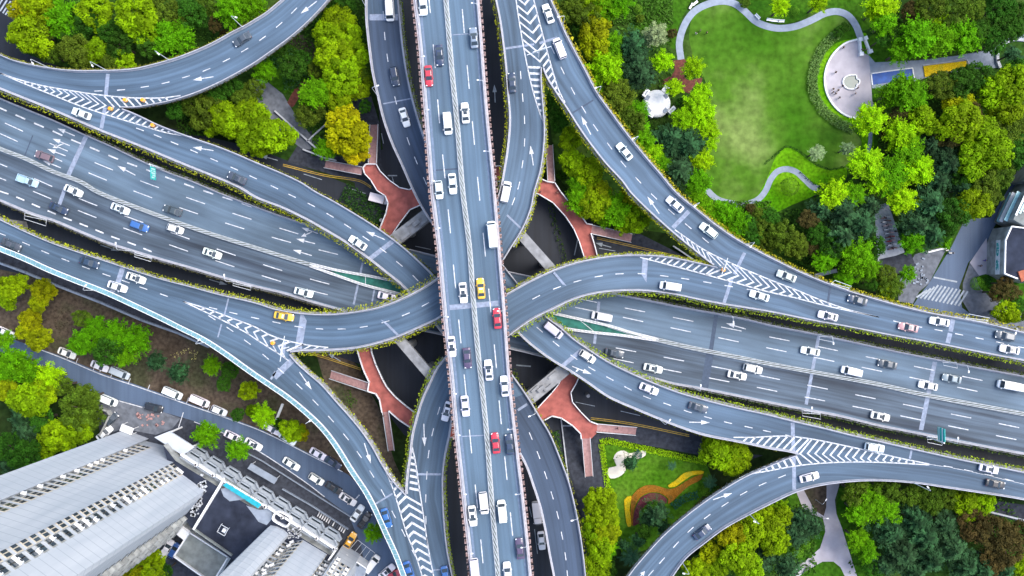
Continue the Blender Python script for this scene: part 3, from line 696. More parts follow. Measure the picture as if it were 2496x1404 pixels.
# ramps
def ramp_marks(road, lst, extra=()):
    m = MB()
    for pts in lst: dashes(m, pts, 2.0, None or 5.0, .19, road.zf)
    for f in extra: f(m)
    return mark(road, m)
def fit_dash(road, pts, dash=1.95):
    "pts are the starts of the dashes; place each where the photo has it"
    m = MB(); q = spline(pts, 6)
    wp = [P(p.x, p.y, road.zf(p.x, p.y)+PZ) for p in q]
    for a in pts[:-1]:
        i = min(range(len(q)), key=lambda k: (q[k].x-a[0])**2+(q[k].y-a[1])**2)
        j = min(i+1, len(q)-1); d = (wp[j]-wp[i]).normalized(); n = Vector((-d.y, d.x, 0))*.095; s_ = wp[i]; e = s_+d*dash
        # follow the curve at the far end
        m.quad(s_-n, e-n, e+n, s_+n)
    return m
def rm(road, lst, arrows=()):
    m = MB()
    for pts in lst:
        k = fit_dash(road, pts); o = len(m.v); m.v += k.v; m.f += [tuple(i+o for i in f) for f in k.f]; m.m += k.m
    for tl, tp in arrows: arrow(m, tl, tp, road.zf)
    return mark(road, m)
rm(R1, [[(230,222),(285,220),(343,213),(394,204),(444,190),(494,174),(543,151),(588,127),(632,99),(673,67),(710,33),(745,-5)]], [((520,187),(470,195)),((772,3),(733,33))])
rm(A2, [[(332,312),(375,328),(416,345),(464,365),(513,386),(562,407),(608,428),(660,452),(703,473),(750,495),(796,520),(839,546),(884,576),(926,604),(966,637),(1006,671),(1040,712)],[(1290,1054),(1309,1100),(1327,1149),(1343,1198),(1357,1246),(1368,1296),(1377,1346),(1382,1390),(1386,1430)]], [((520,367),(470,359)),((938,584),(892,564))])
rm(A1, [[(934,27),(937,78),(943,131),(952,184),(962,235),(976,284),(992,335),(1010,382),(1032,432),(1058,490)],[(1308,797),(1348,832),(1391,865),(1434,894),(1478,918),(1522,942),(1568,965),(1617,982),(1667,1000),(1716,1015),(1765,1028),(1815,1039),(1860,1049),(1914,1060),(1968,1072)]], [((1395,893),(1442,912)),((1680,1029),(1730,1030))])
rm(B1, [[(510,749),(559,761),(612,773),(664,784),(718,795),(770,801),(823,802),(877,798),(930,787),(980,770),(1028,747),(1070,722)],[(1248,500),(1262,462),(1272,410),(1278,357),(1279,302),(1275,248),(1270,193),(1267,140)]], [((1300,403),(1293,355))])
rm(B2, [[(2177,782),(2228,794),(2278,803),(2328,813),(2378,823),(2428,833),(2482,845),(2530,853)],[(1840,708),(1786,699),(1734,690),(1680,681),(1629,674),(1574,668),(1520,667),(1469,672),(1417,683),(1367,698),(1316,720),(1270,746)],[(1072,992),(1057,1044),(1046,1097),(1041,1149),(1038,1205),(1038,1258),(1040,1310),(1046,1360)]], [((1033,1033),(1035,1088))])
rm(R4, [[(-5,567),(54,590),(101,611),(150,630),(200,649),(250,667),(297,683),(340,699),(390,716),(420,727)],[(508,769),(552,797),(595,828),(640,863),(677,897),(722,935),(762,974),(800,1014),(837,1057),(870,1100),(901,1147),(929,1193),(955,1245),(979,1290),(1004,1340),(1020,1370)]], [((730,907),(760,950)),((888,1080),(904,1130))])
rm(R7, [[(1343,113),(1367,163),(1392,213),(1418,259),(1446,303),(1480,348),(1513,392),(1549,432),(1587,472),(1629,510),(1670,545),(1712,579),(1750,612)]], [((1440,328),(1417,283)),((1607,521),(1578,479))])
rm(R8, [[(1580,1404),(1607,1374),(1641,1335),(1676,1298),(1716,1265),(1759,1235),(1804,1207),(1850,1184),(1897,1165),(1940,1148)]], [((1738,1218),(1785,1202)),((1555,1412),(1572,1392))])
m = MB(); dashes(m, [(2300,1136),(2339,1143),(2420,1161),(2496,1179),(2560,1191)], 2.2, 5, .3, zA); linemark(m, [(2262,1131),(2339,1144),(2420,1162),(2500,1181),(2560,1193)], .1, zA); mark(R8, m)

# gores: outline lines and chevrons
def hit(p, d, poly):
    best = None
    for a, b in zip(poly, poly[1:]):
        e = b-a; den = d.x*e.y-d.y*e.x
        if abs(den) < 1e-9: continue
        t = ((a.x-p.x)*e.y-(a.y-p.y)*e.x)/den; u = ((a.x-p.x)*d.y-(a.y-p.y)*d.x)/den
        if t > .8 and -.001 <= u <= 1.001 and (best is None or t < best): best = t
    return best
def stripes(mb, base, target, d, spacing, width, zf, start=0, along=None):
    b = [Vector(p) for p in spline(base, 2)]; tg = [Vector(p) for p in spline(target, 4)]
    d = Vector(d).normalized(); L = 0; nxt = start
    for p, q in zip(b, b[1:]):
        s = (q-p).length
        while L+s >= nxt:
            c = p.lerp(q, (nxt-L)/max(s, 1e-6)); nxt += spacing
            t = hit(c, d, tg)
            if t and t < 60:
                e = c+d*t; al = (along if along is not None else (q-p).normalized())*width/2
                pts = [c-al, c+al, e+al, e-al]
                w_ = [P(x.x, x.y, zf(x.x, x.y)+PZ) for x in pts]
                if (w_[1]-w_[0]).cross(w_[2]-w_[0]).z < 0: w_.reverse()
                mb.quad(*w_)
        L += s
def gore(road, U, L, secs, name, lw=.26, extra=None):
    m = MB(); zf = extra or (lambda x, y: road.zf(x, y))
    linemark(m, U, lw, zf); linemark(m, L, lw, zf)
    for base, target, d, sp, wd, st in secs: stripes(m, base, U if target == 'U' else L, d, sp, wd, zf, st)
    return mark(road, m, 'chevron_markings')
ap = lambda div, n=0: div
U = [(0,178),(43,193),(100,208),(167,220),(233,230),(300,237),(350,239),(400,238),(440,233)]; L_ = [(0,178),(43,197),(117,227),(200,260),(267,282),(333,302),(400,322),(467,334)]
apex = [(258,257),(237,252),(200,240),(165,230),(133,223),(100,213),(60,200)]
gore(A2, U, L_, [(apex,'U',(-.8,-.62),18.5,5,0),(apex,'L',(-.88,.42),18.5,5,0),([(278,261),(300,262),(333,258),(367,252),(410,243)],'U',(-.72,-.8),16.5,4.5,0),([(276,262),(300,268),(333,281),(383,305),(433,325)],'L',(-.75,.6),15,4.5,0)], 'nw')
U = [(447,735),(500,751),(567,776),(624,798),(657,816),(691,828),(724,836),(757,842),(800,847)]; L_ = [(447,735),(533,776),(600,811),(624,827),(657,848),(691,870),(704,880)]
apex = [(704,858),(674,841),(641,821),(593,798),(563,785),(520,766),(490,753)]
gore(B1, U, L_, [(apex,'U',(.92,-.36),23,5.5,6),(apex,'L',(.5,.87),23,5.5,6),([(710,852),(740,852),(780,852),(800,851)],'U',(.9,-.42),24,5.5,4)], 'sw')
U = [(931,1129),(957,1189),(974,1243),(991,1299),(1014,1356),(1029,1404),(1045,1455)]; L_ = [(1005,1090),(1012,1123),(1024,1203),(1034,1269),(1044,1336),(1057,1404),(1068,1455)]
apex = [(990,1210),(994,1222),(1001,1255),(1008,1295),(1017,1333),(1027,1368),(1040,1420)]
gore(R4, U, L_, [(apex,'U',(-.72,.7),22,7,0),(apex,'L',(.86,.5),22,7,0),([(985,1194),(970,1180),(950,1152),(935,1128)],'U',(-.62,.6),17,6,0),([(998,1190),(1000,1150),(1004,1100),(1008,1070)],'L',(.95,.2),15,6,0)], 's')
U = [(1255,-30),(1258,0),(1268,67),(1281,140),(1298,217),(1315,273),(1325,300)]; L_ = [(1290,-40),(1301,0),(1320,73),(1338,140),(1361,217),(1377,250)]
apex = [(1316,150),(1306,107),(1296,70),(1288,42),(1280,13),(1274,-10),(1268,-40)]
gore(R7, U, L_, [(apex,'U',(-.75,-.62),24,6,0),(apex,'L',(.62,-.78),24,6,0),([(1317,165),(1318,200),(1323,260),(1325,290)],'U',(-1,-.05),15,5.5,0),([(1324,162),(1340,200),(1360,235),(1372,250)],'L',(.58,-.75),16,5.5,0)], 'n')
U = [(1645,560),(1715,608),(1781,641),(1872,680),(1939,706),(2005,733),(2072,756),(2142,773)]; L_ = [(1560,627),(1648,650),(1715,668),(1781,686),(1872,711),(1939,726),(2005,743),(2072,758),(2142,773)]
apex = [(1764,655),(1771,658),(1808,675),(1843,690),(1892,703),(1929,716),(1967,730),(2002,741),(2060,756)]
gore(R7, U, L_, [(apex,'U',(-.7,-.72),20,5.5,0),(apex,'L',(-.93,.36),20,5.5,0),([(1738,646),(1700,616),(1660,582)],'U',(-.42,-.85),18,5,0),([(1742,652),(1700,642),(1650,631),(1590,624)],'L',(-.78,.62),17,5,0)], 'e')
U = [(1788,1066),(1840,1066),(1872,1064),(1915,1063),(1972,1069),(2072,1089),(2139,1104),(2205,1119),(2265,1131)]; L_ = [(1800,1166),(1828,1156),(1872,1148),(1939,1136),(2005,1129),(2089,1126),(2172,1128),(2265,1133)]
apex = [(1950,1106),(1987,1106),(2022,1109),(2089,1116),(2172,1123),(2232,1128)]
gore(R8, U, L_, [(apex,'U',(.62,-.76),18.5,5,0),(apex,'L',(.76,.6),18.5,5,0),([(1940,1103),(1900,1095),(1860,1088),(1800,1076)],'U',(.68,-.72),16.5,5,0),([(1938,1108),(1900,1121),(1860,1138),(1825,1153)],'L',(.5,.85),16,5,0)], 'se')

# expansion joints and patches, laid across the decks
def joint(road, a, b, w_, mat='joint', name='expansion_joint', lift=.018, zf=None):
    mb = MB(); z = zf or road.zf
    pts = [Vector(a).lerp(Vector(b), t/5) for t in range(6)]
    wp = [P(p.x, p.y, z(p.x, p.y)+lift) for p in pts]; d = (wp[-1]-wp[0]).normalized(); n = Vector((-d.y, d.x, 0))*w_/2
    for p, q in zip(wp, wp[1:]): mb.quad(p-n, q-n, q+n, p+n)
    road.put(mb, name, M[mat])
J = [(R1,(263,180),(258,234),.9,0),(A2,(256,262),(247,313),.9,0),(A2,(960,586),(901,631),1.1,0),(B1,(741,768),(727,850),1.7,0),(B1,(911,758),(971,818),.55,0),(B1,(300,650),(287,690),1.2,0),(R4,(283,696),(270,716),1.1,0),(B1,(557,727),(546,772),.35,0),(R4,(540,790),(531,822),.35,0),
 (B2,(1350,664),(1402,726),.55,0),(B2,(1573,629),(1568,705),1.3,0),(R7,(1815,616),(1790,668),.8,0),(B2,(1785,676),(1765,738),.8,0),(R7,(1679,515),(1640,555),1.0,0),(R7,(1358,92),(1315,105),.6,0),(B1,(1302,108),(1232,118),.5,0),(R7,(1446,244),(1396,275),.4,1),(R7,(2323,778),(2317,808),1.1,0),(B2,(2316,812),(2310,836),1.1,0),(R7,(2024,699),(2018,735),.5,1),
 (EW,(1746,768),(1733,853),1.0,1),(EW,(1731,860),(1717,945),1.9,1),(EW,(1460,735),(1449,838),.7,0),(EW,(1996,818),(1965,986),.8,0),(EW,(2279,882),(2245,1048),1.1,0),(EW,(210,332),(165,430),1.1,0),(EW,(160,455),(145,498),.9,0),(EW,(884,640),(862,742),.5,0),(EW,(918,680),(907,735),.4,0),(EW,(80,330),(60,380),.3,1),
 (A1,(1419,852),(1370,893),1.0,0),(A1,(1932,1030),(1934,1100),.9,0),(R8,(1935,1115),(1936,1194),.9,0),(A1,(2222,1097),(2218,1118),.5,0),(NS,(1092,750),(1226,738),1.2,0),(NS,(1103,85),(1144,82),.2,0),(NS,(1050,416),(1118,411),.35,1),(NS,(1122,1064),(1180,1061),.25,0),(A1,(901,42),(970,42),1.5,0),(A1,(934,253),(1003,240),.3,0),(B2,(1014,1156),(1079,1156),.5,0),(B2,(1054,1390),(1096,1386),.3,0),(R4,(914,1229),(957,1203),.4,0),(R4,(712,878),(668,920),1.5,0),(R4,(672,905),(660,925),.5,0),(B1,(694,830),(690,868),.7,0),(B1,(1271,558),(1236,524),.45,0),(A2,(1285,985),(1262,1000),.6,0)]
for r_, a, b, w_, dk in J: joint(r_, a, b, w_, 'joint_dark' if dk else 'joint', lift=.018 if r_ is not EW else .022)

# ------------------------------------------------------------------ road furniture: medians, outer troughs, hedges
def rail_fence(name, label, cat, pts, zf, h=1.1, sp=1.5, mat='white', rail_w=.08, group=None, wide=.5, kind=None):
    "double guard rail with slanting bars between its two rails"
    q = spline(pts, 5); wp = [P(p.x, p.y, zf(p.x, p.y)) for p in q]
    d = [0.0]
    for a, b in zip(wp, wp[1:]): d.append(d[-1]+(b-a).length)
    n = int(d[-1]/sp)+1; pos = resample(wp, n+1)
    c = wp[len(wp)//2]; root = empty(name, c); tag(root, label, cat, group, kind)
    rails = MB(); posts = MB()
    for s in (-1, 1):
        for hz in (h,):
            L = []
            for i, p in enumerate(wp):
                t = (wp[min(i+1, len(wp)-1)]-wp[max(i-1, 0)]); t.z = 0; t.normalize()
                L.append(p-c+Vector((-t.y, t.x, 0))*s*wide/2+Vector((0, 0, hz)))
            rails.tube(L, rail_w*.75, 4)
    rails.build('rail', M[mat], root)
    for i in range(n):
        p = pos[i]-c; t = (pos[i+1]-pos[i]).normalized(); nn = Vector((-t.y, t.x, 0))*wide/2
        posts.tube([p-nn, p-nn+Vector((0, 0, h))], .06, 4, cap=False); posts.tube([p+nn, p+nn+Vector((0, 0, h))], .06, 4, cap=False)
        posts.tube([p-nn+Vector((0, 0, h-.02)), p+nn+t*sp*1.7+Vector((0, 0, h-.02))], .085, 4, cap=False)
    posts.build('post_row', M[mat], root)
    kb = MB(); kb.uv = None
    n0 = 0
    for i, p in enumerate(wp):
        t = (wp[min(i+1, len(wp)-1)]-wp[max(i-1, 0)]); t.z = 0; t.normalize(); nn = Vector((-t.y, t.x, 0))*(wide/2+.06)
        kb.v += [tuple(p-c+nn), tuple(p-c+nn+Vector((0, 0, .22))), tuple(p-c-nn+Vector((0, 0, .22))), tuple(p-c-nn)]
    for i in range(len(wp)-1):
        for j in range(3): kb.f.append((i*4+j, i*4+j+1, (i+1)*4+j+1, (i+1)*4+j)); kb.m.append(0)
    kb.build('kerb_base', M['roof_grey'], root)
    return root
rail_fence('median_barrier', 'white median barrier along the middle of the straight top deck', 'barrier', NSMED, zN, 1.0, 1.5, wide=.85, mat='rail_grey')
rail_fence('median_barrier', 'white median barrier on the wide carriageway left of the centre', 'barrier', MED[:12]+[(757,645)], zE, 1.0, 1.5, wide=.8, mat='rail_grey')
rail_fence('median_barrier', 'white median barrier on the wide carriageway right of the centre', 'barrier', MED[18:], zE, 1.0, 1.5, wide=.9, mat='rail_grey')
for nm, pts in (('upper rail of the left wedge gap in the median', [(757,643),(824,659),(891,671),(944,681),(1010,695)]), ('lower rail of the left wedge gap in the median', [(757,648),(824,672),(891,695),(974,716),(1010,726)]), ('upper rail of the right wedge gap in the median', [(1320,756),(1355,765),(1415,778),(1481,793),(1541,811),(1598,825)]), ('lower rail of the right wedge gap in the median', [(1330,791),(1381,801),(1448,810),(1515,817),(1598,829)])):
    rail_fence('guard_rail', 'white '+nm, 'guard rail', pts, zE, .9, .9, wide=.5)
# green netted gaps in the median
for pts, lb in (([(800,655),(891,674),(1000,697),(1000,720),(891,693),(824,670)], 'green netting over the left wedge gap in the median'), ([(1325,760),(1415,782),(1481,797),(1541,812),(1590,825),(1541,817),(1448,808),(1335,789)], 'green netting over the right wedge gap in the median')):
    mb = MB(); w_ = [P(x, y, 8.06) for x, y in pts]
    if (w_[1]-w_[0]).cross(w_[2]-w_[0]).z < 0: w_.reverse()
    bm = bmesh.new(); f = bm.faces.new([bm.verts.new(p) for p in w_]); bmesh.ops.triangulate(bm, faces=[f])
    me = bpy.data.meshes.new('netting'); bm.to_mesh(me); bm.free(); me.materials.append(M['teal_green'])
    o = bpy.data.objects.new('netting', me); col.objects.link(o); tag(o, lb, 'netting')
    n = len(pts)//2
    for k in range(1, n):
        fr = MB(); a = w_[k]; b = w_[-k-1]; fr.tube([a+Vector((0,0,.05)), b+Vector((0,0,.05))], .07, 4); fr.build('cross_bar', M['steel'], o)

def leafquads(mb, c, n, spread, size, tints, flat=.5):
    for _ in range(n):
        p = Vector((c[0]+random.uniform(-1, 1)*spread[0], c[1]+random.uniform(-1, 1)*spread[1], c[2]+random.uniform(-1, 1)*spread[2]))
        leaf(mb, p, size*random.uniform(.6, 1.3), random.choice(tints)*random.uniform(.75, 1.25), flat)
def leaf(mb, p, s, tint, flat=.5, nrm=None):
    n = Vector((random.gauss(0, flat), random.gauss(0, flat), 1)) if nrm is None else nrm+Vector((random.gauss(0, flat), random.gauss(0, flat), random.gauss(0, flat)))
    n.normalize(); a = n.orthogonal().normalized(); b = n.cross(a); t = random.uniform(0, 6.28)
    u = (a*math.cos(t)+b*math.sin(t))*s; v = (b*math.cos(t)-a*math.sin(t))*s*random.uniform(.5, .9)
    mb.quad(p-u, p+v*.8, p+u, p-v*.8); mb.t.append(tint)

def hedge_run(road, side, i0, i1, label, w0=-.1, w1=-1.15, h=(-.5, .95), dens=9, color=(.20, .24, .02), trough=True):
    "plants trailing from the trough outside a parapet"
    mb = MB(); mb.t = []
    mid = road.pt((i0+i1)//2, side, 0, 0)
    for i in range(i0, i1):
        a = road.pt(i, side, 0, 0); b = road.pt(i+1, side, 0, 0); L = (b-a).length
        for _ in range(int(L*dens*1.6)):
            t = random.random(); q = a.lerp(b, t); d = road.D[i]*(1 if side == 'A' else -1)
            u = random.random(); p = q+d*(w0+(w1-w0)*u)
            lump = .5+.5*math.sin(road.S[i]*1.3+t*2.1)*math.sin(road.S[i]*.37)
            p.z += h[0]+(h[1]-h[0])*random.random()**.6*(1-.5*u)*(.65+.5*lump)
            leaf(mb, p-mid, random.uniform(.13, .3), random.choice((.55, .8, 1, 1.15, 1.5, .4))*random.uniform(.8, 1.2), .7)
    o = mb.build('hedge', M['leaf'], loc=mid); o.color = (*color, 1)
    tag(o, label, 'hedge')
    if trough:
        tb = MB(); road.sweep(tb, side, [(-.02, -.55), (-.02, -.05), (-.5, -.05), (-.55, -.55)], i0, i1)
        tb.v = [(x-mid.x, y-mid.y, z-mid.z) for x, y, z in tb.v]
        tb.build('planter_trough', M['concrete'], o)
    return o
def I(r, s, p): return r.idx(s, *p)
YG = (.34, .37, .02); OG = (.21, .22, .03); GY = (.27, .36, .02)
hedge_run(R1, 'A', 0, R1.n-1, 'thin olive hedge along the outer edge of the upper left slip road', w1=-.8, color=OG)
hedge_run(R1, 'B', 0, I(R1, 'B', (300, 263)), 'sparse dark hedge along the inner edge of the upper left slip road', w1=-.35, h=(-.5, .2), dens=3, color=(.07,.07,.03), trough=False)
hedge_run(A2, 'B', 0, I(A2, 'B', (1000, 716)), 'yellow-green hedge between the left ramp and the wide carriageway', w1=-1.3, color=YG)
hedge_run(A2, 'A', I(A2, 'A', (483, 340)), I(A2, 'A', (1060, 672)), 'thin dull hedge along the upper edge of the left ramp', w1=-.5, h=(-.6, .4), dens=4, color=OG, trough=False)
hedge_run(EW, 'A', I(EW, 'A', (207, 327)), I(EW, 'A', (800, 558)), 'dark green hedge on the upper edge of the wide carriageway, left half', w1=-1.2, color=(.09,.13,.02))
hedge_run(EW, 'A', I(EW, 'A', (1515, 718)), EW.n-1, 'dark green hedge on the upper edge of the wide carriageway, right half', w1=-1.0, color=(.11,.15,.02))
hedge_run(EW, 'B', 0, I(EW, 'B', (817, 753)), 'dull hedge on the lower edge of the wide carriageway, left half', w1=-.9, h=(-.8, .3), color=(.12,.12,.05))
hedge_run(EW, 'B', I(EW, 'B', (1598, 925)), EW.n-1, 'dark hedge on the lower edge of the wide carriageway, right half', w1=-1.1, h=(-.8, .5), color=(.07,.12,.025))
hedge_run(B1, 'A', 0, I(B1, 'A', (1061, 681)), 'yellow-green hedge along the upper edge of the rising left ramp', w1=-1.5, color=YG)
hedge_run(B1, 'B', I(B1, 'B', (720, 856)), I(B1, 'B', (1071, 776)), 'yellow-green hedge along the lower edge of the rising left ramp', w1=-1.3, color=YG)
hedge_run(B1, 'A', I(B1, 'A', (1217, 468)), B1.n-1, 'yellow-green hedge on the left edge of the upper ramp beside the deck', w1=-1.1, color=YG)
hedge_run(B1, 'B', I(B1, 'B', (1248, 601)), I(B1, 'B', (1320, 175)), 'yellow-green hedge on the right edge of the upper ramp beside the deck', w1=-.9, color=YG)
hedge_run(B2, 'A', I(B2, 'A', (1731, 647)), I(B2, 'A', (1240, 712)), 'yellow-green hedge along the upper edge of the right curving ramp', w1=-.9, color=YG)
hedge_run(B2, 'B', 0, I(B2, 'B', (1248, 813)), 'broad yellow-green hedge below the right curving ramp', w1=-1.5, color=GY)
hedge_run(B2, 'A', I(B2, 'A', (1081, 875)), I(B2, 'A', (990, 1190)), 'yellow-green hedge on the left edge of the lower ramp beside the deck', w1=-1.2, color=GY)
hedge_run(B2, 'B', I(B2, 'B', (1097, 1063)), B2.n-1, 'yellow-green hedge on the right edge of the lower ramp beside the deck', w1=-.8, color=GY)
hedge_run(R4, 'A', I(R4, 'A', (710, 864)), I(R4, 'A', (980, 1190)), 'thin yellow hedge on the inner edge of the lower left slip road', w1=-.9, h=(-.4, .6), dens=5, color=YG)
hedge_run(R7, 'A', I(R7, 'A', (1741, 650)), I(R7, 'A', (1324, 175)), 'yellow hedge on the inner edge of the slip road by the park', w1=-1.0, color=YG)
hedge_run(R7, 'B', 0, R7.n-1, 'yellow hedge on the park side of the slip road', w1=-1.2, color=(.40,.37,.02))
hedge_run(A1, 'A', I(A1, 'A', (1331, 770)), A1.n-1, 'yellow-green hedge on the upper edge of the lower right ramp', w1=-1.2, color=GY)
hedge_run(A1, 'A', 0, I(A1, 'A', (1030, 310)), 'green hedge on the right edge of the ramp left of the top deck', w1=-.9, color=(.16,.22,.02))
hedge_run(A1, 'B', I(A1, 'B', (1281, 828)), I(A1, 'B', (1900, 1097)), 'thin dull hedge on the lower edge of the lower right ramp', w1=-.4, h=(-.6, .2), dens=3, color=OG, trough=False)
hedge_run(R8, 'A', 0, I(R8, 'A', (1930, 1112)), 'sparse dark hedge along the inner edge of the lower right slip road', w1=-.35, h=(-.5, .2), dens=3, color=(.07,.07,.03), trough=False)
hedge_run(A2, 'A', I(A2, 'A', (1266, 936)), A2.n-1, 'dull green hedge on the right edge of the bottom ramp', w1=-.6, h=(-.6, .4), dens=4, color=OG, trough=False)

# pink planter troughs hung outside the top deck
for side, lb in (('A', 'left'), ('B', 'right')):
    root = empty('planter_row', NS.pt(NS.n//2, side, 0, 0)); tag(root, 'row of pink planter troughs hung on the '+lb+' edge of the top deck', 'planters')
    c = root.location; bx = MB(); lf = MB(); lf.t = []; ar = MB()
    NS.sweep(ar, side, [(-.03, -.25), (-.03, .75), (-.42, .75), (-.42, -.25)])
    ar.v = [(x-c.x, y-c.y, z-c.z) for x, y, z in ar.v]; ar.build('ledge', M['parapet_top'], root)
    tm = MB(); tm.box((0, 0, 0), (.45, .95, .5)); tme = tm.mesh('trough', M['trough'])
    s = 0
    while s < NS.S[-1]-1:
        i = max(k for k in range(NS.n-1) if NS.S[k] <= s); f = (s-NS.S[i])/(NS.S[i+1]-NS.S[i])
        a = NS.pt(i, side, 0, 0).lerp(NS.pt(i+1, side, 0, 0), f)-c; d = NS.D[i]*(-1 if side == 'A' else 1)
        ang = math.atan2(d.y, d.x)
        inst('trough', tme, root, a+d*.68+Vector((0, 0, .35)), ang)
        for _ in range(7):
            p = a+d*random.uniform(.5, .95)+Vector((-d.y, d.x, 0))*random.uniform(-.45, .45)+Vector((0, 0, random.uniform(.62, .85)))
            leaf(lf, p, random.uniform(.1, .22), random.uniform(.5, 1.5), .6)
        s += 1.48
    o = lf.build('foliage', M['leaf'], root); o.color = (.10, .06, .04, 1)

# noise barrier on the lower left slip road
nb = empty('noise_barrier', R4.pt(R4.n//2, 'B', 0, 0)); tag(nb, 'teal translucent noise barrier along the lower left slip road', 'noise barrier')
c = nb.location; pn = MB(); rl = MB(); ps = MB()
R4.sweep(pn, 'B', [(-.05, .9), (-.05, 2.4), (1.1, 3.3), (1.06, 3.4), (-.12, 2.5), (-.12, .9)])
R4.sweep(rl, 'B', [(1.06, 3.26), (1.06, 3.44), (1.2, 3.44), (1.2, 3.26)]); R4.sweep(rl, 'B', [(-.24, 2.4), (-.24, 2.56), (-.1, 2.56), (-.1, 2.4)])
R4.sweep(rl, 'B', [(-.45, -.3), (-.45, .1), (-.05, .1), (-.05, -.3)])
for i in range(0, R4.n, 1):
    a = R4.pt(i, 'B', -.15, .2)-c; ps.tube([a, a+Vector((0, 0, 2.5)), R4.pt(i, 'B', 1.05, 3.4)-c], .06, 4)
for mb, n_, mt in ((pn, 'panel', 'teal'), (rl, 'rail', 'white'), (ps, 'post_row', 'steel')):
    if mb is not ps: mb.v = [(x-c.x, y-c.y, z-c.z) for x, y, z in mb.v]
    mb.build(n_, M[mt], nb)

# ------------------------------------------------------------------ piers and crossbeams
def near_other(p, z, skip):
    for k, r in ROADS.items():
        if k == skip: continue
        for i in range(r.n):
            if r.A[i].z < z-1 and ((r.A[i]+r.B[i])/2-p).xy.length < r.W[i]/2+2.0: return True
    return False
for k, r in ROADS.items():
    s = 18
    while s < r.S[-1]-10:
        i = max(q for q in range(r.n) if r.S[q] <= s); p = (r.A[i]+r.B[i])/2
        z = r.A[i].z; g_ = 2.0 if k == 'NS' else (1.2 if k == 'EW' else 1.5)
        inside = abs(r.c[i].x-1248) < 1300 and abs(r.c[i].y-702) < 760
        if inside and not near_other(Vector((p.x, p.y, 0)), z, k):
            mb = MB(); ang = math.atan2(r.D[i].y, r.D[i].x); W = r.W[i]
            q = p-r.root.location
            mb.box((q.x, q.y, -z-r.root.location.z+z+(z-g_-1.0)/2), (1.6 if W < 12 else 2.2, 1.5, z-g_-1.0), ang)
            mb.box((q.x, q.y, -r.root.location.z+z-g_-.5), (W*.62, 1.6, .98), ang)
            mb.build('pier', M['concrete'], r.root)
        s += 32
def crossbeam(a, b, w_, z0, z1, label, legs=(), blocks=()):
    A_, B_ = P(*a, z1), P(*b, z1); c = (A_+B_)/2; d = (B_-A_); L = d.length; ang = math.atan2(d.y, d.x); d.normalize(); n = Vector((-d.y, d.x, 0))
    root = empty('crossbeam', (c.x, c.y, 0)); tag(root, label, 'bridge beam')
    mb = MB(); mb.box((0, 0, (z0+z1)/2), (L, w_, z1-z0), ang)
    for t, o, l, ww, h in blocks: q = d*t+n*o; mb.box((q.x, q.y, z1+h/2+.005), (l, ww, h), ang)
    mb.build('beam', M['concrete'], root)
    for t, rr in legs:
        lg = MB(); q = d*t; lg.tube([(q.x, q.y, 0), (q.x, q.y, z0-.01)], rr, 14); lg.build('column', M['concrete'], root)
bl = [(-4, -.9, 2.6, .7, .5), (-1.2, .9, 2.2, .6, .5), (1.5, -.9, 2.4, .7, .5), (4.2, .8, 2.4, .6, .4), (0, 0, 2.0, 1.0, .7)]
crossbeam((955,590), (1075,498), 3.2, 9.2, 11.2, 'pale concrete crossbeam between two ramps, upper left of the deck', [(-3, 1.1), (4, 1.1)], bl)
crossbeam((1243,1010), (1395,885), 3.2, 9.2, 11.2, 'pale concrete crossbeam between two ramps, lower right of the deck', [(-3, 1.1), (4, 1.1)], bl)
crossbeam((1215,510), (1395,712), 2.3, 14.6, 16.6, 'long grey concrete beam across the gap, upper right of the deck', [(-4, 1.0), (3.5, 1.0)], [])
crossbeam((925,772), (1100,975), 2.3, 14.6, 16.6, 'long grey concrete beam across the gap, lower left of the deck', [(-3.5, 1.0), (4, 1.0)], [])

# ------------------------------------------------------------------ red footbridge
FB = 5.2
fb = empty('footbridge', (0, 0, 0)); tag(fb, 'red paved footbridge ring with pink stairs under the crossing', 'footbridge')
fb.location = P(1170, 720, 0); c = fb.location.copy()
CORN = [
 [(886,410),(893,401),(918,401),(928,418),(950,440),(975,458),(998,463),(1030,465),(1095,455),(1095,500),(1030,505),(1000,512),(975,545),(958,570),(935,640),(915,720),(905,800),(906,855),(917,888),(934,925),(944,943),(964,966),(991,989),(1011,1004),(1090,1035),(1200,1030),(1290,1005),(1308,996),(1345,956),(1361,936),(1385,880),(1420,780),(1432,700),(1425,640),(1411,588),(1398,558),(1378,528),(1348,495),(1315,475),(1290,468),(1200,450),(1095,455)],
]
OUT = [(886,410),(893,401),(918,401),(928,418),(950,440),(975,458),(998,463),(1050,445),(1150,418),(1215,405),(1270,420),(1319,437),(1335,444),(1352,446),(1366,468),(1388,495),(1415,525),(1430,546),(1443,548),(1440,570),(1448,595),(1455,623),(1463,700),(1450,790),(1425,880),(1405,932),(1391,956),(1395,979),(1415,1003),(1438,1026),(1456,1033),(1453,1056),(1441,1068),(1416,1068),(1415,1056),(1395,1036),(1368,1018),(1345,1013),(1325,1024),(1230,1055),(1100,1065),(1001,1041),(974,1023),(949,1001),(945,1003),(932,1004),(926,973),(917,959),(897,953),(901,931),(887,901),(877,871),(872,851),(880,790),(895,700),(915,620),(929,552),(942,520),(947,495),(940,478),(920,465),(905,440),(890,424)]
INN = [(1000,512),(975,545),(958,570),(940,640),(920,720),(908,800),(906,855),(917,888),(934,925),(944,943),(964,966),(991,989),(1011,1004),(1100,1030),(1210,1022),(1290,1004),(1308,996),(1345,956),(1361,936),(1395,870),(1420,780),(1430,700),(1423,626),(1411,588),(1398,558),(1378,528),(1348,495),(1315,475),(1260,455),(1215,442),(1150,455),(1070,480)]
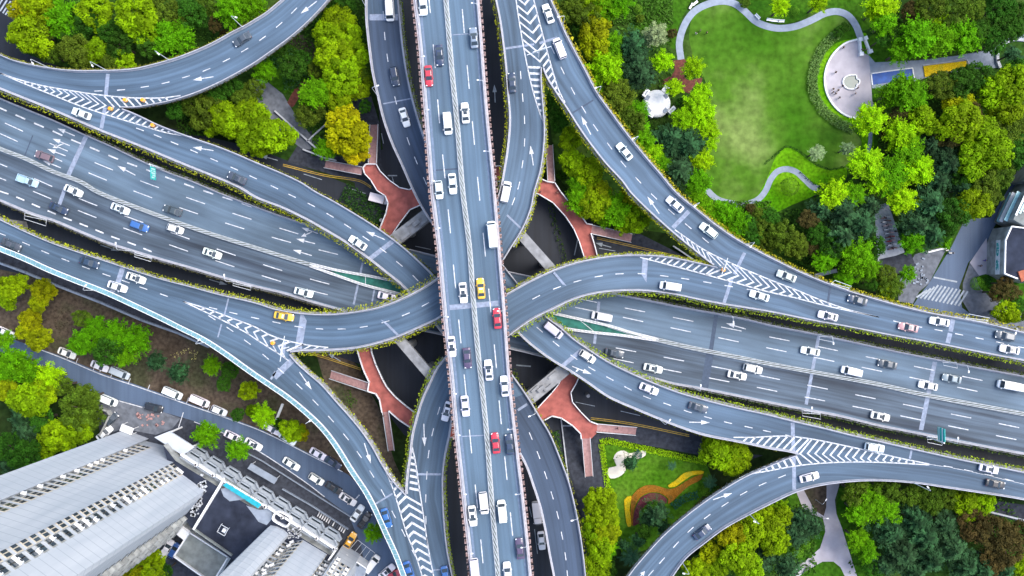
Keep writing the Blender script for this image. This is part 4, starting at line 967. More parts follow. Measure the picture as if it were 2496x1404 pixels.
def ringmesh(out, inn, z, dz):
    bm = bmesh.new()
    vo = [bm.verts.new(P(x, y, z)-c) for x, y in out]; vi = [bm.verts.new(P(x, y, z)-c) for x, y in inn]
    ed = [bm.edges.new((vo[i], vo[(i+1) % len(vo)])) for i in range(len(vo))]+[bm.edges.new((vi[i], vi[(i+1) % len(vi)])) for i in range(len(vi))]
    bmesh.ops.triangle_fill(bm, use_beauty=True, use_dissolve=False, edges=ed)
    bmesh.ops.recalc_face_normals(bm, faces=bm.faces[:])
    if sum(f.normal.z for f in bm.faces) < 0: bmesh.ops.reverse_faces(bm, faces=bm.faces[:])
    r = bmesh.ops.extrude_face_region(bm, geom=bm.faces[:])
    for v in r['geom']:
        if isinstance(v, bmesh.types.BMVert): v.co.z += dz
    bmesh.ops.recalc_face_normals(bm, faces=bm.faces[:])
    me = bpy.data.meshes.new('walkway'); bm.to_mesh(me); bm.free(); return me
me = ringmesh(OUT, INN, FB-.6, .6); me.materials.append(M['red_deck'])
ov = bpy.data.objects.new('walkway', me); col.objects.link(ov); ov.parent = fb
def fb_rail(pts, mat='white'):
    mb = MB(); q = [P(p[0], p[1], FB)-c for p in pts]
    for a, b in zip(q, q[1:]):
        d = (b-a); L = d.length
        if L < .01: continue
        ang = math.atan2(d.y, d.x); m_ = (a+b)/2
        mb.box(m_+Vector((0, 0, .55)), (L+.15, .2, 1.1), ang)
    mb.build('parapet', M[mat], fb)
ck = OUT
fb_rail(OUT[0:19]); fb_rail(OUT[19:31]); fb_rail(OUT[33:44]); fb_rail(OUT[45:]+OUT[:1]); fb_rail(INN+INN[:1])
for pts in (((884,408),(794,393),(791,408),(881,427)), ((899,399),(904,303),(921,305),(919,400)), ((1335,442),(1331,356),(1346,352),(1352,444)), ((1443,549),(1541,571),(1538,591),(1440,570)), ((1455,1032),(1551,1043),(1550,1058),(1454,1052)), ((1418,1067),(1426,1163),(1445,1159),(1438,1067)), ((898,932),(806,904),(806,921),(897,953)), ((933,1003),(944,1099),(965,1097),(948,1001))):
    a, b, b2, a2 = pts
    top = (Vector(a)+Vector(a2))/2; bot = (Vector(b)+Vector(b2))/2
    w_ = (P(*a, 4)-P(*a2, 4)).length*.95
    T_ = P(top.x, top.y, FB)-c; B_ = P(bot.x, bot.y, .2)-c
    T_.z = FB; B_.z = 0.05
    d = B_-T_; dh = Vector((d.x, d.y, 0)); L = dh.length; dh.normalize(); ang = math.atan2(dh.y, dh.x)
    st = MB(); n = 30; rl = MB()
    for k in range(n):
        f = (k+.5)/n
        if .47 < f < .53: f_z = .5
        else: f_z = f
        p = T_+dh*L*f; z = FB*(1-f_z)
        st.box((p.x, p.y, z-.25), (L/n*1.02, w_, .5+.002*k), ang)
    s_ = st.build('stairs', M['stair_pink'], fb)
    for sd_ in (-1, 1):
        nn = Vector((-dh.y, dh.x, 0))*sd_*(w_/2+.04)
        rl.tube([T_+nn+Vector((0, 0, 1)), T_+dh*L+nn+Vector((0, 0, 1-FB+.05))], .07, 4)
        rl.tube([T_+nn+Vector((0, 0, .5)), T_+dh*L+nn+Vector((0, 0, .5-FB+.05))], .05, 4)
    rl.build('handrail', M['steel'], s_)
for px, py in ((905,430),(975,490),(935,540),(890,880),(930,950),(1330,455),(1400,520),(1440,580),(1430,960),(1330,1000),(1430,1045)):
    pm = MB(); q = P(px, py, 0)-c; pm.tube([q, q+Vector((0, 0, FB-.61))], .45, 10); pm.build('column', M['concrete'], fb)

# ------------------------------------------------------------------ markings on the ground roads
gm = MB(); zg = lambda x, y: .0
def gq(a, b, w_, z=.05):
    p, q = P(*a, z), P(*b, z); d = (q-p).normalized(); n = Vector((-d.y, d.x, 0))*w_/2; gm.quad(p-n, q-n, q+n, p+n)
for a, b in (((-6,18),(6,-2)),((0,27),(17,0)),((7,32),(26,3)),((13,36),(34,7)),((20,39),(40,15)),((27,43),(43,24)),((33,47),(44,33))): gq(a, b, .42)
for a, b in (((740,424),(785,438)),((851,459),(892,472)),((1403,980),(1450,990)),((1513,1002),(1560,1013)),((1290,1235),(1296,1260)),((1303,1290),(1310,1350)),((1012,600),(1050,608)),((1245,843),(1262,848)),((1460,605),(1500,612)),((930,325),(935,350)),((955,428),(965,465))): gq(a, b, .16)
gq((1258,890),(1294,893),.35); gq((945,428),(968,428),.3); gq((1372,1038),(1395,1038),.35); gq((1400,622),(1408,585),.25)
for k in range(12):  # zebra crossing at the right edge
    x = 2234+k*9.3; y0 = 725+k*1.9; gq((x, y0), (x+26-k*.3, y0-36+max(0, 3-k)*6), .45, .05)
gq((2276,676),(2333,687),.4)
gmo = MB(); gmo.v = gm.v; gmo.f = gm.f; gmo.m = gm.m
zfz = lambda x, y: .02
for tl, tp in (((245,597),(291,612)),((510,681),(554,694)),((677,391),(632,378)),((1207,250),(1205,206)),((1490,603),(1452,592)),((830,880),(800,862))): arrow(gmo, tl, tp, zfz)
tag(gmo.build('road_markings', M['paint_worn']), 'worn white arrows, dashes and zebra stripes on the ground roads', 'road markings', kind='structure')
ys = MB()
for pts in ([(690,400),(790,425),(880,440),(905,455)], [(1440,1018),(1500,1025),(1560,1035),(1680,1060)], [(1455,578),(1560,602),(1700,635)], [(760,860),(800,872),(880,898)]):
    for dy in (0, 4): strip(ys, spline([(x, y+dy) for x, y in pts], 6), .15, lambda x, y: .06)
tag(ys.build('road_markings', M['paint_yellow']), 'double yellow lines along the ground road kerbs', 'road markings', kind='structure')
ss = MB()
strip(ss, spline([(60,838),(150,872),(250,914),(333,942),(460,987),(560,1022),(640,1052),(780,1122),(835,1150)], 6), .2, lambda x, y: .05)
strip(ss, spline([(290,977),(347,993)], 6), .2, lambda x, y: .05); strip(ss, spline([(473,1028),(547,1057),(624,1096),(684,1134),(751,1180),(791,1211)], 6), .2, lambda x, y: .05)
strip(ss, [(434,1046),(447,1005)], .2, lambda x, y: .05); strip(ss, [(862,1222),(876,1206)], .3, lambda x, y: .05)
for p in ((190,873),(232,890),(275,906),(318,922),(365,938),(400,950),(460,969),(512,988),(545,1001)): strip(ss, [p, (p[0]-6, p[1]+15)], .15, lambda x, y: .05)
tag(ss.build('road_markings', M['paint']), 'white parking lines along the side street', 'road markings', kind='structure')
# ------------------------------------------------------------------ trees
def ico_dirs(n):
    out = []; ga = math.pi*(3-5**.5)
    for i in range(n):
        z = 1-2*(i+.5)/n; r = math.sqrt(1-z*z); out.append(Vector((r*math.cos(ga*i), r*math.sin(ga*i), z)))
    return out
def crown_clumpy(seed, nl=50, per=88, ls=.060, lr=(.17, .27), flat=.45, squash=.72):
    "broadleaf crown of many leaf clumps over a lumpy dome, unit radius, base at z=-0.6"
    random.seed(seed); mb = MB(); mb.t = []
    ph = [random.uniform(0, 6.28) for _ in range(4)]
    for k in range(nl):
        z = random.uniform(-.35, 1)**1.0; a = random.uniform(0, 6.28)
        r = math.sqrt(max(0, 1-max(z, 0)**2)); lim = 1+.14*math.sin(2*a+ph[0])+.10*math.sin(3*a+ph[1])+.08*math.sin(5*a+ph[2])
        q = random.uniform(.72, .98)
        c = Vector((r*math.cos(a)*lim*q*.86, r*math.sin(a)*lim*q*.86, z*squash*q))
        R_ = random.uniform(*lr); tone = random.uniform(.62, 1.35)
        for _ in range(per):
            d = Vector((random.gauss(0, 1), random.gauss(0, 1), random.gauss(.25, 1))).normalized()
            p = c+d*R_*random.uniform(.75, 1.05)
            leaf(mb, p, ls*random.uniform(.7, 1.3), tone*random.uniform(.78, 1.22), flat, d+Vector((0, 0, .5)))
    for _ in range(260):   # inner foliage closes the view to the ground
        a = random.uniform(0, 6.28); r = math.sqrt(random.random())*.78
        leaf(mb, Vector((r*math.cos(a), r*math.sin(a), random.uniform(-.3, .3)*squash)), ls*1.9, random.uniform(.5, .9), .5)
    return mb.mesh('crown', M['leaf'])
def crown_feathery(seed, nb=74, ls=.042, squash=.8):
    "loose crown of drooping sprays with ragged edge"
    random.seed(seed); mb = MB(); mb.t = []
    for k in range(nb):
        a = random.uniform(0, 6.28); el = random.uniform(-.15, 1.45); L = random.uniform(.75, 1.12)
        d = Vector((math.cos(a)*math.cos(el), math.sin(a)*math.cos(el), math.sin(el)*squash)); tone = random.uniform(.7, 1.35)
        for i in range(54):
            t = random.uniform(.35, 1)**.7
            p = d*L*t+Vector((random.gauss(0, .06), random.gauss(0, .06), random.gauss(0, .04)-.15*t*t))
            leaf(mb, p, ls*random.uniform(.7, 1.5), tone*random.uniform(.75, 1.25), .55)
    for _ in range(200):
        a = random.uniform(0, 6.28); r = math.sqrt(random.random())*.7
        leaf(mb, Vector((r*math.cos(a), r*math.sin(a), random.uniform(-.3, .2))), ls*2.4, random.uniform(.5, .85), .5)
    return mb.mesh('crown', M['leaf'])
def crown_conifer(seed, nb=46, squash=1.2):
    "layered radial boughs with fine needles (cedar)"
    random.seed(seed); mb = MB(); mb.t = []
    for k in range(nb):
        f = k/nb; a = k*2.4+random.uniform(-.3, .3); z = -.5+1.35*f; L = (1.08-f*.85)*random.uniform(.75, 1.15)
        d = Vector((math.cos(a), math.sin(a), -.12)); n = Vector((-d.y, d.x, 0)); tone = random.uniform(.45, 1.9)
        for i in range(78):
            t = random.random()**.75; wd = .16*L*(1-.55*t)
            p = d*L*t+n*random.gauss(0, wd)+Vector((0, 0, z*squash*.6-.12*t+random.gauss(0, .03)))
            u = (d+n*random.uniform(-.9, .9)); u.normalize(); v = u.cross(Vector((0, 0, 1))); s = random.uniform(.035, .07)
            mb.quad(p-u*s, p+v*s*.3, p+u*s, p-v*s*.3); mb.t.append(tone*random.uniform(.7, 1.4)*(.8+.4*t))
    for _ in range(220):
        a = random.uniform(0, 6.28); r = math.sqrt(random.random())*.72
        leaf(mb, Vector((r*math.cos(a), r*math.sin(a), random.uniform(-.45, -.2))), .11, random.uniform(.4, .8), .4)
    return mb.mesh('crown', M['leaf'])
def crown_palm(seed):
    random.seed(seed); mb = MB(); mb.t = []
    for k in range(26):
        a = k*2.399+random.uniform(-.2, .2); el = random.uniform(.0, .8); L = random.uniform(.75, 1.05)
        prev = Vector((0, 0, .1)); d0 = Vector((math.cos(a)*math.cos(el), math.sin(a)*math.cos(el), math.sin(el)))
        for i in range(12):
            t = (i+1)/12; p = d0*L*t+Vector((0, 0, .1-.55*t*t)); d = (p-prev).normalized(); n = d.cross(Vector((0, 0, 1))).normalized()
            for s in (-1, 1):
                q = p+n*s*.16*(1-.5*t)+d*.09
                mb.quad(p-d*.03, p+d*.03, q+d*.02, q-d*.01); mb.t.append(random.uniform(.6, 1.4))
            prev = p
    return mb.mesh('crown', M['leaf'])
def crown_shrub(seed):
    random.seed(seed); mb = MB(); mb.t = []
    for d in ico_dirs(420):
        if d.z < -.5: continue
        leaf(mb, d*random.uniform(.9, 1.03), .12, random.uniform(.75, 1.25), .35, d)
    return mb.mesh('crown', M['leaf'])
def trunk_mesh(seed, limbs=5, rad=.09):
    random.seed(seed); mb = MB()
    mb.tube([(0, 0, 0), (.02, .01, .5), (0, .03, 1.0), (.02, 0, 1.35)], [rad*1.25, rad, rad*.8, rad*.35], 8)
    for k in range(limbs):
        a = k*6.28/limbs+random.uniform(-.4, .4); z = random.uniform(.75, 1.05)
        mb.tube([(0, 0, z), (.22*math.cos(a), .22*math.sin(a), z+.22), (.48*math.cos(a), .48*math.sin(a), z+.38)], [rad*.5, rad*.35, rad*.12], 5)
    return mb.mesh('trunk', M['bark'])
CROWN = {'c': [crown_clumpy(11+i) for i in range(5)], 'f': [crown_feathery(31+i) for i in range(4)], 'k': [crown_clumpy(51+i, 62, 64, .047, (.13, .2), .6, .6) for i in range(3)],
         'n': [crown_conifer(71+i) for i in range(4)], 'p': [crown_palm(91), crown_palm(92)], 's': [crown_shrub(95)]}
TRUNK = [trunk_mesh(5), trunk_mesh(6), trunk_mesh(8)]
# code: crown form, colour, name, wording
KIND = {'L': ('f', (.25,.47,.002), 'lime_tree', 'feathery lime green tree'), 'G': ('f', (.10,.29,.002), 'leafy_tree', 'bright green feathery tree'),
        'Y': ('c', (.24,.28,.002), 'yellow_tree', 'olive-yellow clumpy tree'), 'Z': ('c', (.37,.365,.002), 'golden_tree', 'golden yellow clumpy tree'), 'V': ('c', (.19,.32,.002), 'camphor_tree', 'yellow-green clumpy tree'),
        'O': ('k', (.085,.148,.010), 'olive_tree', 'olive green tree'), 'D': ('n', (.027,.076,.027), 'cedar_tree', 'dark green conifer'),
        'B': ('k', (.082,.066,.018), 'copper_tree', 'brownish tree'), 'M': ('k', (.035,.115,.008), 'broadleaf_tree', 'mid green dense tree'),
        'P': ('p', (.05,.13,.065), 'palm_tree', 'spiky palm'), 'S': ('s', (.11,.26,.015), 'clipped_shrub', 'round clipped shrub'),
        'W': ('f', (.26,.36,.16), 'pale_tree', 'pale flowering tree')}
def ordn(i):
    return ['first','second','third','fourth','fifth','sixth','seventh','eighth','ninth','tenth','eleventh','twelfth','thirteenth','fourteenth','fifteenth','sixteenth','seventeenth','eighteenth','nineteenth','twentieth'][i] if i < 20 else '%dth' % (i+1)
# zone phrase ; axis along which its trees are counted ; x,y,radius,kind (photo pixels)
ZONES = [
("the upper left corner grove", 'left', "75 85 50 V;95 25 45 V;87 75 48 O;67 20 42 Y;150 43 50 G;200 50 42 M;187 127 42 O;233 127 34 V;300 153 30 V;293 108 36 M;333 27 52 V;350 72 40 V;423 93 50 G;360 112 30 M;400 22 40 O;233 25 44 V;467 33 40 M;567 24 44 G;610 10 42 G;525 60 20 B;548 88 16 B;180 90 30 M;260 70 32 M;120 130 30 O;445 45 28 O;500 15 30 O;270 150 26 O"),
("the grove left of the top deck", 'top', "830 18 36 M;824 47 40 V;804 90 44 V;846 93 38 V;817 135 46 V;862 138 38 V;830 190 48 V;868 205 38 V;890 187 26 O;826 242 36 V;771 227 42 G;757 273 38 O;850 333 50 Z;838 293 40 Z;864 368 32 Z;793 362 26 G;644 173 30 G;712 165 34 M;738 145 24 M;674 330 46 V;641 347 36 V;624 290 40 V;680 120 22 M;770 170 22 O;890 260 18 M;885 90 22 M;735 35 20 M"),
("the grove under the left slip road", 'left', "500 273 45 O;550 283 40 V;433 267 28 M;467 253 30 O;567 305 38 V;607 277 40 V;612 340 36 V;617 217 28 O;567 213 26 M;530 240 24 M;590 240 26 O;520 310 24 V;480 300 18 O"),
("the upper right ramp wedge", 'top', "1352 262 26 M;1366 300 24 M;1391 340 32 V;1398 400 34 V;1437 423 38 V;1413 450 34 G;1410 490 34 G;1450 501 42 V;1500 511 44 G;1531 488 32 Y;1548 531 36 V;1465 474 32 Y;1478 535 24 G;1520 545 26 V;1345 235 14 M;1372 425 16 M"),
("the park wood by the slip road", 'top', "1398 22 40 O;1425 35 38 O;1446 82 42 Y;1449 116 36 Y;1440 8 36 V;1481 20 40 G;1510 8 34 G;1497 103 28 G;1475 165 44 L;1497 140 30 G;1415 75 24 M;1505 233 44 O;1541 300 36 O;1520 205 26 G;1568 342 30 G;1592 375 30 L;1615 405 30 G;1560 270 24 G;1497 275 22 O;1455 215 20 G;1540 335 20 O"),
("the trees round the white dome", 'top', "1541 112 48 D;1550 148 38 D;1562 180 44 D;1530 190 24 D;1601 83 30 W;1638 82 14 B;1577 95 18 W;1616 150 28 L;1690 166 28 L;1643 214 23 L;1712 224 25 L;1698 253 34 L;1714 283 34 L;1728 320 28 L;1729 350 22 L;1665 290 30 L;1562 304 24 G;1640 338 42 D;1600 335 24 D;1681 353 46 D;1655 417 46 D;1708 393 32 L;1698 443 36 G;1690 300 24 L;1640 365 28 D;1533 258 20 G;1660 250 14 M"),
("the upper edge of the park lawn", 'left', "1902 17 25 L;1995 7 25 L;1939 28 10 S;1555 22 11 S;1560 45 12 O;1990 372 20 W;2066 362 17 W;2078 358 6 W;1815 8 14 O;2045 78 16 M;2058 68 14 M"),
("the wood above the plaza walk", 'left', "2149 13 40 L;2157 57 34 G;2219 27 26 B;2265 20 38 O;2322 30 44 O;2370 15 36 O;2439 13 42 M;2449 40 18 Y;2457 67 42 M;2235 92 50 G;2292 50 26 L;2192 127 30 G;2289 97 44 G;2349 93 44 G;2389 80 34 M;2424 103 32 M;2180 90 20 M;2485 30 30 M;2150 95 18 M;2470 130 24 D;2485 150 22 D;2130 30 22 L;2320 70 30 G"),
("the wood below the plaza", 'left', "2207 224 48 G;2172 228 34 G;2232 242 36 G;2119 292 40 L;2190 288 30 B;2249 293 36 V;2192 327 44 L;2212 367 40 G;2112 400 42 L;2165 430 46 G;2239 417 40 L;2140 440 34 L;2270 350 36 D;2230 330 22 L;2160 330 16 B;2290 300 18 M"),
("the tall wood at the right edge", 'top', "2335 257 36 Z;2292 207 40 O;2339 200 40 M;2382 187 38 M;2422 227 46 V;2465 213 50 V;2475 182 40 M;2445 267 46 V;2339 302 54 V;2318 327 42 B;2389 333 50 V;2424 367 46 V;2372 390 46 V;2455 327 46 O;2315 400 46 D;2289 440 38 D;2405 450 38 O;2441 417 38 O;2365 290 40 B;2475 280 36 O;2480 370 40 M;2355 425 36 M;2310 365 28 D"),
("the wood above the scooter path", 'left', "1925 455 22 S;2032 478 44 L;2079 475 34 G;2122 500 34 D;2199 487 38 L;2232 498 28 V;2059 520 46 D;2005 511 34 D;2099 551 48 D;2055 578 46 D;1972 535 26 B;2012 635 30 G;2089 628 44 G;2115 655 34 G;2122 605 34 M;2172 701 32 O;2155 668 28 O;2212 668 22 G;2160 715 24 V;1905 575 38 O;1940 597 34 O;1982 601 24 B;1990 570 30 M;2030 600 34 M;2060 680 26 G;2130 690 22 M;2010 470 24 M"),
("the wood by the right street", 'left', "2272 501 54 D;2239 551 44 D;2272 570 44 D;2225 585 34 G;2322 518 44 M;2372 495 44 V;2405 478 36 O;2300 560 30 M;2210 560 20 D;2452 761 32 V;2382 691 16 S;2430 712 24 B;2465 715 26 B;2450 690 20 B;2478 745 24 M;2478 765 26 O;2300 590 20 G;2350 460 30 D"),
("the lawn to slip road shrubs", 'left', "1715 508 30 G;1765 520 36 G;1798 541 36 G;1831 511 16 B;1821 551 28 M;1850 553 28 M;1781 561 28 G;1831 580 28 M;1866 600 26 O;1700 480 24 G;1740 545 24 G;1745 515 20 L;1870 560 30 O;1880 530 24 M;1850 525 20 O"),
("the flower garden's upper corner", 'left', "1758 1103 44 V;1797 1113 40 V;1731 1084 24 V;1780 1135 26 V;1731 1176 20 P;1638 1136 13 P;1538 1129 22 D;1745 1200 16 M;1720 1195 14 S"),
("the row left of the flower garden", 'top', "1465 1219 38 V;1457 1253 36 V;1478 1268 34 V;1450 1296 34 V;1476 1300 34 Y;1462 1331 40 V;1482 1335 26 G;1455 1379 38 V;1442 1225 22 V;1600 1256 38 D;1570 1295 18 M;1538 1355 30 P;1580 1270 22 D;1590 1240 22 M;1620 1290 20 D;1520 1330 14 D;1480 1395 26 M;1560 1318 22 D"),
("the lower right slip road bend", 'left', "1781 1303 38 Y;1831 1290 40 V;1892 1269 38 V;1889 1319 38 V;1798 1356 42 V;1823 1386 38 V;1731 1355 32 Y;1698 1388 32 V;1860 1252 28 V;1955 1269 38 D;1939 1303 42 D;1982 1283 34 D;1945 1346 14 S;1965 1329 11 S;1922 1386 38 D;1875 1350 32 D;1860 1375 28 D;1900 1240 24 V;1905 1350 20 M;1750 1385 30 V"),
("the wood right of the forked path", 'left', "2085 1199 36 O;2119 1225 48 G;2092 1246 34 G;2162 1256 36 G;2162 1195 34 O;2222 1209 34 O;2272 1219 36 O;2322 1213 34 O;2355 1229 36 V;2397 1228 30 V;2089 1313 28 G;2112 1343 30 G;2172 1296 48 D;2232 1269 44 D;2255 1309 54 D;2205 1353 48 D;2272 1363 48 D;2322 1336 48 D;2355 1379 48 D;2372 1273 44 B;2422 1296 48 B;2455 1336 44 B;2424 1369 40 B;2489 1379 30 V;2160 1380 34 D;2310 1280 36 D;2400 1390 40 D;2480 1300 36 B;2130 1385 26 M;2230 1395 40 D;2450 1390 36 D"),
("the soil bank below the left ramps", 'left', "17 701 28 V;40 697 30 V;20 731 24 V;103 708 28 Y;95 737 24 Y;122 711 18 Y;77 781 28 Y;58 807 20 Y;97 828 30 Y;200 777 24 O;233 797 30 G;283 818 40 G;333 828 38 G;213 831 36 G;187 841 24 G;267 855 38 M;305 861 34 G;377 881 27 D;433 908 30 D;517 891 25 G;560 905 24 M;13 828 24 G;607 953 24 V;612 1000 16 V;580 1010 18 M;545 935 20 M"),
("the trees by the tall tower", 'top', "33 885 46 G;67 901 38 G;123 918 34 L;10 911 32 G;20 953 30 Y;73 976 46 V;105 955 36 V;193 996 50 O;213 969 36 O;217 1019 38 O;140 1063 42 V;187 1046 38 V;50 1019 40 D;60 1053 38 D;33 1096 44 M;67 1112 40 M;100 1022 34 M;150 940 28 O;20 1130 34 D;115 1095 26 V;360 1379 42 V;327 1396 34 Y;400 1395 24 M"),
("the street by the noise barrier", 'left', "503 1059 36 G;580 1096 30 G;644 1013 30 L;711 1049 30 V;736 1056 20 Y;909 1299 24 G;680 1035 16 M"),
]
for zone, axis, data in ZONES:
    T = []
    for e in data.split(';'):
        x, y, r, k = e.split(); T.append((float(x), float(y), float(r), k))
    cnt = {}
    for t in T: cnt.setdefault(t[3], []).append(t)
    for k, lst in cnt.items():
        form, colr, nm, word = KIND[k]
        lst.sort(key=lambda t: t[0] if axis == 'left' else t[1])
        for i, (x, y, r, _) in enumerate(lst):
            random.seed(int(x*7919+y*104729))
            rr = r*.102*1.06
            hgt = {'s': rr*.8, 'p': 3.2}.get(form, min(5.2+rr*.75, 10.4) if r > 16 else rr*1.1)
            if form == 'n': hgt = min(5+rr*.9, 9.5)
            hgt += random.uniform(-.8, .8) if r > 16 else 0
            q = P(x, y, hgt)
            root = empty(nm, (q.x, q.y, 0), random.uniform(0, 6.28))
            lb = ('only '+word if len(lst) == 1 else '%s %s from the %s' % (ordn(i), word, axis))+' in '+zone
            tag(root, lb, 'shrub' if form == 's' else 'tree', word+'s in '+zone)
            f = random.uniform(.84, 1.18); hue = random.uniform(-.1, .1)
            cc = (colr[0]*f*(1+hue), colr[1]*f*(1-hue*.3), colr[2]*f)
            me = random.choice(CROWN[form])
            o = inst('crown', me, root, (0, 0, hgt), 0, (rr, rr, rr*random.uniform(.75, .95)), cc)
            o.rotation_euler = (random.uniform(-.12, .12), random.uniform(-.12, .12), 0)
            if form != 's': inst('trunk', random.choice(TRUNK), root, (0, 0, 0), 0, (min(rr, 4)*.9, min(rr, 4)*.9, (hgt+.1*rr)/1.35))

# hedges and low planting built along lines
def hedge_line(pts, width, h, dens, size, color, label, cat='hedge', name='hedge'):
    q = spline(pts, 6); wp = [P(p.x, p.y, 0) for p in q]; mb = MB(); mb.t = []
    c = wp[len(wp)//2].copy()
    for a, b in zip(wp, wp[1:]):
        L = (b-a).length; d = (b-a).normalized(); n = Vector((-d.y, d.x, 0))
        for _ in range(int(L*dens*width)):
            u = random.uniform(-1, 1); p = a.lerp(b, random.random())+n*u*width/2
            p.z = h*(1-.35*u*u)*random.uniform(.55, 1.05)
            leaf(mb, p-c, size*random.uniform(.6, 1.4), random.uniform(.55, 1.45), .6)
    o = mb.build(name, M['leaf'], loc=c); o.color = (*color, 1); tag(o, label, cat); return o
random.seed(3)
hedge_line([(2042,82),(2022,98),(1998,128),(1984,165),(1978,205),(1986,240),(2003,268),(2030,292),(2058,308),(2080,318)], 2.6, 1.1, 26, .22, (.14,.25,.06), 'pale green bushy hedge curving round the plaza side of the lawn')
hedge_line([(1463,1078),(1480,1074),(1520,1082),(1600,1100),(1722,1126)], 1.7, .7, 40, .14, (.36,.62,.01), 'bright lime hedge along the upper side of the flower garden')
hedge_line([(1466,1082),(1472,1130),(1480,1180),(1490,1225)], 1.5, .7, 40, .14, (.36,.62,.01), 'bright lime hedge along the left side of the flower garden')
hedge_line([(1560,1098),(1548,1120),(1530,1135)], 2.0, .8, 24, .2, (.05,.13,.10), 'blue-green planting in the white sand bed', 'plants', 'shrub_bed')
hedge_line([(1640,1235),(1665,1215),(1700,1205)], 2.0, .7, 22, .2, (.03,.12,.07), 'dark blue-green crescent planting in the garden', 'plants', 'shrub_bed')
hedge_line([(1336,470),(1356,560),(1376,640)], 1.5, 1.2, 6, .25, (.05,.10,.02), 'dark low bushes under the upper right gap', 'plants', 'shrub_bed')
hedge_line([(836,470),(870,490),(905,520),(930,545)], 5.5, 1.3, 14, .28, (.035,.095,.02), 'dark green bushes below the ramp beside the red footbridge', 'plants', 'shrub_bed')
hedge_line([(1352,1050),(1362,1100),(1372,1150),(1380,1190)], 2.0, 1.2, 14, .25, (.045,.12,.02), 'dark green strip of bushes under the lower left corner of the garden', 'plants', 'shrub_bed')
hedge_line([(1255,985),(1262,950),(1250,900)], 1.6, 1.2, 10, .25, (.16,.22,.03), 'yellow-green shrubs under the lower right gap', 'plants', 'shrub_bed')
hedge_line([(2400,675),(2412,690),(2440,712)], 2.2, .7, 30, .18, (.03,.12,.015), 'dark green low hedge at the right street corner', 'hedge')
hedge_line([(1378,490),(1420,505),(1520,550),(1580,560)], .9, .9, 12, .2, (.13,.2,.02), 'narrow green hedge along the pavement by the upper right stairs', 'hedge')
hedge_line([(650,160),(690,140),(730,150),(735,185),(690,200)], 4.5, 1.1, 9, .28, (.045,.13,.035), 'dark mixed shrubs in the bed below the upper left slip road', 'plants', 'shrub_bed')
hedge_line([(420,870),(455,855),(480,862),(470,880)], 1.2, .5, 7, .16, (.55,.5,.18), 'pale yellow flowering tufts on the bare soil', 'flowers', 'flower_patch')
hedge_line([(130,760),(165,770),(150,800),(125,790)], 3.0, .5, 5, .14, (.05,.035,.02), 'dark low plants dotted on the bare soil', 'plants', 'shrub_bed')
hedge_line([(845,950),(855,990),(865,970)], 2.0, .5, 8, .2, (.07,.14,.02), 'green tufts on the bare earth by the lower left stairs', 'plants', 'shrub_bed')
hedge_line([(1475,1150),(1510,1110),(1550,1104)], 1.0, .4, 5, .14, (.10,.16,.03), 'small green plants on the white sand bed', 'plants', 'shrub_bed')
# rough grass tufts everywhere under the groves
def tufts(regions, n, label):
    mb = MB(); mb.t = []
    for x0, y0, x1, y1 in regions:
        for _ in range(n):
            p = P(random.uniform(x0, x1), random.uniform(y0, y1), random.uniform(.1, .6)); leaf(mb, p, random.uniform(.2, .5), random.uniform(.4, 1.5), .6)
    o = mb.build('undergrowth', M['leaf']); o.color = (.06, .15, .015, 1); tag(o, label, 'undergrowth', kind='stuff')
hedge_line([(1862,400),(1890,378),(1915,358),(1942,366),(1984,398),(2024,413),(2060,406)], .5, .8, 40, .14, (.02,.07,.008), 'thin dark hedge along the top of the grass bank')
hedge_line([(1948,420),(1972,440),(1992,452),(2012,455)], .5, .7, 40, .14, (.02,.07,.008), 'thin dark hedge above the small curved path')
tufts([(40,0,560,120),(430,230,640,330),(700,0,890,230),(760,300,880,380)], 1500, 'leafy undergrowth below the upper left trees')
tufts([(1380,0,1640,60),(1420,60,1640,420),(2130,20,2480,80),(2140,215,2420,440),(1900,510,2125,660),(1720,490,1880,580)], 1700, 'leafy undergrowth below the park trees')
tufts([(1440,1200,1500,1400),(1700,1330,1900,1400),(1860,1230,1990,1400),(2070,1190,2480,1400)], 1400, 'leafy undergrowth below the lower right trees')

# ------------------------------------------------------------------ vehicles
def loft(mb, secs, m=0):
    "secs: list of rings of equal length, capped"
    n0 = len(mb.v); k = len(secs[0])
    for r in secs: mb.v += [tuple(p) for p in r]
    for i in range(len(secs)-1):
        for j in range(k):
            mb.f.append((n0+i*k+j, n0+i*k+(j+1) % k, n0+(i+1)*k+(j+1) % k, n0+(i+1)*k+j)); mb.m.append(m)
    mb.f.append(tuple(n0+j for j in reversed(range(k)))); mb.m.append(m)
    mb.f.append(tuple(n0+(len(secs)-1)*k+j for j in range(k))); mb.m.append(m)
def ring(x, w_, z0, zt, crown=.03):
    return [(x, -w_*.92, z0), (x, -w_, z0+.18), (x, -w_, z0+(zt-z0)*.6), (x, -w_*.93, zt-.04), (x, -w_*.5, zt+crown*.7), (x, 0, zt+crown), (x, w_*.5, zt+crown*.7), (x, w_*.93, zt-.04), (x, w_, z0+(zt-z0)*.6), (x, w_, z0+.18), (x, w_*.92, z0)]
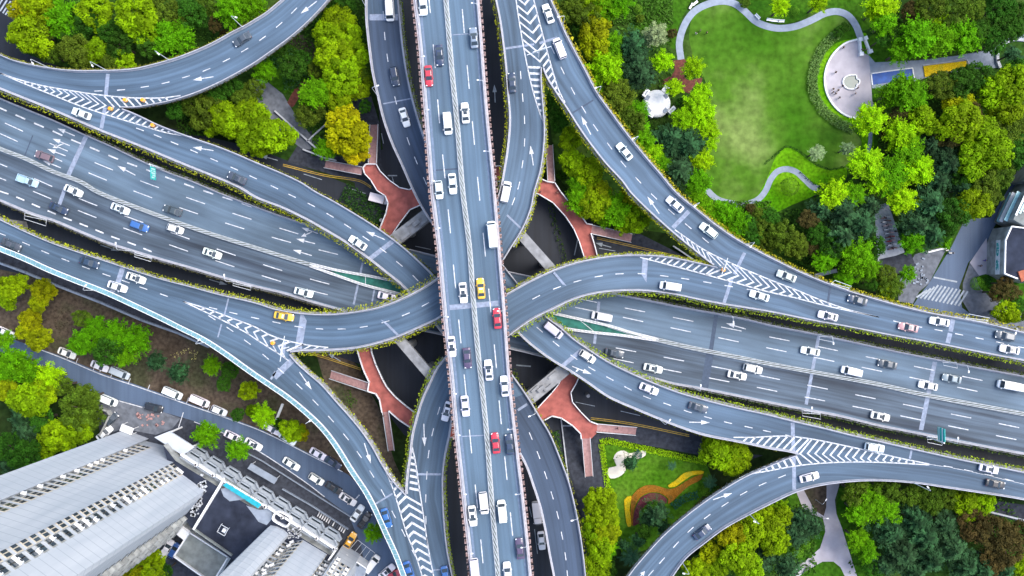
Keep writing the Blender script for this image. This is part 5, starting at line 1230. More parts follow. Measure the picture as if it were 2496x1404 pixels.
def make_vehicle(kind):
    "front towards +x; returns list of (part name, mesh, uses object colour, children)"
    L, W, zt = {'sedan': (4.75, 1.84, .92), 'suv': (4.75, 1.9, 1.05), 'hatchback': (4.2, 1.8, .98), 'van': (5.1, 1.95, 1.15), 'minibus': (6.2, 2.1, 1.2), 'pickup': (5.2, 1.9, 1.05), 'truck': (6.0, 2.1, 1.3)}[kind]
    h = L/2; w_ = W/2; body = MB()
    fl = {'sedan': .0, 'suv': .05, 'hatchback': 0, 'van': .1, 'minibus': .12, 'pickup': .08, 'truck': .1}[kind]
    secs = [ring(-h, w_*.72, .38, zt*.82), ring(-h+.12, w_*.88, .28, zt*.95), ring(-h+.5, w_*.98, .25, zt), ring(-.9, w_, .22, zt), ring(.9, w_, .22, zt), ring(h-.95, w_*.98, .24, zt*.97), ring(h-.4, w_*.93, .26, zt*.86), ring(h-.1, w_*.8, .3, zt*.74), ring(h, w_*.6, .36, zt*.62)]
    loft(body, secs)
    # greenhouse: belt outline xb0..xb1 at height zt, roof xr0..xr1 at zr
    xb0, xb1, xr0, xr1, zr = {'sedan': (-h+.55, h-1.35, -h+1.35, h-2.15, 1.45), 'suv': (-h+.12, h-1.3, -h+.5, h-2.0, 1.72), 'hatchback': (-h+.15, h-1.0, -h+.65, h-1.75, 1.52), 'van': (-h+.08, h-.75, -h+.2, h-1.35, 1.9), 'minibus': (-h+.06, h-.45, -h+.18, h-.95, 2.35), 'pickup': (-h+2.2, h-1.25, -h+2.45, h-1.95, 1.75), 'truck': (h-2.0, h-.2, h-1.9, h-.55, 2.1)}[kind]
    wb, wr = w_*.9, w_*.74 if kind in ('sedan', 'suv', 'hatchback', 'pickup') else w_*.84
    B = [Vector((xb0, -wb, zt)), Vector((xb1, -wb*.94, zt)), Vector((xb1, wb*.94, zt)), Vector((xb0, wb, zt))]
    T = [Vector((xr0, -wr, zr)), Vector((xr1, -wr*.96, zr)), Vector((xr1, wr*.96, zr)), Vector((xr0, wr, zr))]
    # pillars + roof in body colour (hull), panes sit 8 mm proud
    n0 = len(body.v); body.v += [tuple(p) for p in B+T]
    for f in ((0,1,5,4), (1,2,6,5), (2,3,7,6), (3,0,4,7)): body.f.append(tuple(n0+i for i in f)); body.m.append(0)
    rc = [T[0].lerp(T[2], .12)+Vector((0,0,.05)), T[1].lerp(T[3], .12)+Vector((0,0,.05)), T[2].lerp(T[0], .12)+Vector((0,0,.05)), T[3].lerp(T[1], .12)+Vector((0,0,.05))]
    n1 = len(body.v); body.v += [tuple(p) for p in rc]
    for i in range(4): body.f.append((n0+4+i, n0+4+(i+1) % 4, n1+(i+1) % 4, n1+i)); body.m.append(0)
    body.f.append((n1, n1+1, n1+2, n1+3)); body.m.append(0)
    for s in (-1, 1): body.box((xb1-.35, s*(w_+.06), zt+.06), (.2, .2, .13))
    if kind == 'pickup':
        for s in (-1, 1): body.box((-h+1.1, s*(w_-.09), zt+.22), (2.0, .1, .4))
        body.box((-h+.08, 0, zt+.22), (.1, W-.2, .4))
    if kind == 'truck': body.box((-h+1.95, 0, 1.62), (3.8, W, 1.75))
    parts = [('body', body.mesh('body', M['carpaint'], False), True)]
    def pane(a, b, c_, d, inset, lift, nm):
        a, b, c_, d = Vector(a), Vector(b), Vector(c_), Vector(d); ce = (a+b+c_+d)/4
        n = (b-a).cross(d-a).normalized()
        if n.dot(ce-Vector((0, 0, 1))) < 0: n = -n
        pts = [p.lerp(ce, inset)+n*lift for p in (a, b, c_, d)]
        mb = MB(); mb.quad(*pts)
        back = [p-n*.006 for p in pts]; mb.quad(*reversed(back))
        for i in range(4): mb.quad(pts[(i+1) % 4], pts[i], back[i], back[(i+1) % 4])
        parts.append((nm, mb.mesh(nm, M['glass']), False))
    pane(B[1], B[2], T[2], T[1], .07, .012, 'windshield'); pane(B[3], B[0], T[0], T[3], .12, .012, 'rear_window')
    if kind != 'truck':
        pane(B[0], B[1], T[1], T[0], .14, .012, 'side_window'); pane(B[2], B[3], T[3], T[2], .14, .012, 'side_window')
    for sx, rx in ((-1, -h+.95), (1, h-.95)):
        for sy in (-1, 1):
            t = MB(); y = sy*(w_-.12)
            t.tube([(rx, y-.11, .33), (rx, y+.11, .33)], .33, 14); parts.append(('wheel', t.mesh('wheel', M['tyre']), False))
            r_ = MB(); r_.tube([(rx, y+sy*.105, .33), (rx, y+sy*.125, .33)], .2, 10); parts.append(('rim', r_.mesh('rim', M['rim']), False))
    for sy in (-1, 1):
        l_ = MB(); l_.box((h-.28, sy*w_*.68, zt*.74), (.3, .34, .12)); parts.append(('headlight', l_.mesh('headlight', M['lamp_lens']), False))
        l_ = MB(); l_.box((-h+.16, sy*w_*.70, zt*.82), (.16, .32, .13)); parts.append(('tail_light', l_.mesh('tail_light', M['tail_lens']), False))
    return parts
VEH = {k: make_vehicle(k) for k in ('sedan', 'suv', 'hatchback', 'van', 'minibus', 'pickup', 'truck')}
b_ = MB(); b_.box((-.1, 0, 1.56), (.3, .8, .14)); SIGN = b_.mesh('roof_sign', M['white'])
b_ = MB(); b_.box((-.15, 0, 1.506), (.75, .85, .02)); SUNROOF = b_.mesh('sunroof', M['glass'])
CC = {'white': (.78,.79,.80), 'black': (.018,.02,.025), 'dark blue': (.025,.045,.085), 'dark grey': (.055,.07,.09), 'silver': (.42,.45,.48), 'grey': (.20,.24,.29), 'red': (.50,.03,.055), 'yellow': (.72,.46,.04),
      'blue': (.04,.13,.36), 'pink': (.42,.22,.23), 'purple': (.075,.055,.11), 'pale blue': (.36,.50,.58), 'brown': (.16,.12,.13), 'orange': (.75,.38,.03)}
NAMES = {'sedan': 'sedan', 'suv': 'suv', 'hatchback': 'hatchback', 'van': 'van', 'minibus': 'minibus', 'pickup': 'pickup_truck', 'truck': 'box_truck', 'taxi': 'taxi'}
def vehicle(kind, colr, loc, ang, label, group):
    base = 'sedan' if kind == 'taxi' else kind
    root = empty(NAMES[kind], loc, ang); tag(root, label, 'taxi' if kind == 'taxi' else ('truck' if kind == 'truck' else 'van' if kind in ('van', 'minibus') else 'car'), group)
    c = tuple(x*random.uniform(.93, 1.07) for x in CC[colr]); wheels = None
    for nm, me, oc in VEH[base]:
        par = wheels if nm == 'rim' else root
        o = inst(nm, me, par, color=c if oc else None)
        if nm == 'wheel': wheels = o
    if kind == 'taxi': inst('roof_sign', SIGN, root)
    elif base == 'sedan' and random.random() < .4: inst('sunroof', SUNROOF, root)
# phrase, counting axis, road key (None = street level), travel: +1 along A-list order / -1 against, or angle degrees
V = 'vehicles '
GROUPS = [
("left half of the straight top deck", 'top', 'NS', 1, "1031 12 sedan white;1071 135 sedan dark_blue;1045 185 sedan red;1091 301 van white;1070 463 hatchback white;1103 448 sedan white;1129 714 sedan white;1101 845 sedan white;1139 873 sedan purple;1134 990 sedan white;1179 1226 van white;1152 1258 sedan white;1157 1388 van white"),
("right half of the straight top deck", 'top', 'NS', -1, "1155 92 sedan grey;1134 275 sedan white;1200 572 minibus white;1172 703 taxi yellow;1212 776 sedan red;1191 902 sedan white;1230 941 sedan white;1208 1080 sedan red;1242 1083 sedan dark_blue;1224 1246 van white;1267 1337 sedan purple;1237 1395 sedan white"),
("ramp left of the top deck", 'top', 'A1', 1, "950 20 minibus white;962 186 suv dark_blue;986 286 sedan white"),
("upper ramp right of the top deck", 'top', 'B1', 1, "1248 201 sedan dark_blue;1233 468 van white"),
("slip road beside the park", 'left', 'R7', 1, "1336 33 sedan white;1364 118 van white;1522 369 sedan white;1645 498 sedan white;1727 562 suv white;1917 673 sedan silver;2090 732 sedan dark_blue;2290 784 sedan white;2450 819 suv dark_grey"),
("right curving ramp", 'left', 'B2', 1, "1634 698 van white;1851 721 sedan white;2018 770 sedan white;2214 798 sedan pink;2461 852 sedan white"),
("upper left slip road", 'left', 'R1', 1, "590 96 sedan dark_grey"),
("upper left straight ramp", 'left', 'A2', -1, "198 277 sedan white;577 434 sedan dark_grey;872 592 sedan white"),
("upper carriageway left of the centre", 'left', 'EW', -1, "108 381 suv brown;420 513 sedan dark_grey"),
("lower carriageway left of the centre", 'left', 'EW', 1, "68 441 pickup pale_blue;179 465 sedan white;293 509 sedan white;340 551 suv blue;143 508 sedan dark_blue;427 558 hatchback white;517 618 sedan white;740 713 sedan white;944 723 sedan white"),
("upper carriageway right of the centre", 'left', 'EW', -1, "1467 772 van white;1975 856 sedan white;2163 888 sedan dark_grey;2075 905 van white;2262 940 sedan white;2320 923 sedan grey;2462 940 minibus white"),
("lower carriageway right of the centre", 'left', 'EW', 1, "1498 861 sedan dark_grey;1592 898 sedan white;1797 915 sedan white;1835 899 suv white;2146 1015 sedan white"),
("rising left ramp", 'left', 'B1', 1, "28 597 sedan dark_grey;218 640 sedan dark_blue;331 678 sedan white;286 699 sedan white;692 771 taxi yellow"),
("lower right ramp", 'left', 'A1', 1, "1349 805 van silver;1432 869 hatchback white;1582 948 sedan white;1702 993 sedan dark_grey;2132 1091 suv white;2411 1143 sedan white"),
("lower right slip road", 'left', 'R8', 1, "1973 1163 sedan white;1712 1297 sedan dark_blue;2427 1180 sedan black"),
("slip road by the noise barrier", 'top', 'R4', 1, "942 1263 sedan blue;997 1392 sedan blue"),
("lower ramp left of the top deck", 'top', 'B2', 1, "1089 1003 sedan white;1087 1404 sedan blue"),
]
ground_cars = [
("dark ground road beside the footbridge", 'left', "930 487 -15 truck white;1045 641 -15 sedan white"),
("ground road right of the top deck", 'top', "1320 1318 -84 sedan white;1309 1250 -84 truck white"),
("far kerb of the side street", 'left', "15 811 -25 sedan white;163 861 -22 sedan white;243 893 -22 sedan white;293 909 -24 van silver;421 958 -24 van white;487 977 -24 van white;534 1001 -24 hatchback white;662 1045 -30 sedan white;701 1069 -32 sedan white;776 1107 -30 sedan white;811 1128 -34 sedan dark_blue"),
("near lane of the side street", 'left', "568 1064 -26 sedan white;618 1083 -28 sedan white;710 1131 -32 sedan white;771 1168 -32 hatchback white;814 1190 -32 sedan black;848 1217 -32 sedan white"),
("yard in front of the tall tower", 'left', "263 975 -22 van white;375 994 -14 suv black;255 1056 40 sedan white;272 1022 45 hatchback dark_grey;407 1338 60 pickup white;424 1342 60 hatchback blue"),
("end of the side street by the podium", 'left', "871 1251 55 sedan white;889 1268 55 sedan black;853 1318 58 taxi orange;907 1374 52 van white;943 1393 40 sedan white;957 1401 20 sedan red"),
]
def place_group(phrase, axis, items):
    cnt = {}
    for it in items: cnt.setdefault((it[2], it[3]), []).append(it)
    for (kd, cl), lst in cnt.items():
        lst.sort(key=lambda t: t[0] if axis == 'left' else t[1])
        for i, (x, y, _, _, loc, ang) in enumerate(lst):
            wd = {'pickup': 'pickup truck', 'truck': 'box truck', 'suv': 'SUV'}.get(kd, kd)
            lb = ('only %s %s on the %s' % (cl, wd, phrase)) if len(lst) == 1 else '%s %s %s from the %s on the %s' % (ordn(i), cl, wd, axis, phrase)
            vehicle(kd, cl, loc, ang, lb, 'vehicles on the '+phrase)
random.seed(21)
for phrase, axis, key, sgn, data in GROUPS:
    r = ROADS[key]; items = []
    for e in data.split(';'):
        x, y, kd, cl = e.split(); x = float(x); y = float(y); i = r.near(x, y); i = min(max(i, 1), r.n-2)
        z = r.zf(x, y); q = P(x, y, z+.75)
        t = ((r.A[i+1]+r.B[i+1])-(r.A[i-1]+r.B[i-1])); ang = math.atan2(t.y, t.x)+(math.pi if sgn < 0 else 0)
        zs = r.A[i].z if key != 'EW' else 8.0
        items.append((x, y, kd, cl.replace('_', ' '), (q.x, q.y, zs+(.04 if key != 'EW' else .034)), ang))
    place_group(phrase, axis, items)
for phrase, axis, data in ground_cars:
    items = []
    for e in data.split(';'):
        x, y, a, kd, cl = e.split(); q = P(float(x), float(y), .75)
        items.append((float(x), float(y), kd, cl.replace('_', ' '), (q.x, q.y, .055), R(float(a))))
    place_group(phrase, axis, items)
# ------------------------------------------------------------------ buildings
def W2(px, py, z): p = P(px, py, z); return (p.x, p.y)
def fit_panel(name, a, b, z0, z1, w_, mats, parent, off, build):
    pass
def wall_frame(a, b):
    "direction along a wall and outward normal facing the drone's side (towards the origin)"
    a = Vector((*a, 0)); b = Vector((*b, 0)); d = (b-a).normalized(); n = Vector((-d.y, d.x, 0))
    if n.dot(-(a+b)/2) < 0: n = -n
    return a, b, d, n
def window_mesh(w_, h, kind):
    fr = MB(); gl = MB()
    fr.box((0, .03, 0), (w_+.4, .06, h+.5)); 
    if kind == 2: 
        for s in (-1, 1): gl.box((s*w_*.27, .10, 0), (w_*.40, .06, h))
    else: gl.box((0, .10, 0), (w_*.8, .06, h))
    return fr, gl
WF = {}
for k, (w_, h) in ((2, (1.7, 1.5)), (1, (.9, 1.3))):
    fr, gl = window_mesh(w_, h, k); WF[k] = (fr.mesh('window', M['beige' if k == 2 else 'grime']), gl.mesh('pane', M['glass']))
ac = MB(); ac.box((0, .35, 0), (.9, .7, .6)); ac.box((0, .72, 0), (.5, .06, .4), m=1); AC = ac.mesh('air_conditioner', [M['white'], M['dark_metal']])
def windows(root, a, b, z0, z1, cols, kind, acc, acs=0.0, pitch=3.0):
    "note down a column of windows on a wall; put up by hang_windows"
    a, b, d, n = wall_frame(a, b); L = (b-a).length; z = z0
    while z < z1:
        for c in cols: acc.append((z, a+d*L*c+n*.02, math.atan2(-n.x, n.y), kind, random.random() < acs))
        z += pitch
def hang_windows(root, acc):
    acc.sort(key=lambda t: -t[0]); base = root.location; rest = MB(); na = 0
    for i, (z, p, ang, kind, ac_) in enumerate(acc):
        q = (p.x-base.x, p.y-base.y, z-base.z)
        if i < 98: f = inst('window', WF[kind][0], root, q, ang); inst('pane', WF[kind][1], f)
        else:
            cs, sn = math.cos(ang), math.sin(ang)
            for me, m in ((WF[kind][0], 0), (WF[kind][1], 1)):
                o = len(rest.v)
                for v in me.vertices: rest.v.append((q[0]+v.co.x*cs-v.co.y*sn, q[1]+v.co.x*sn+v.co.y*cs, q[2]+v.co.z))
                for f in me.polygons: rest.f.append(tuple(o+k for k in f.vertices)); rest.m.append(m)
        if ac_ and na < 95: inst('air_conditioner', AC, root, (q[0], q[1], q[2]-1.05), ang); na += 1
    if rest.f: rest.build('lower_windows', [M['beige'], M['glass']], root)['kind'] = 'stuff'
random.seed(17)
# tall white tower, left
tA = [W2(306,1047,0), W2(363,1069,0), W2(355,1075,0), W2(371,1089,4), W2(434,1121,8), W2(430,1123,8), W2(444,1134,8), W2(440,1138,8), W2(455,1150,8), W2(499,1196,11), W2(494,1208,11), W2(462,1244,11), W2(427,1299,0), W2(330,1330,0), W2(205,1200,0), W2(250,1090,0)]
TH = 99.0
root = empty('apartment_tower', (sum(p[0] for p in tA)/len(tA), sum(p[1] for p in tA)/len(tA), 0)); tag(root, 'taller white apartment tower with ribbed blank bands at the left edge', 'tower')
c = root.location
mb = MB(); mb.prism([(p[0]-c.x, p[1]-c.y) for p in tA], 0, TH); wall = mb.build('wall', M['tower'], root)
mb = MB(); mb.prism([((p[0]-c.x)*.96, (p[1]-c.y)*.96) for p in tA], TH+.01, TH+1.2); mb.build('roof', M['roof_grey'], root)
acc = []
windows(root, tA[2], tA[3], 6, 95, [.22], 1, acc, .5); windows(root, tA[2], tA[3], 6, 95, [.72], 2, acc)
windows(root, tA[5], tA[6], 12, 95, [.42], 2, acc)
windows(root, tA[7], tA[8], 12, 95, [.25, .75], 1, acc, .4)
hang_windows(root, acc)
bal = MB()
a, b, d, n = wall_frame(tA[11], tA[12]); L = (b-a).length
for k in range(28):
    for q in (.25, .5, .75):
        p = a+d*L*q-c; bal.box((p.x+n.x*.5, p.y+n.y*.5, 6+3*k), (2.6, 1.2, .9), math.atan2(d.y, d.x))
bal.build('balcony_row', M['grime'], root)['kind'] = 'stuff'
for e in range(len(tA)):
    pass
dk = MB()
for k in range(28):
    for q in (.12, .37, .62, .86):
        p = a+d*L*q-c; dk.box((p.x+n.x*.03, p.y+n.y*.03, 6.6+3*k), (random.uniform(.8, 2), .1, random.uniform(.9, 1.7)), math.atan2(d.y, d.x))
dk.build('side_windows', M['glass'], root)['kind'] = 'stuff'
# second tower, bottom
tB = [W2(606,1340,11), W2(648,1290,11), W2(660,1280,11), W2(675,1283,11), W2(692,1291,11), W2(703,1301,11), W2(700,1311,11), W2(689,1318,11), W2(706,1326,11), W2(724,1318,11), W2(738,1316,11), W2(797,1351,11), W2(790,1364,11), W2(806,1372,11), W2(816,1358,11), W2(860,1384,11), W2(850,1460,11), W2(640,1500,11)]
root = empty('apartment_tower', (sum(p[0] for p in tB)/len(tB), sum(p[1] for p in tB)/len(tB), 0)); tag(root, 'second white apartment tower with rounded corner at the bottom edge', 'tower')
c = root.location
mb = MB(); mb.prism([(p[0]-c.x, p[1]-c.y) for p in tB], 0, TH-3); mb.build('wall', M['tower'], root)
mb = MB(); mb.prism([((p[0]-c.x)*.96, (p[1]-c.y)*.96) for p in tB], TH-2.99, TH-2); mb.build('roof', M['roof_grey'], root)
acc = []
windows(root, tB[6], tB[7], 13, 60, [.5], 1, acc, .5); windows(root, tB[7], tB[8], 13, 60, [.25, .75], 1, acc, .3); windows(root, tB[8], tB[9], 13, 60, [.5], 1, acc, .5)
windows(root, tB[9], tB[10], 13, 60, [.5], 2, acc)
windows(root, tB[11], tB[12], 13, 50, [.5], 2, acc); windows(root, tB[12], tB[13], 13, 50, [.3, .7], 1, acc, .4); windows(root, tB[14], tB[15], 13, 50, [.2, .5, .8], 1, acc, .3)
hang_windows(root, acc)
# round light well in front of it
lw = empty('light_well', P(690, 1262, 11)); tag(lw, 'white rounded parapet ring at the foot of the second tower', 'parapet ring')
mb = MB(); ro = []; ri = []
for k in range(28):
    t = 2*math.pi*k/28; ce = 2.6; ex = .55
    x = math.copysign(abs(math.cos(t))**ex, math.cos(t)); y = math.copysign(abs(math.sin(t))**ex, math.sin(t))
    rot = R(-28); ro.append(Vector((x*2.3*math.cos(rot)-y*1.5*math.sin(rot), x*2.3*math.sin(rot)+y*1.5*math.cos(rot), 0)))
for k in range(28):
    a, b = ro[k], ro[(k+1) % 28]; ia, ib = a*.84, b*.84; u = Vector((0, 0, 1.4))
    mb.quad(a+u, b+u, ib+u, ia+u); mb.quad(a, b, b+u, a+u); mb.quad(ib, ia, ia+u, ib+u)
mb.build('ring', M['white'], lw)
mb = MB(); mb.poly([p*.84+Vector((0, 0, .1)) for p in ro]); mb.build('well_floor', M['roof_dark'], lw)
# podium
PH = 11.0
B0, B1_ = Vector(P(478,1085,0)), Vector(P(838,1305,0))
pr = empty('podium_building', ((B0+B1_)/2)); tag(pr, 'three storey podium with rows of white balconies below the towers', 'building'); c = pr.location.copy()
d = (B1_-B0).normalized(); n = Vector((-d.y, d.x, 0)); L = (B1_-B0).length
if n.dot(-B0) < 0: n = -n
pod = [(B0-n*2.2), (B1_-n*2.2), Vector(P(806,1362,11)), Vector(P(700,1420,11)), Vector(P(560,1360,11)), Vector(P(470,1292,11)), Vector(P(440,1250,11)), Vector(P(398,1085,11))]
mb = MB(); mb.prism([((p-c).x, (p-c).y) for p in pod], 0, PH, 0, 1); mb.build('wall', [M['grime'], M['roof_dark']], pr)
nb_ = 9; bw = L/nb_
for lev, (z0, dep) in enumerate(((0.6, .35), (4.0, -.25), (7.4, -.85))):
    for k in range(nb_):
        t0 = k*bw; off = dep
        a = B0+d*t0+n*off-c; e = B0+d*(t0+bw)+n*(off)-c
        # slanted bay: front edge steps in towards its far end
        p1 = a+d*.5; p2 = e-d*1.5; p3 = e-n*1.0; p0 = a-n*1.0
        s_ = MB(); s_.prism([(q.x, q.y) for q in (p0, p1, p2, p3, p3-n*1.1, p0-n*1.1)], z0, z0+.35, 0)
        def wl(q1, q2, h0, h1, th=.22):
            dd = (q2-q1); an = math.atan2(dd.y, dd.x); s_.box(((q1.x+q2.x)/2, (q1.y+q2.y)/2, (h0+h1)/2), (dd.length+.2, th, h1-h0), an)
        wl(p0, p1, z0+.35, z0+1.25); wl(p1, p2, z0+.35, z0+1.25); wl(p2, p3, z0+.35, z0+1.25)
        s_.build('balcony', M['balcony'], pr)
        g_ = MB(); m_ = (p1+p2)/2-n*.55; g_.box((m_.x, m_.y, z0+.40), (bw-2.4, .5, .06), math.atan2(d.y, d.x)); g_.build('balcony_floor', M['glass'], pr)
rp = MB()
def rail_poly(pts, z, h, th, mat, nm, parent, cc):
    m_ = MB(); q = [P(x, y, z)-cc for x, y in pts]
    for a, b in zip(q, q[1:]):
        dd = b-a; m_.box(((a.x+b.x)/2, (a.y+b.y)/2, z-cc.z+h/2), (dd.length+th*.5, th, h), math.atan2(dd.y, dd.x))
    return m_.build(nm, M[mat], parent)
zig = [(445,1106)]
for k in range(9):
    f0, f1 = k/9, (k+1)/9; a = Vector((445,1106)).lerp(Vector((822,1336)), f0); b = Vector((445,1106)).lerp(Vector((822,1336)), f1); nn = Vector((-.52, .85))
    zig += [(b.x-6, b.y-2), (b.x-6+nn.x*4, b.y-2+nn.y*4), (b.x, b.y)]
rail_poly(zig, PH, 1.1, .45, 'white', 'roof_parapet', pr, c)
rail_poly([(822,1336),(803,1362)], PH, 1.1, .4, 'white', 'roof_parapet', pr, c)
rail_poly([(549,1165),(475,1287)], PH, 1.0, .55, 'white', 'roof_parapet', pr, c)
rail_poly([(475,1289),(566,1352)], PH, .8, .35, 'roof_grey', 'roof_parapet', pr, c)
rail_poly([(549,1165),(640,1225)], PH, .8, .3, 'roof_grey', 'roof_parapet', pr, c)
sh = MB()
for pts in ([(538,1192),(560,1186),(580,1205),(600,1216),(590,1218),(560,1222),(545,1210)], [(600,1232),(632,1243),(660,1240),(665,1262),(650,1280),(630,1272),(618,1255)]):
    q = [P(x, y, PH+.03)-c for x, y in pts]
    if (q[1]-q[0]).cross(q[2]-q[1]).z < 0: q.reverse()
    sh.poly(q)
sh.build('bare_roof_patch', M['path'], pr)
aw = MB(); q = [P(*p, PH+2.4) for p in ((541,1184),(552,1177),(638,1229),(628,1240))]; cc = (q[0]+q[2])/2
for k in range(14):
    a0 = q[0].lerp(q[3], k/14)-cc; a1 = q[0].lerp(q[3], (k+1)/14)-cc; b0 = q[1].lerp(q[2], k/14)-cc; b1 = q[1].lerp(q[2], (k+1)/14)-cc; u = Vector((0, 0, .5)); m_ = Vector((0, 0, .12 if k % 2 else 0))
    aw.quad(a0-u+m_, a1-u+m_, b1+m_, b0+m_)
ao = aw.build('awning', M['awning'], loc=cc); tag(ao, 'turquoise corrugated awning strip on the podium roof', 'awning')
lg = MB()
for k in (0, .33, .66, 1):
    for e in (q[0].lerp(q[3], k), q[1].lerp(q[2], k)): e = e-cc; lg.tube([e+Vector((0, 0, -2.4)), e+Vector((0, 0, -.5))], .06, 5)
lg.build('post_row', M['steel'], ao)
def rooftop_unit(px, py, z, sx, sy, h, ang, label):
    o = MB(); o.box((0, 0, h/2), (sx, sy, h), 0, 0); o.lathe([(min(sx, sy)*.36, 0), (min(sx, sy)*.36, .06)], (0, 0, h), 14, 1); o.box((0, 0, h*.5), (sx*.7, sy+.04, h*.4), 0, 1)
    return tag(o.build('air_conditioner', [M['white'], M['dark_metal']], None, False, P(px, py, z), ang), label, 'air conditioner', 'air conditioners on the podium roof')
for k in range(9):
    rooftop_unit(559+k*8.6, 1178+k*5.2, PH, .85, .85, 1.0, R(-31), '%s white unit from the left behind the turquoise awning' % ordn(k))
fm = MB(); cc = P(546, 1290, PH)
for s in (-1, 1): fm.box((0, s*1.0, .9), (2.2, .12, .12)); fm.box((s*1.0, 0, .9), (.12, 2.2, .12)); fm.box((s*1.0, s*1.0, .45), (.12, .12, .9)); fm.box((s*1.0, -s*1.0, .45), (.12, .12, .9))
fm.box((.3, 0, .5), (.9, .9, .8))
tag(fm.build('roof_hatch', M['steel'], None, False, cc, R(-30)), 'small white railed hatch on the dark podium roof', 'roof hatch')
# canopy roof beside the tall tower
cq = [P(*p, 8.0) for p in ((376,1066),(413,1051),(474,1090),(445,1110))]; cc = (cq[0]+cq[2])/2; cc.z = 0
cr = empty('entrance_canopy', cc); tag(cr, 'plain white flat canopy between the tall tower and the podium', 'canopy')
mb = MB(); mb.prism([((p-cc).x, (p-cc).y) for p in cq], 7.4, 8.0); mb.build('roof', M['tower'], cr)
for p in cq: e = (p-cc)*.9; m_ = MB(); m_.tube([(e.x, e.y, 0), (e.x, e.y, 7.39)], .25, 8); m_.build('post', M['white'], cr)
pc = P(322, 1042, 0); po = empty('porch', pc, R(-22)); tag(po, 'small white framed porch at the foot of the tall tower', 'porch')
mb = MB(); mb.box((0, 0, 3.2), (3.2, 1.8, .2)); mb.build('roof', M['white'], po)
for sx in (-1, 1):
    for sy in (-1, 1): m_ = MB(); m_.box((sx*1.5, sy*.8, 1.55), (.15, .15, 3.08)); m_.build('post', M['white'], po)
# low grey roofed annex
an = [P(*p, 6.0) for p in ((464,1296),(558,1356),(519,1420),(426,1354))]; cc = (an[0]+an[2])/2; cc.z = 0
ar = empty('annex_building', cc); tag(ar, 'low grey roofed annex with white parapet between the towers', 'building')
mb = MB(); mb.prism([((p-cc).x, (p-cc).y) for p in an], 0, 6.0, 0, 1); mb.build('wall', [M['white'], M['roof_grey']], ar)
rail_poly([(464,1296),(558,1356),(519,1420),(426,1354),(464,1296)], 6.0, .8, .35, 'white', 'roof_parapet', ar, cc)
bx = [P(*p, 7.0) for p in ((444,1281),(463,1294),(449,1318),(430,1303))]; cc2 = (bx[0]+bx[2])/2; cc2.z = 0
b_ = MB(); b_.prism([((p-cc2).x, (p-cc2).y) for p in bx], 0, 7, 0); b_.prism([((p-cc2).x*.8, (p-cc2).y*.8) for p in bx], 7.01, 7.3); tag(b_.build('roof_cabin', M['white'], None, False, cc2), 'small white boxy cabin at the corner of the grey annex', 'cabin')
# entrance building right of the second tower
eb = [P(*p, 5) for p in ((845,1352),(893,1384),(882,1420),(832,1400))]; cc = (eb[0]+eb[2])/2; cc.z = 0
er = empty('gatehouse', cc); tag(er, 'grey low building with two skylights beside the parked orange taxi', 'building')
mb = MB(); mb.prism([((p-cc).x, (p-cc).y) for p in eb], 0, 5, 0, 1); mb.build('wall', [M['white'], M['path']], er)
for px, py in ((858,1366),(872,1376)): s_ = MB(); q = P(px, py, 5)-cc; s_.box((q.x, q.y, 5.15), (.9, .7, .3), R(-30)); s_.build('skylight', M['glass'], er)
rail_poly([(845,1352),(893,1384)], 5.0, .5, .25, 'white', 'roof_parapet', er, cc)
pv = MB(); q = [P(*p, .08) for p in ((872,1316),(914,1348),(893,1378),(848,1344))]
for k in range(5):
    pv.tube([q[0].lerp(q[1], k/4), q[3].lerp(q[2], k/4)], .06, 4)
pv.tube([q[0], q[1]], .06, 4); pv.tube([q[3], q[2]], .06, 4)
tag(pv.build('ramp_grille', M['steel']), 'pale gridded ground panel beside the orange taxi', 'ground panel')
# strip of shed roof and fence lines before the podium
sr = [P(*p, 3.2) for p in ((612,1129),(677,1167),(668,1180),(603,1142))]; cc = (sr[0]+sr[2])/2; cc.z = 0
mb = MB(); mb.prism([((p-cc).x, (p-cc).y) for p in sr], 2.9, 3.2); so_ = mb.build('shed_roof', M['path'], None, False, cc); tag(so_, 'long bluish shed roof in front of the podium balconies', 'shed')
ps = MB()
for p in sr: e = (p-cc)*.92; ps.tube([(e.x, e.y, 0), (e.x, e.y, 2.89)], .09, 6)
ps.build('post_row', M['steel'], so_)
def thin_wall(pts, h, th, mat, label, cat='wall', name='boundary_wall', z=0):
    q = [P(x, y, z) for x, y in pts]; cc = q[len(q)//2].copy(); m_ = MB()
    for a, b in zip(q, q[1:]):
        dd = b-a; e = (a+b)/2-cc; m_.box((e.x, e.y, h/2), (dd.length+th*.4, th, h), math.atan2(dd.y, dd.x)); m_.box((e.x, e.y, h+.04), (dd.length+th*.4, th+.12, .08), math.atan2(dd.y, dd.x))
    return tag(m_.build(name, M[mat], None, False, cc), label, cat)
thin_wall([(2,640),(70,665),(133,692),(250,737),(350,780),(440,812),(513,845)], 1.6, .35, 'path', 'long grey-blue boundary wall between the left ramp and the soil bank')
thin_wall([(690,1190),(760,1230),(850,1288)], 1.0, .1, 'path', 'grey railing wall in front of the podium', 'wall')
thin_wall([(560,1080),(640,1122),(700,1160),(790,1217),(856,1258)], .8, .06, 'path', 'pale low fence along the near side of the street', 'fence', 'street_fence')
thin_wall([(250,1060),(275,1010),(268,1000),(247,992)], 1.8, .3, 'grime', 'low weathered wall beside the trees at the tower yard')
thin_wall([(672,272),(733,327),(775,365)], .9, .3, 'kerb', 'pale low wall along the grey park path at the upper left')
thin_wall([(750,346),(795,305)], .9, .25, 'kerb', 'short pale wall beside the yellow tree at the upper left')
thin_wall([(740,365),(790,385),(820,392)], .8, .25, 'kerb', 'pale kerb wall below the yellow tree')
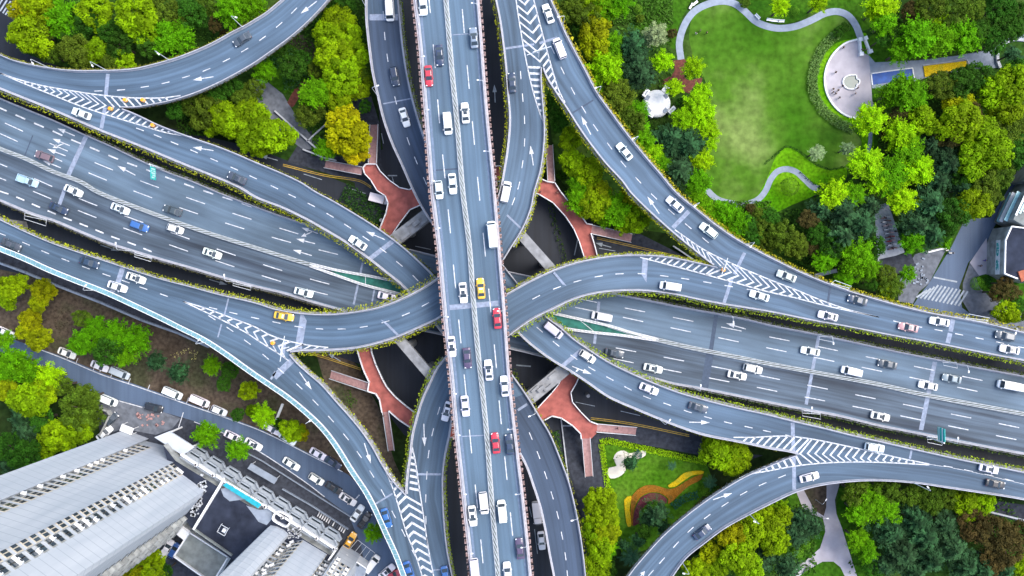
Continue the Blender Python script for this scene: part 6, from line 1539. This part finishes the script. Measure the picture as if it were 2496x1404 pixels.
thin_wall([(1700,640),(1640,600)], .8, .2, 'kerb', 'low wall below the upper right wedge')
thin_wall([(2255,616),(2308,603)], 1.0, .25, 'white', 'short white wall behind the stone strewn pavement')
thin_wall([(2405,1245),(2496,1267),(2550,1278)], .9, .3, 'kerb', 'pale low wall at the lower right corner')
thin_wall([(1366,1010),(1372,1060),(1384,1160),(1392,1230)], .7, .2, 'kerb', 'thin pale kerb wall left of the lower right footbridge stairs')
thin_wall([(690,985),(672,1030)], .6, .5, 'white', 'short white segmented wall on the soil bank')
thin_wall([(1986,672),(2035,660)], .9, .8, 'kerb', 'pale concrete block wall at the park edge by the slip road')
# furniture on the forecourt
def bike_row():
    pass
# right edge shops
def shop(roof, h, label, wallm, roofm):
    q = [P(*p, h) for p in roof]; cc = sum(q, Vector())/len(q); cc.z = 0
    rt = empty('shop_building', cc); tag(rt, label, 'shop')
    m_ = MB(); m_.prism([((p-cc).x, (p-cc).y) for p in q], 0, h, 0, 1); m_.build('wall', [M[wallm], M[roofm]], rt)
    return rt, cc
rt, cc = shop([(2462,552),(2448,586),(2446,668),(2478,680),(2530,690),(2540,560)], 8, 'dark roofed shop with white and teal sign band at the right edge', 'grime', 'roof_dark')
rail_poly([(2540,562),(2464,552),(2449,586),(2447,667),(2478,679)], 8, .5, .3, 'white', 'roof_parapet', rt, cc)
bq = [P(*p, 6) for p in ((2446,585),(2443,669))]; a, b = bq; dd = b-a; an_ = math.atan2(dd.y, dd.x)
sg = MB(); e = (a+b)/2-cc; sg.box((e.x-.75, e.y, 5.2), (dd.length, .3, 1.9), an_); sb_ = sg.build('sign_board', M['white'], rt)
gl = MB(); random.seed(4)
def glyph(t0, wdt, strokes):
    pass
dn = dd.normalized(); nn = Vector((-abs(dn.y), dn.x if dn.y < 0 else -dn.x, 0)).normalized()
for t0 in (.12, .19, .26, .33, .42, .62, .69, .76, .83):
    ce = a.lerp(b, t0)-cc+Vector((-.93, 0, 0))
    for k in range(5):
        o1 = random.uniform(-.35, .35); z1 = 5.2+random.uniform(-.6, .6)
        if k % 2: gl.box((ce.x, ce.y+o1, 5.2), (.1, .1, 1.2))
        else: gl.box((ce.x, ce.y, z1), (.1, .75, .14))
gl.build('lettering', M['teal_sign'], rt)
cl = MB()
for k in range(9):
    p = P(2441, 590+k*9, 0)-cc; cl.tube([(p.x-1.6, p.y, 0), (p.x-1.6, p.y, 4)], .13, 6)
cl.build('post_row', M['dark_metal'], rt)
lg = MB(); p = P(2434, 630, 0)-cc; lg.box((p.x, p.y, 4.1), (1.9, 8.6, .18)); lg.build('awning', M['kerb'], rt)
tr = MB(); p = P(2492, 672, 8)-cc; tr.box((p.x, p.y, 8.25), (1.8, 2.6, .5), .3); tr.build('roof_box', M['red_brick'], rt)
rt, cc = shop([(2470,535),(2500,470),(2560,400),(2600,520),(2500,552)], 9, 'grey roofed block with glazed bands at the right edge', 'grime', 'roof_grey')
for k in range(3):
    s_ = MB(); a = P(2474+k*9, 528-k*4, 9)-cc; b = P(2503+k*9, 466-k*2, 9)-cc; dd = b-a; e = (a+b)/2; s_.box((e.x, e.y, 9.1+.1*k), (dd.length*.9, .5, .2), math.atan2(dd.y, dd.x)); s_.build('skylight', M['teal' if k % 2 else 'white'], rt)
for zz, mt in ((3.2, 'teal'), (4.4, 'white'), (6.6, 'teal')):
    s_ = MB(); a = P(2470,535,9)-cc; b = P(2500,470,9)-cc; dd = b-a; e = (a+b)/2; s_.box((e.x-.5, e.y+.2, zz), (dd.length*1.1, .9, .3), math.atan2(dd.y, dd.x)); s_.build('shop_awning', M[mt], rt)
rt, cc = shop([(2497,440),(2560,340),(2600,400),(2540,450)], 7, 'low shop row with teal fascia at the right edge', 'grime', 'paving')
rail_poly([(2497,440),(2560,340)], 7, .5, .3, 'teal', 'roof_parapet', rt, cc)

# ------------------------------------------------------------------ park features
dm = empty('dome_tent', P(1598, 256, 0)); tag(dm, 'white round dome tent among the trees beside the lawn', 'dome tent')
mb = MB(); mb.lathe([(3.45, 0), (3.5, 1.7), (3.35, 2.05), (2.7, 2.35), (1.7, 2.58), (.8, 2.68), (.05, 2.7)], seg=36); mb.build('canopy', M['white'], dm, True)
for a in (38, 220, 318, 150):
    v = MB(); v.box((2.75*math.cos(R(a)), 2.75*math.sin(R(a)), 2.3), (.9, 1.2, .35), R(a)); v.build('vent', M['path'], dm)
for (px, py, sx, sy, an), lb in zip(((1622,224,2.0,1.5,-35),(1572,231,1.9,.9,55),(1634,272,1.9,.8,45),(1582,284,1.5,.5,-35)), ('larger white cabin touching the upper right of the dome tent', 'slim white cabin touching the upper left of the dome tent', 'slim white cabin touching the lower right of the dome tent', 'thin white cabin touching the lower left of the dome tent')):
    b_ = MB(); b_.box((0, 0, 1.1), (sx, sy, 2.2), 0); b_.box((0, 0, 2.26), (sx*.6, sy*.3, .1), 0, 1); b_.box((0, 0, 2.22), (sx+.2, sy+.2, .06), 0); tag(b_.build('cabin', [M['white'], M['path']], None, False, P(px, py, 0), R(an)), lb, 'cabin')
# plaza rim, pond, pools, balustrades
def rim(pts, z, h, th, mat, name, label, cat, closed=False):
    q = spline(pts+([pts[0]] if closed else []), 4); w_ = [P(p.x, p.y, z) for p in q]; cc = w_[0].copy(); m_ = MB()
    for a, b in zip(w_, w_[1:]):
        dd = b-a
        if dd.length < .02: continue
        e = (a+b)/2-cc; m_.box((e.x, e.y, h/2), (dd.length+.06, th, h), math.atan2(dd.y, dd.x))
    return tag(m_.build(name, M[mat], None, False, cc), label, cat)
rim([(2088,97),(2060,106),(2031,131),(2014,163),(2009,195),(2015,229),(2036,263),(2060,281),(2084,289)], .04, .5, .42, 'white', 'plaza_kerb', 'white curved kerb wall round the semicircular plaza', 'kerb wall')
pond = [(2086,183),(2066,185),(2056,192),(2054,203),(2059,212),(2068,217),(2082,217),(2088,212),(2087,207),(2092,206),(2094,195),(2088,193)]
rim(pond, .04, .45, .3, 'white', 'pond_rim', 'white stepped stone rim of the small plaza pond', 'pond rim', True)
sheet('pond_water', pond, .12, M['pond'], 'dark green water of the small plaza pond', 'water', smooth=False)
sheet('pool_water', [(2122,180),(2224,166),(2229,192),(2126,207)], .08, M['pool'], 'blue tiled oblong pool on the plaza walk', 'water', smooth=False)
rim([(2122,180),(2122.5,180),(2126,207)], .04, .2, .3, 'white', 'pool_rim', 'white kerb at the plaza end of the blue pool', 'kerb')
rim([(2122,180),(2170,173),(2224,166)], .04, .2, .25, 'white', 'pool_rim', 'white kerb along the upper side of the blue pool', 'kerb')
rim([(2224,166),(2226,180),(2229,192)], .04, .2, .25, 'white', 'pool_rim', 'white kerb at the far end of the blue pool', 'kerb')
sheet('flower_bed', [(2251,161),(2355,148),(2359,163),(2255,188)], .30, M['flower_yellow'], 'oblong golden flower bed on the plaza walk', 'flowers', 'thing', smooth=False, thick=.25)
rim([(2250,159),(2300,153),(2356,146),(2361,164)], .04, .22, .22, 'kerb', 'bed_kerb', 'pale kerb round the golden flower bed', 'kerb')
rim([(2500,100),(2470,98),(2444,108),(2430,130),(2430,150),(2436,166)], .04, .7, .7, 'kerb', 'planter_wall', 'pale curved planter wall at the end of the plaza walk', 'planter wall')
sheet('planting_bed', [(2500,103),(2470,102),(2448,111),(2434,131),(2434,150),(2440,170),(2510,170)], .3, M['grove'], 'dark planted bed inside the curved planter wall', 'planting')
for pts, lb in (([(2093,99),(2096,134)], 'white balustrade left of the plaza steps'), ([(2106,96),(2118,128)], 'white balustrade right of the plaza steps')):
    q = [P(x, y, .05) for x, y in pts]; dd = q[1]-q[0]; an = math.atan2(dd.y, dd.x); rt = empty('balustrade', (q[0]+q[1])/2, an); tag(rt, lb, 'balustrade')
    m_ = MB(); m_.box((0, 0, .9), (dd.length, .45, .16)); m_.box((0, 0, .1), (dd.length, .5, .2)); m_.build('rail', M['white'], rt)
    m_ = MB()
    for k in range(9): m_.lathe([(.07, .2), (.13, .4), (.07, .62), (.1, .82)], ((k/8-.5)*dd.length*.92, 0, 0), 8)
    m_.build('baluster_row', M['white'], rt)
    for s in (-1, 1): m_ = MB(); m_.box((s*dd.length/2, 0, .65), (.8, .8, 1.3)); m_.box((s*dd.length/2, 0, 1.34), (.95, .95, .08)); m_.build('end_post', M['white'], rt)
# park benches and small white seats along the path
bm_ = MB(); bm_.box((0, 0, .42), (1.6, .5, .07)); bm_.box((0, .24, .72), (1.6, .07, .4)); 
for s in (-1, 1): bm_.box((s*.65, 0, .2), (.08, .45, .4)); bm_.box((s*.65, .24, .5), (.07, .06, .45))
BENCH = bm_.mesh('park_bench', M['white'])
for px, py, an, lb in ((1684,16,60,'white bench at the upper bend of the park path'),(1694,9,40,'second white bench beside the upper bend of the path'),(1845,42,-45,'white bench above the dip of the park path'),(1875,50,-10,'left bench of the three below the round shrub'),(1890,52,-5,'middle bench of the three below the round shrub'),(1903,53,0,'right bench of the three below the round shrub')):
    tag(inst('park_bench', BENCH, None, P(px, py, .02), R(an)), lb, 'bench')

# ------------------------------------------------------------------ street lamps, signs, cameras
pl = MB(); pl.tube([(0, 0, 0), (0, 0, .5)], .16, 8); pl.tube([(0, 0, .5), (0, 0, 8.2), (.25, 0, 8.8), (.9, 0, 9.1)], [.11, .08, .07, .06], 8); LAMP_POLE = pl.mesh('pole', M['steel'])
pa = MB(); pa.tube([(.85, 0, 9.08), (2.2, 0, 9.3)], .05, 6); LAMP_ARM = pa.mesh('arm', M['steel'])
ph = MB(); ph.box((2.45, 0, 9.33), (.95, .38, .14)); ph.box((2.45, 0, 9.41), (.7, .26, .05)); LAMP_HEAD = ph.mesh('lamp_head', M['white'])
pg = MB(); pg.box((2.5, 0, 9.245), (.7, .28, .03)); LAMP_LENS = pg.mesh('lens', M['lamp_lens'])
LAMPS = [("R1","upper left slip road",'left',[(417,145),(267,173),(128,165),(586,72)],'A'), ("R7","slip road beside the park",'left',[(1374,72),(1455,227),(1548,353),(1686,498),(1812,595),(2420,792)],'B'),
 ("NS","left edge of the top deck",'top',[(1013,64),(1030,165),(1040,280),(1053,450),(1066,560),(1085,770),(1103,950),(1112,1048),(1128,1190),(1142,1320)],'A'),
 ("NS","right edge of the top deck",'top',[(1168,42),(1181,215),(1196,380),(1212,565),(1228,757),(1240,930),(1252,1035),(1270,1180),(1283,1310)],'B'),
 ("EW","upper edge of the wide carriageway",'left',[(1763,767),(1990,814),(2310,880)],'A'), ("EW","lower edge of the wide carriageway",'left',[(330,616),(585,692),(1690,945),(1952,998),(2290,1070)],'B'),
 ("R4","noise barrier slip road",'left',[(250,712),(510,835),(765,1015)],'B'), ("R8","lower right slip road",'left',[(2225,1178),(1830,1251),(1665,1365)],'B'), ("A2","lower edge of the bottom ramp",'top',[(1388,1240),(1300,1003)],'A'), ("A1","ramp left of the top deck",'top',[(892,20),(916,230)],'B'), ("A1","lower right ramp",'left',[(1610,1022),(1385,903)],'B')]
for key, ph_, axis, lst, side in LAMPS:
    r = ROADS[key]; lst = sorted(lst, key=lambda t: t[0] if axis == 'left' else t[1])
    for k, (x, y) in enumerate(lst):
        i = r.idx(side, x, y); q = r.pt(i, side, .16, .97); dd = r.D[i] if side == 'A' else -r.D[i]
        rt = empty('street_lamp', q, math.atan2(dd.y, dd.x)); tag(rt, ('white arm lamp, %s from the %s, on the %s' % (ordn(k), axis, ph_)), 'street lamp', 'street lamps on the '+ph_)
        inst('pole', LAMP_POLE, rt); inst('arm', LAMP_ARM, rt); h_ = inst('lamp_head', LAMP_HEAD, rt); inst('lens', LAMP_LENS, h_)
        rt.scale = (.42, .7, .8) if key == 'NS' else (.6, .8, 1)
for px, py, an, lb in ((1988,1218,60,'white lamp in the fork of the pale path'), (1985,1250,0,'second lamp beside the fork of the pale path')): 
    rt = empty('street_lamp', P(px, py, 0), R(an)); rt.scale = (.6, .6, .6); tag(rt, lb, 'street lamp'); inst('pole', LAMP_POLE, rt); inst('arm', LAMP_ARM, rt); h_ = inst('lamp_head', LAMP_HEAD, rt); inst('lens', LAMP_LENS, h_)
for px, py, an, lb in ((190,372+60,20,'x'),): pass
# teal direction signs on cantilever arms
def sign(key, side, px, py, label, reach, w_, h, ang_flip, z0=5.4):
    r = ROADS[key]; i = r.idx(side, px, py); q = r.pt(i, side, -.25, .2); dd = r.D[i] if side == 'A' else -r.D[i]; an = math.atan2(dd.y, dd.x)
    rt = empty('road_sign', q, an); tag(rt, label, 'road sign')
    m_ = MB(); m_.tube([(0, 0, -.6), (0, 0, z0+h)], .18, 8); m_.build('pole', M['steel'], rt)
    m_ = MB(); m_.tube([(0, 0, z0+h*.75), (reach+w_, 0, z0+h*.75)], .11, 6); m_.tube([(0, 0, z0+h*.3), (reach+w_, 0, z0+h*.3)], .09, 6); m_.build('arm', M['steel'], rt)
    m_ = MB(); m_.box((reach+w_/2, ang_flip*.22, z0+h/2), (w_, .12, h)); pn_ = m_.build('panel', M['teal_sign'], rt)
    m_ = MB(); 
    for k in range(4):
        zz = z0+h*(.8-.2*k)
        for j in range(5):
            if random.random() < .8: m_.box((reach+w_*(.16+.17*j), ang_flip*.29, zz), (w_*.11, .03, h*.09))
    m_.build('lettering', M['white'], rt)
random.seed(9)
sign('EW', 'A', 403, 416, 'teal direction sign over the upper carriageway at the left', .5, 3.0, 3.0, 1)
sign('EW', 'B', 2262, 1063, 'bright teal direction sign over the lower carriageway at the right', .2, 3.1, 3.6, -1)
# maintenance frames beside the parapets: white bracket frames
def bracket(key, side, px, py, L, out, label, z=1.2):
    r = ROADS[key]; i = r.idx(side, px, py); q = r.pt(i, side, 0, z); t = (r.pt(min(i+1, r.n-1), side, 0, z)-r.pt(max(i-1, 0), side, 0, z)).normalized(); dd = -r.D[i] if side == 'A' else r.D[i]
    m_ = MB(); a = -t*L/2; b = t*L/2
    m_.tube([a, a+dd*out+Vector((0, 0, .3)), b+dd*out+Vector((0, 0, .3)), b], .06, 6); m_.tube([a+Vector((0,0,.1)), b+Vector((0,0,.1))], .05, 6); m_.tube([a+dd*out*.5+Vector((0,0,.2)), b+dd*.2], .06, 5)
    tag(m_.build('bracket_frame', M['steel'], None, False, q), label, 'bracket frame')
for a in (('EW','B',100,529,5.5,1.6,'white bracket frame on the lower carriageway edge at the far left'),('EW','B',355,622,4.2,1.0,'white bracket frame on the lower carriageway edge left of centre'),('EW','B',600,694,4.5,1.0,'white bracket frame on the lower carriageway edge nearer the centre'),('EW','B',1977,1003,4.5,1.4,'white bracket frame on the lower right carriageway edge'),('EW','B',2275,1068,3.6,1.5,'white bracket frame beside the bright teal sign'),('EW','A',2012,817,3.5,-1.2,'white bracket frame on the upper right carriageway edge'),('EW','A',2312,880,3.5,-1.2,'white bracket frame on the far upper right carriageway edge'),('R7','B',2045,700,4.2,1.2,'white bracket frame on the slip road by the pale block'),('R7','B',2370,779,5.0,1.3,'white bracket frame on the slip road below the zebra crossing')): bracket(*a)
# gantry arms over the noses
def nose_pole(px, py, key, L, an, label):
    z = ROADS[key].zf(px, py); q = P(px, py, z+.05); m_ = MB(); m_.tube([(0, 0, 0), (0, 0, 6.2)], .14, 8); m_.tube([(-L/2, 0, 6.1), (L/2, 0, 6.1)], .09, 6); m_.box((0, 0, 6.2), (L*.5, .16, 1.2))
    tag(m_.build('sign_post', M['steel'], None, False, q, R(an)), label, 'sign post')
nose_pole(704,846,'R4',6,80,'pale overhead sign post at the lower left ramp split'); nose_pole(1752,650,'R7',4,70,'pale overhead sign post at the right ramp split'); nose_pole(1312,140,'R7',6,20,'pale overhead sign post at the top ramp merge')
# orange crash cushions
for px, py, key, lb in ((307,245,'R1','left barrel of the pair on the upper chevrons'),(350,245,'R1','right barrel of the pair on the upper chevrons'),(271,266,'A2','barrel at the tip of the upper left split'),(374,306,'A2','barrel on the lower chevrons of the upper left split'),(666,836,'R4','barrel on the lower left chevrons'),(1762,658,'R7','barrel at the right ramp split')):
    q = P(px, py, ROADS[key].zf(px, py)+.04); m_ = MB(); m_.lathe([(.48, 0), (.52, .1), (.45, .5), (.5, .55), (.42, 1.0), (.3, 1.05)], seg=16); o = m_.build('crash_barrel', M['orange'], None, False, q); tag(o, 'orange '+lb, 'crash barrel', 'orange crash barrels')
    m_ = MB(); m_.lathe([(.487, .62), (.457, .8)], seg=16); m_.build('reflective_band', M['white'], o)

# ------------------------------------------------------------------ scooters, people
def make_scooter():
    b_ = MB(); b_.box((0, 0, .45), (1.0, .3, .25)); b_.box((-.25, 0, .72), (.75, .3, .16)); b_.box((.5, 0, .75), (.14, .36, .6)); 
    t = [MB(), MB()]
    for k, x in enumerate((-.55, .6)): t[k].tube([(x, -.06, .25), (x, .06, .25)], .25, 12)
    hb = MB(); hb.tube([(.5, -.35, 1.05), (.5, .35, 1.05)], .035, 6); hb.tube([(.55, 0, .4), (.5, 0, 1.05)], .04, 6)
    return [('body', b_.mesh('body', M['carpaint']), 1), ('wheel', t[0].mesh('wheel', M['tyre']), 0), ('wheel', t[1].mesh('wheel', M['tyre']), 0), ('handlebar', hb.mesh('handlebar', M['dark_metal']), 0)]
SC = make_scooter()
def scooter(px, py, an, c_, label, group):
    rt = empty('scooter', P(px, py, .06), R(an)); tag(rt, label, 'scooter', group)
    for nm, me, oc in SC: inst(nm, me, rt, color=c_ if oc else None)
random.seed(12)
for row in (0, 1):
    for k in range(9):
        x = 2152+row*9+k*2.2; y = 532+k*9.4-row*3; cn, cv = random.choice((('red', (.40,.05,.04)), ('white', (.7,.68,.68)), ('white', (.7,.66,.66)), ('brown', (.22,.10,.08)), ('pale pink', (.6,.42,.4))))
        scooter(x, y, 175 if row else 8, cv, '%s scooter from the top in the %s row on the grey path' % (ordn(k), 'right' if row else 'left'), 'scooters parked in two rows')
for px, py, an, lb in ((2308,610,10,'scooter above the other at the pavement corner'),(2316,617,0,'scooter below the other at the pavement corner')): scooter(px, py, an, (.03,.03,.04), 'black '+lb, 'scooters by the street')
random.seed(14)
for k in range(13): scooter(778+k*5.2, 1252+k*3.3, 62, random.choice(((.5,.5,.52),(.05,.06,.08),(.6,.6,.6))), '%s scooter from the left in the row before the podium' % ordn(k), 'scooters parked before the podium')

def skin_mesh(name, verts, edges, radii, mat, sub=1):
    me = bpy.data.meshes.new(name); me.from_pydata(verts, edges, []); o = bpy.data.objects.new(name, me); col.objects.link(o)
    s = o.modifiers.new('s', 'SKIN'); sd_ = o.modifiers.new('u', 'SUBSURF'); sd_.levels = sub; sd_.render_levels = sub
    for i, r_ in enumerate(radii): me.skin_vertices[0].data[i].radius = (r_, r_)
    me.skin_vertices[0].data[0].use_root = True
    dg = bpy.context.evaluated_depsgraph_get(); m2 = bpy.data.meshes.new_from_object(o.evaluated_get(dg)); m2.name = name
    bpy.data.objects.remove(o); m2.materials.clear(); m2.materials.append(mat); m2.polygons.foreach_set('use_smooth', [True]*len(m2.polygons)); return m2
def person_mesh(stride, arm):
    "pelvis root; x forward"
    v = [(0,0,.95), (0,0,1.2), (0,0,1.42), (.01,0,1.52), (.02,0,1.63), (.015,0,1.72)]; e = [(0,1),(1,2),(2,3),(3,4),(4,5)]; r_ = [.14,.13,.12,.055,.095,.07]
    for s in (-1, 1):
        b = len(v); v += [(0,s*.10,.88), (stride*s*.35+.03, s*.1, .48), (stride*s*.75-.02, s*.1, .09), (stride*s*.75+.14, s*.11, .04)]; e += [(0,b),(b,b+1),(b+1,b+2),(b+2,b+3)]; r_ += [.09,.062,.045,.035]
        b = len(v); v += [(0, s*.20, 1.40), (-stride*s*.2+.02, s*.25, 1.12), (-stride*s*.4+arm, s*.24, .90), (-stride*s*.45+arm+.03, s*.235, .80)]; e += [(2,b),(b,b+1),(b+1,b+2),(b+2,b+3)]; r_ += [.055,.042,.032,.03]
        for f in range(4):
            q = len(v); ba = v[b+3]; v.append((ba[0]+.035-.02*f, ba[1]-s*.005, ba[2]-.085-.006*(1-abs(f-1)))); e.append((b+3, q)); r_.append(.009)
        q = len(v); v.append((v[b+3][0]+.05, v[b+3][1]-s*.02, v[b+3][2]-.03)); e.append((b+3, q)); r_.append(.01)
    body = skin_mesh('body', v, e, r_, M['skin'])
    v2 = [(0,0,.95),(0,0,1.2),(0,0,1.44)]; e2 = [(0,1),(1,2)]; r2 = [.165,.155,.145]
    for s in (-1, 1):
        b = len(v2); v2 += [(0,s*.10,.88),(stride*s*.35+.03,s*.1,.48),(stride*s*.75-.02,s*.1,.13)]; e2 += [(0,b),(b,b+1),(b+1,b+2)]; r2 += [.105,.08,.065]
        b = len(v2); v2 += [(0,s*.20,1.40),(-stride*s*.2+.02,s*.25,1.12),(-stride*s*.4+arm,s*.24,.92)]; e2 += [(2,b),(b,b+1),(b+1,b+2)]; r2 += [.075,.06,.048]
    cl = skin_mesh('clothing', v2, e2, r2, M['cloth'])
    h_ = MB(); h_.lathe([(.02,-.02),(.09,.0),(.105,.05),(.09,.11),(.04,.14)], (-.01,0,1.65), 14); hair = h_.mesh('hair', M['hair'], True)
    f_ = MB(); f_.box((.105,0,1.625), (.03,.024,.04)); 
    for s in (-1,1): f_.box((.1,s*.035,1.65), (.02,.022,.012)); f_.box((.015,s*.098,1.63), (.04,.02,.06))
    f_.box((.1,0,1.585), (.02,.045,.01)); face = f_.mesh('face_features', M['skin'])
    return body, cl, hair, face
PERS = [person_mesh(.28, 0), person_mesh(0.02, .06)]
PP = [(2053,118,20,0,'dark','walking near the upper rim of the plaza'),(2098,123,80,0,'dark','on the plaza steps by the left balustrade'),(2107,124,90,1,'purple','on the plaza steps by the right balustrade'),(2034,178,30,1,'dark','standing alone left of the pond'),(2051,211,40,0,'dark','at the left end of the pond rim'),(2087,216,0,1,'dark','at the lower right of the pond rim'),(2028,219,30,0,'dark','upper left of the group below the pond'),(2040,222,30,0,'dark','upper right of the group below the pond'),(2034,230,30,0,'dark','lower middle of the group below the pond'),(2027,227,0,1,'grey','smallest figure at the left of the group below the pond'),(2043,240,20,0,'grey','lowest of the group below the pond'),(2081,230,20,1,'pale grey','below the right end of the pond'),
 (1695,84,60,1,'white','in white, standing on the lawn by the path'),(1705,77,0,1,'green','between the two others on the lawn by the path'),(1721,82,180,1,'black','facing the one in white on the lawn'),(2397,635,150,0,'blue','in blue on the pale shop forecourt'),(2386,648,150,0,'dark','in dark clothes on the pale shop forecourt'),(1358,470,60,0,'dark','walking on the upper right end of the red footbridge'),(936,1012,80,0,'dark','walking down the lower left pink stairs'),(1505,1043,0,0,'dark','on the right hand pink stairs of the lower right corner'),(1318,468,0,1,'dark','standing at the edge of the upper right red bridge')]
CLC = {'dark': (.02,.02,.03), 'purple': (.06,.03,.07), 'grey': (.15,.15,.17), 'pale grey': (.4,.4,.42), 'white': (.8,.8,.8), 'green': (.06,.2,.05), 'black': (.012,.012,.014), 'blue': (.05,.06,.35)}
for px, py, an, po, cl, lb in PP:
    z = .06
    if (1300 < px < 1365 and 460 < py < 480): z = FB+.01
    if (px, py) == (936,1012): z = FB*.92
    if (px, py) == (1505,1043): z = FB*.5
    rt = empty('person', P(px, py, z), R(an)); tag(rt, 'person %s%s' % ('' if ' in ' in lb and lb.startswith('in') else 'in %s clothes ' % cl if 'clothes' not in lb else '', lb), 'person')
    b_, c_, h_, f_ = PERS[po]
    inst('body', b_, rt); inst('clothing', c_, rt, color=CLC[cl]); inst('hair', h_, rt); inst('face', f_, rt)
# rubble and stones
random.seed(33)
st = MB()
for _ in range(26):
    p = P(random.uniform(2225,2262), random.uniform(630,695), .05)
    st.box((p.x, p.y, p.z+.12), (random.uniform(.2,.9), random.uniform(.2,.7), .25), random.uniform(0,3))
tag(st.build('rubble', M['path']), 'pale rubble and slabs on the pavement by the zebra crossing', 'rubble', kind='stuff')
sc_ = MB()
for _ in range(22):
    p = P(random.uniform(335,400), random.uniform(1008,1040), .05); sc_.box((p.x, p.y, .2), (random.uniform(.2,.8), random.uniform(.2,.6), .4), random.uniform(0,3))
tag(sc_.build('clutter', M['stair_pink']), 'pinkish heap of goods in the yard by the tall tower', 'clutter', kind='stuff')
sc_ = MB()
for _ in range(60):
    f = random.random(); p = P(500-25*f+random.uniform(-8,8), 1160+90*f+random.uniform(-12,12), PH+.02); sc_.box((p.x, p.y, PH+.25), (random.uniform(.2,1.1), random.uniform(.2,.8), .5), random.uniform(0,3))
for _ in range(40):
    p = P(random.uniform(700,735), random.uniform(1285,1312), PH+.02); sc_.box((p.x, p.y, PH+.2), (random.uniform(.15,.5), random.uniform(.15,.5), .4), random.uniform(0,3))
tag(sc_.build('roof_clutter', M['kerb']), 'small scattered pale clutter on the podium roof', 'clutter', kind='stuff')
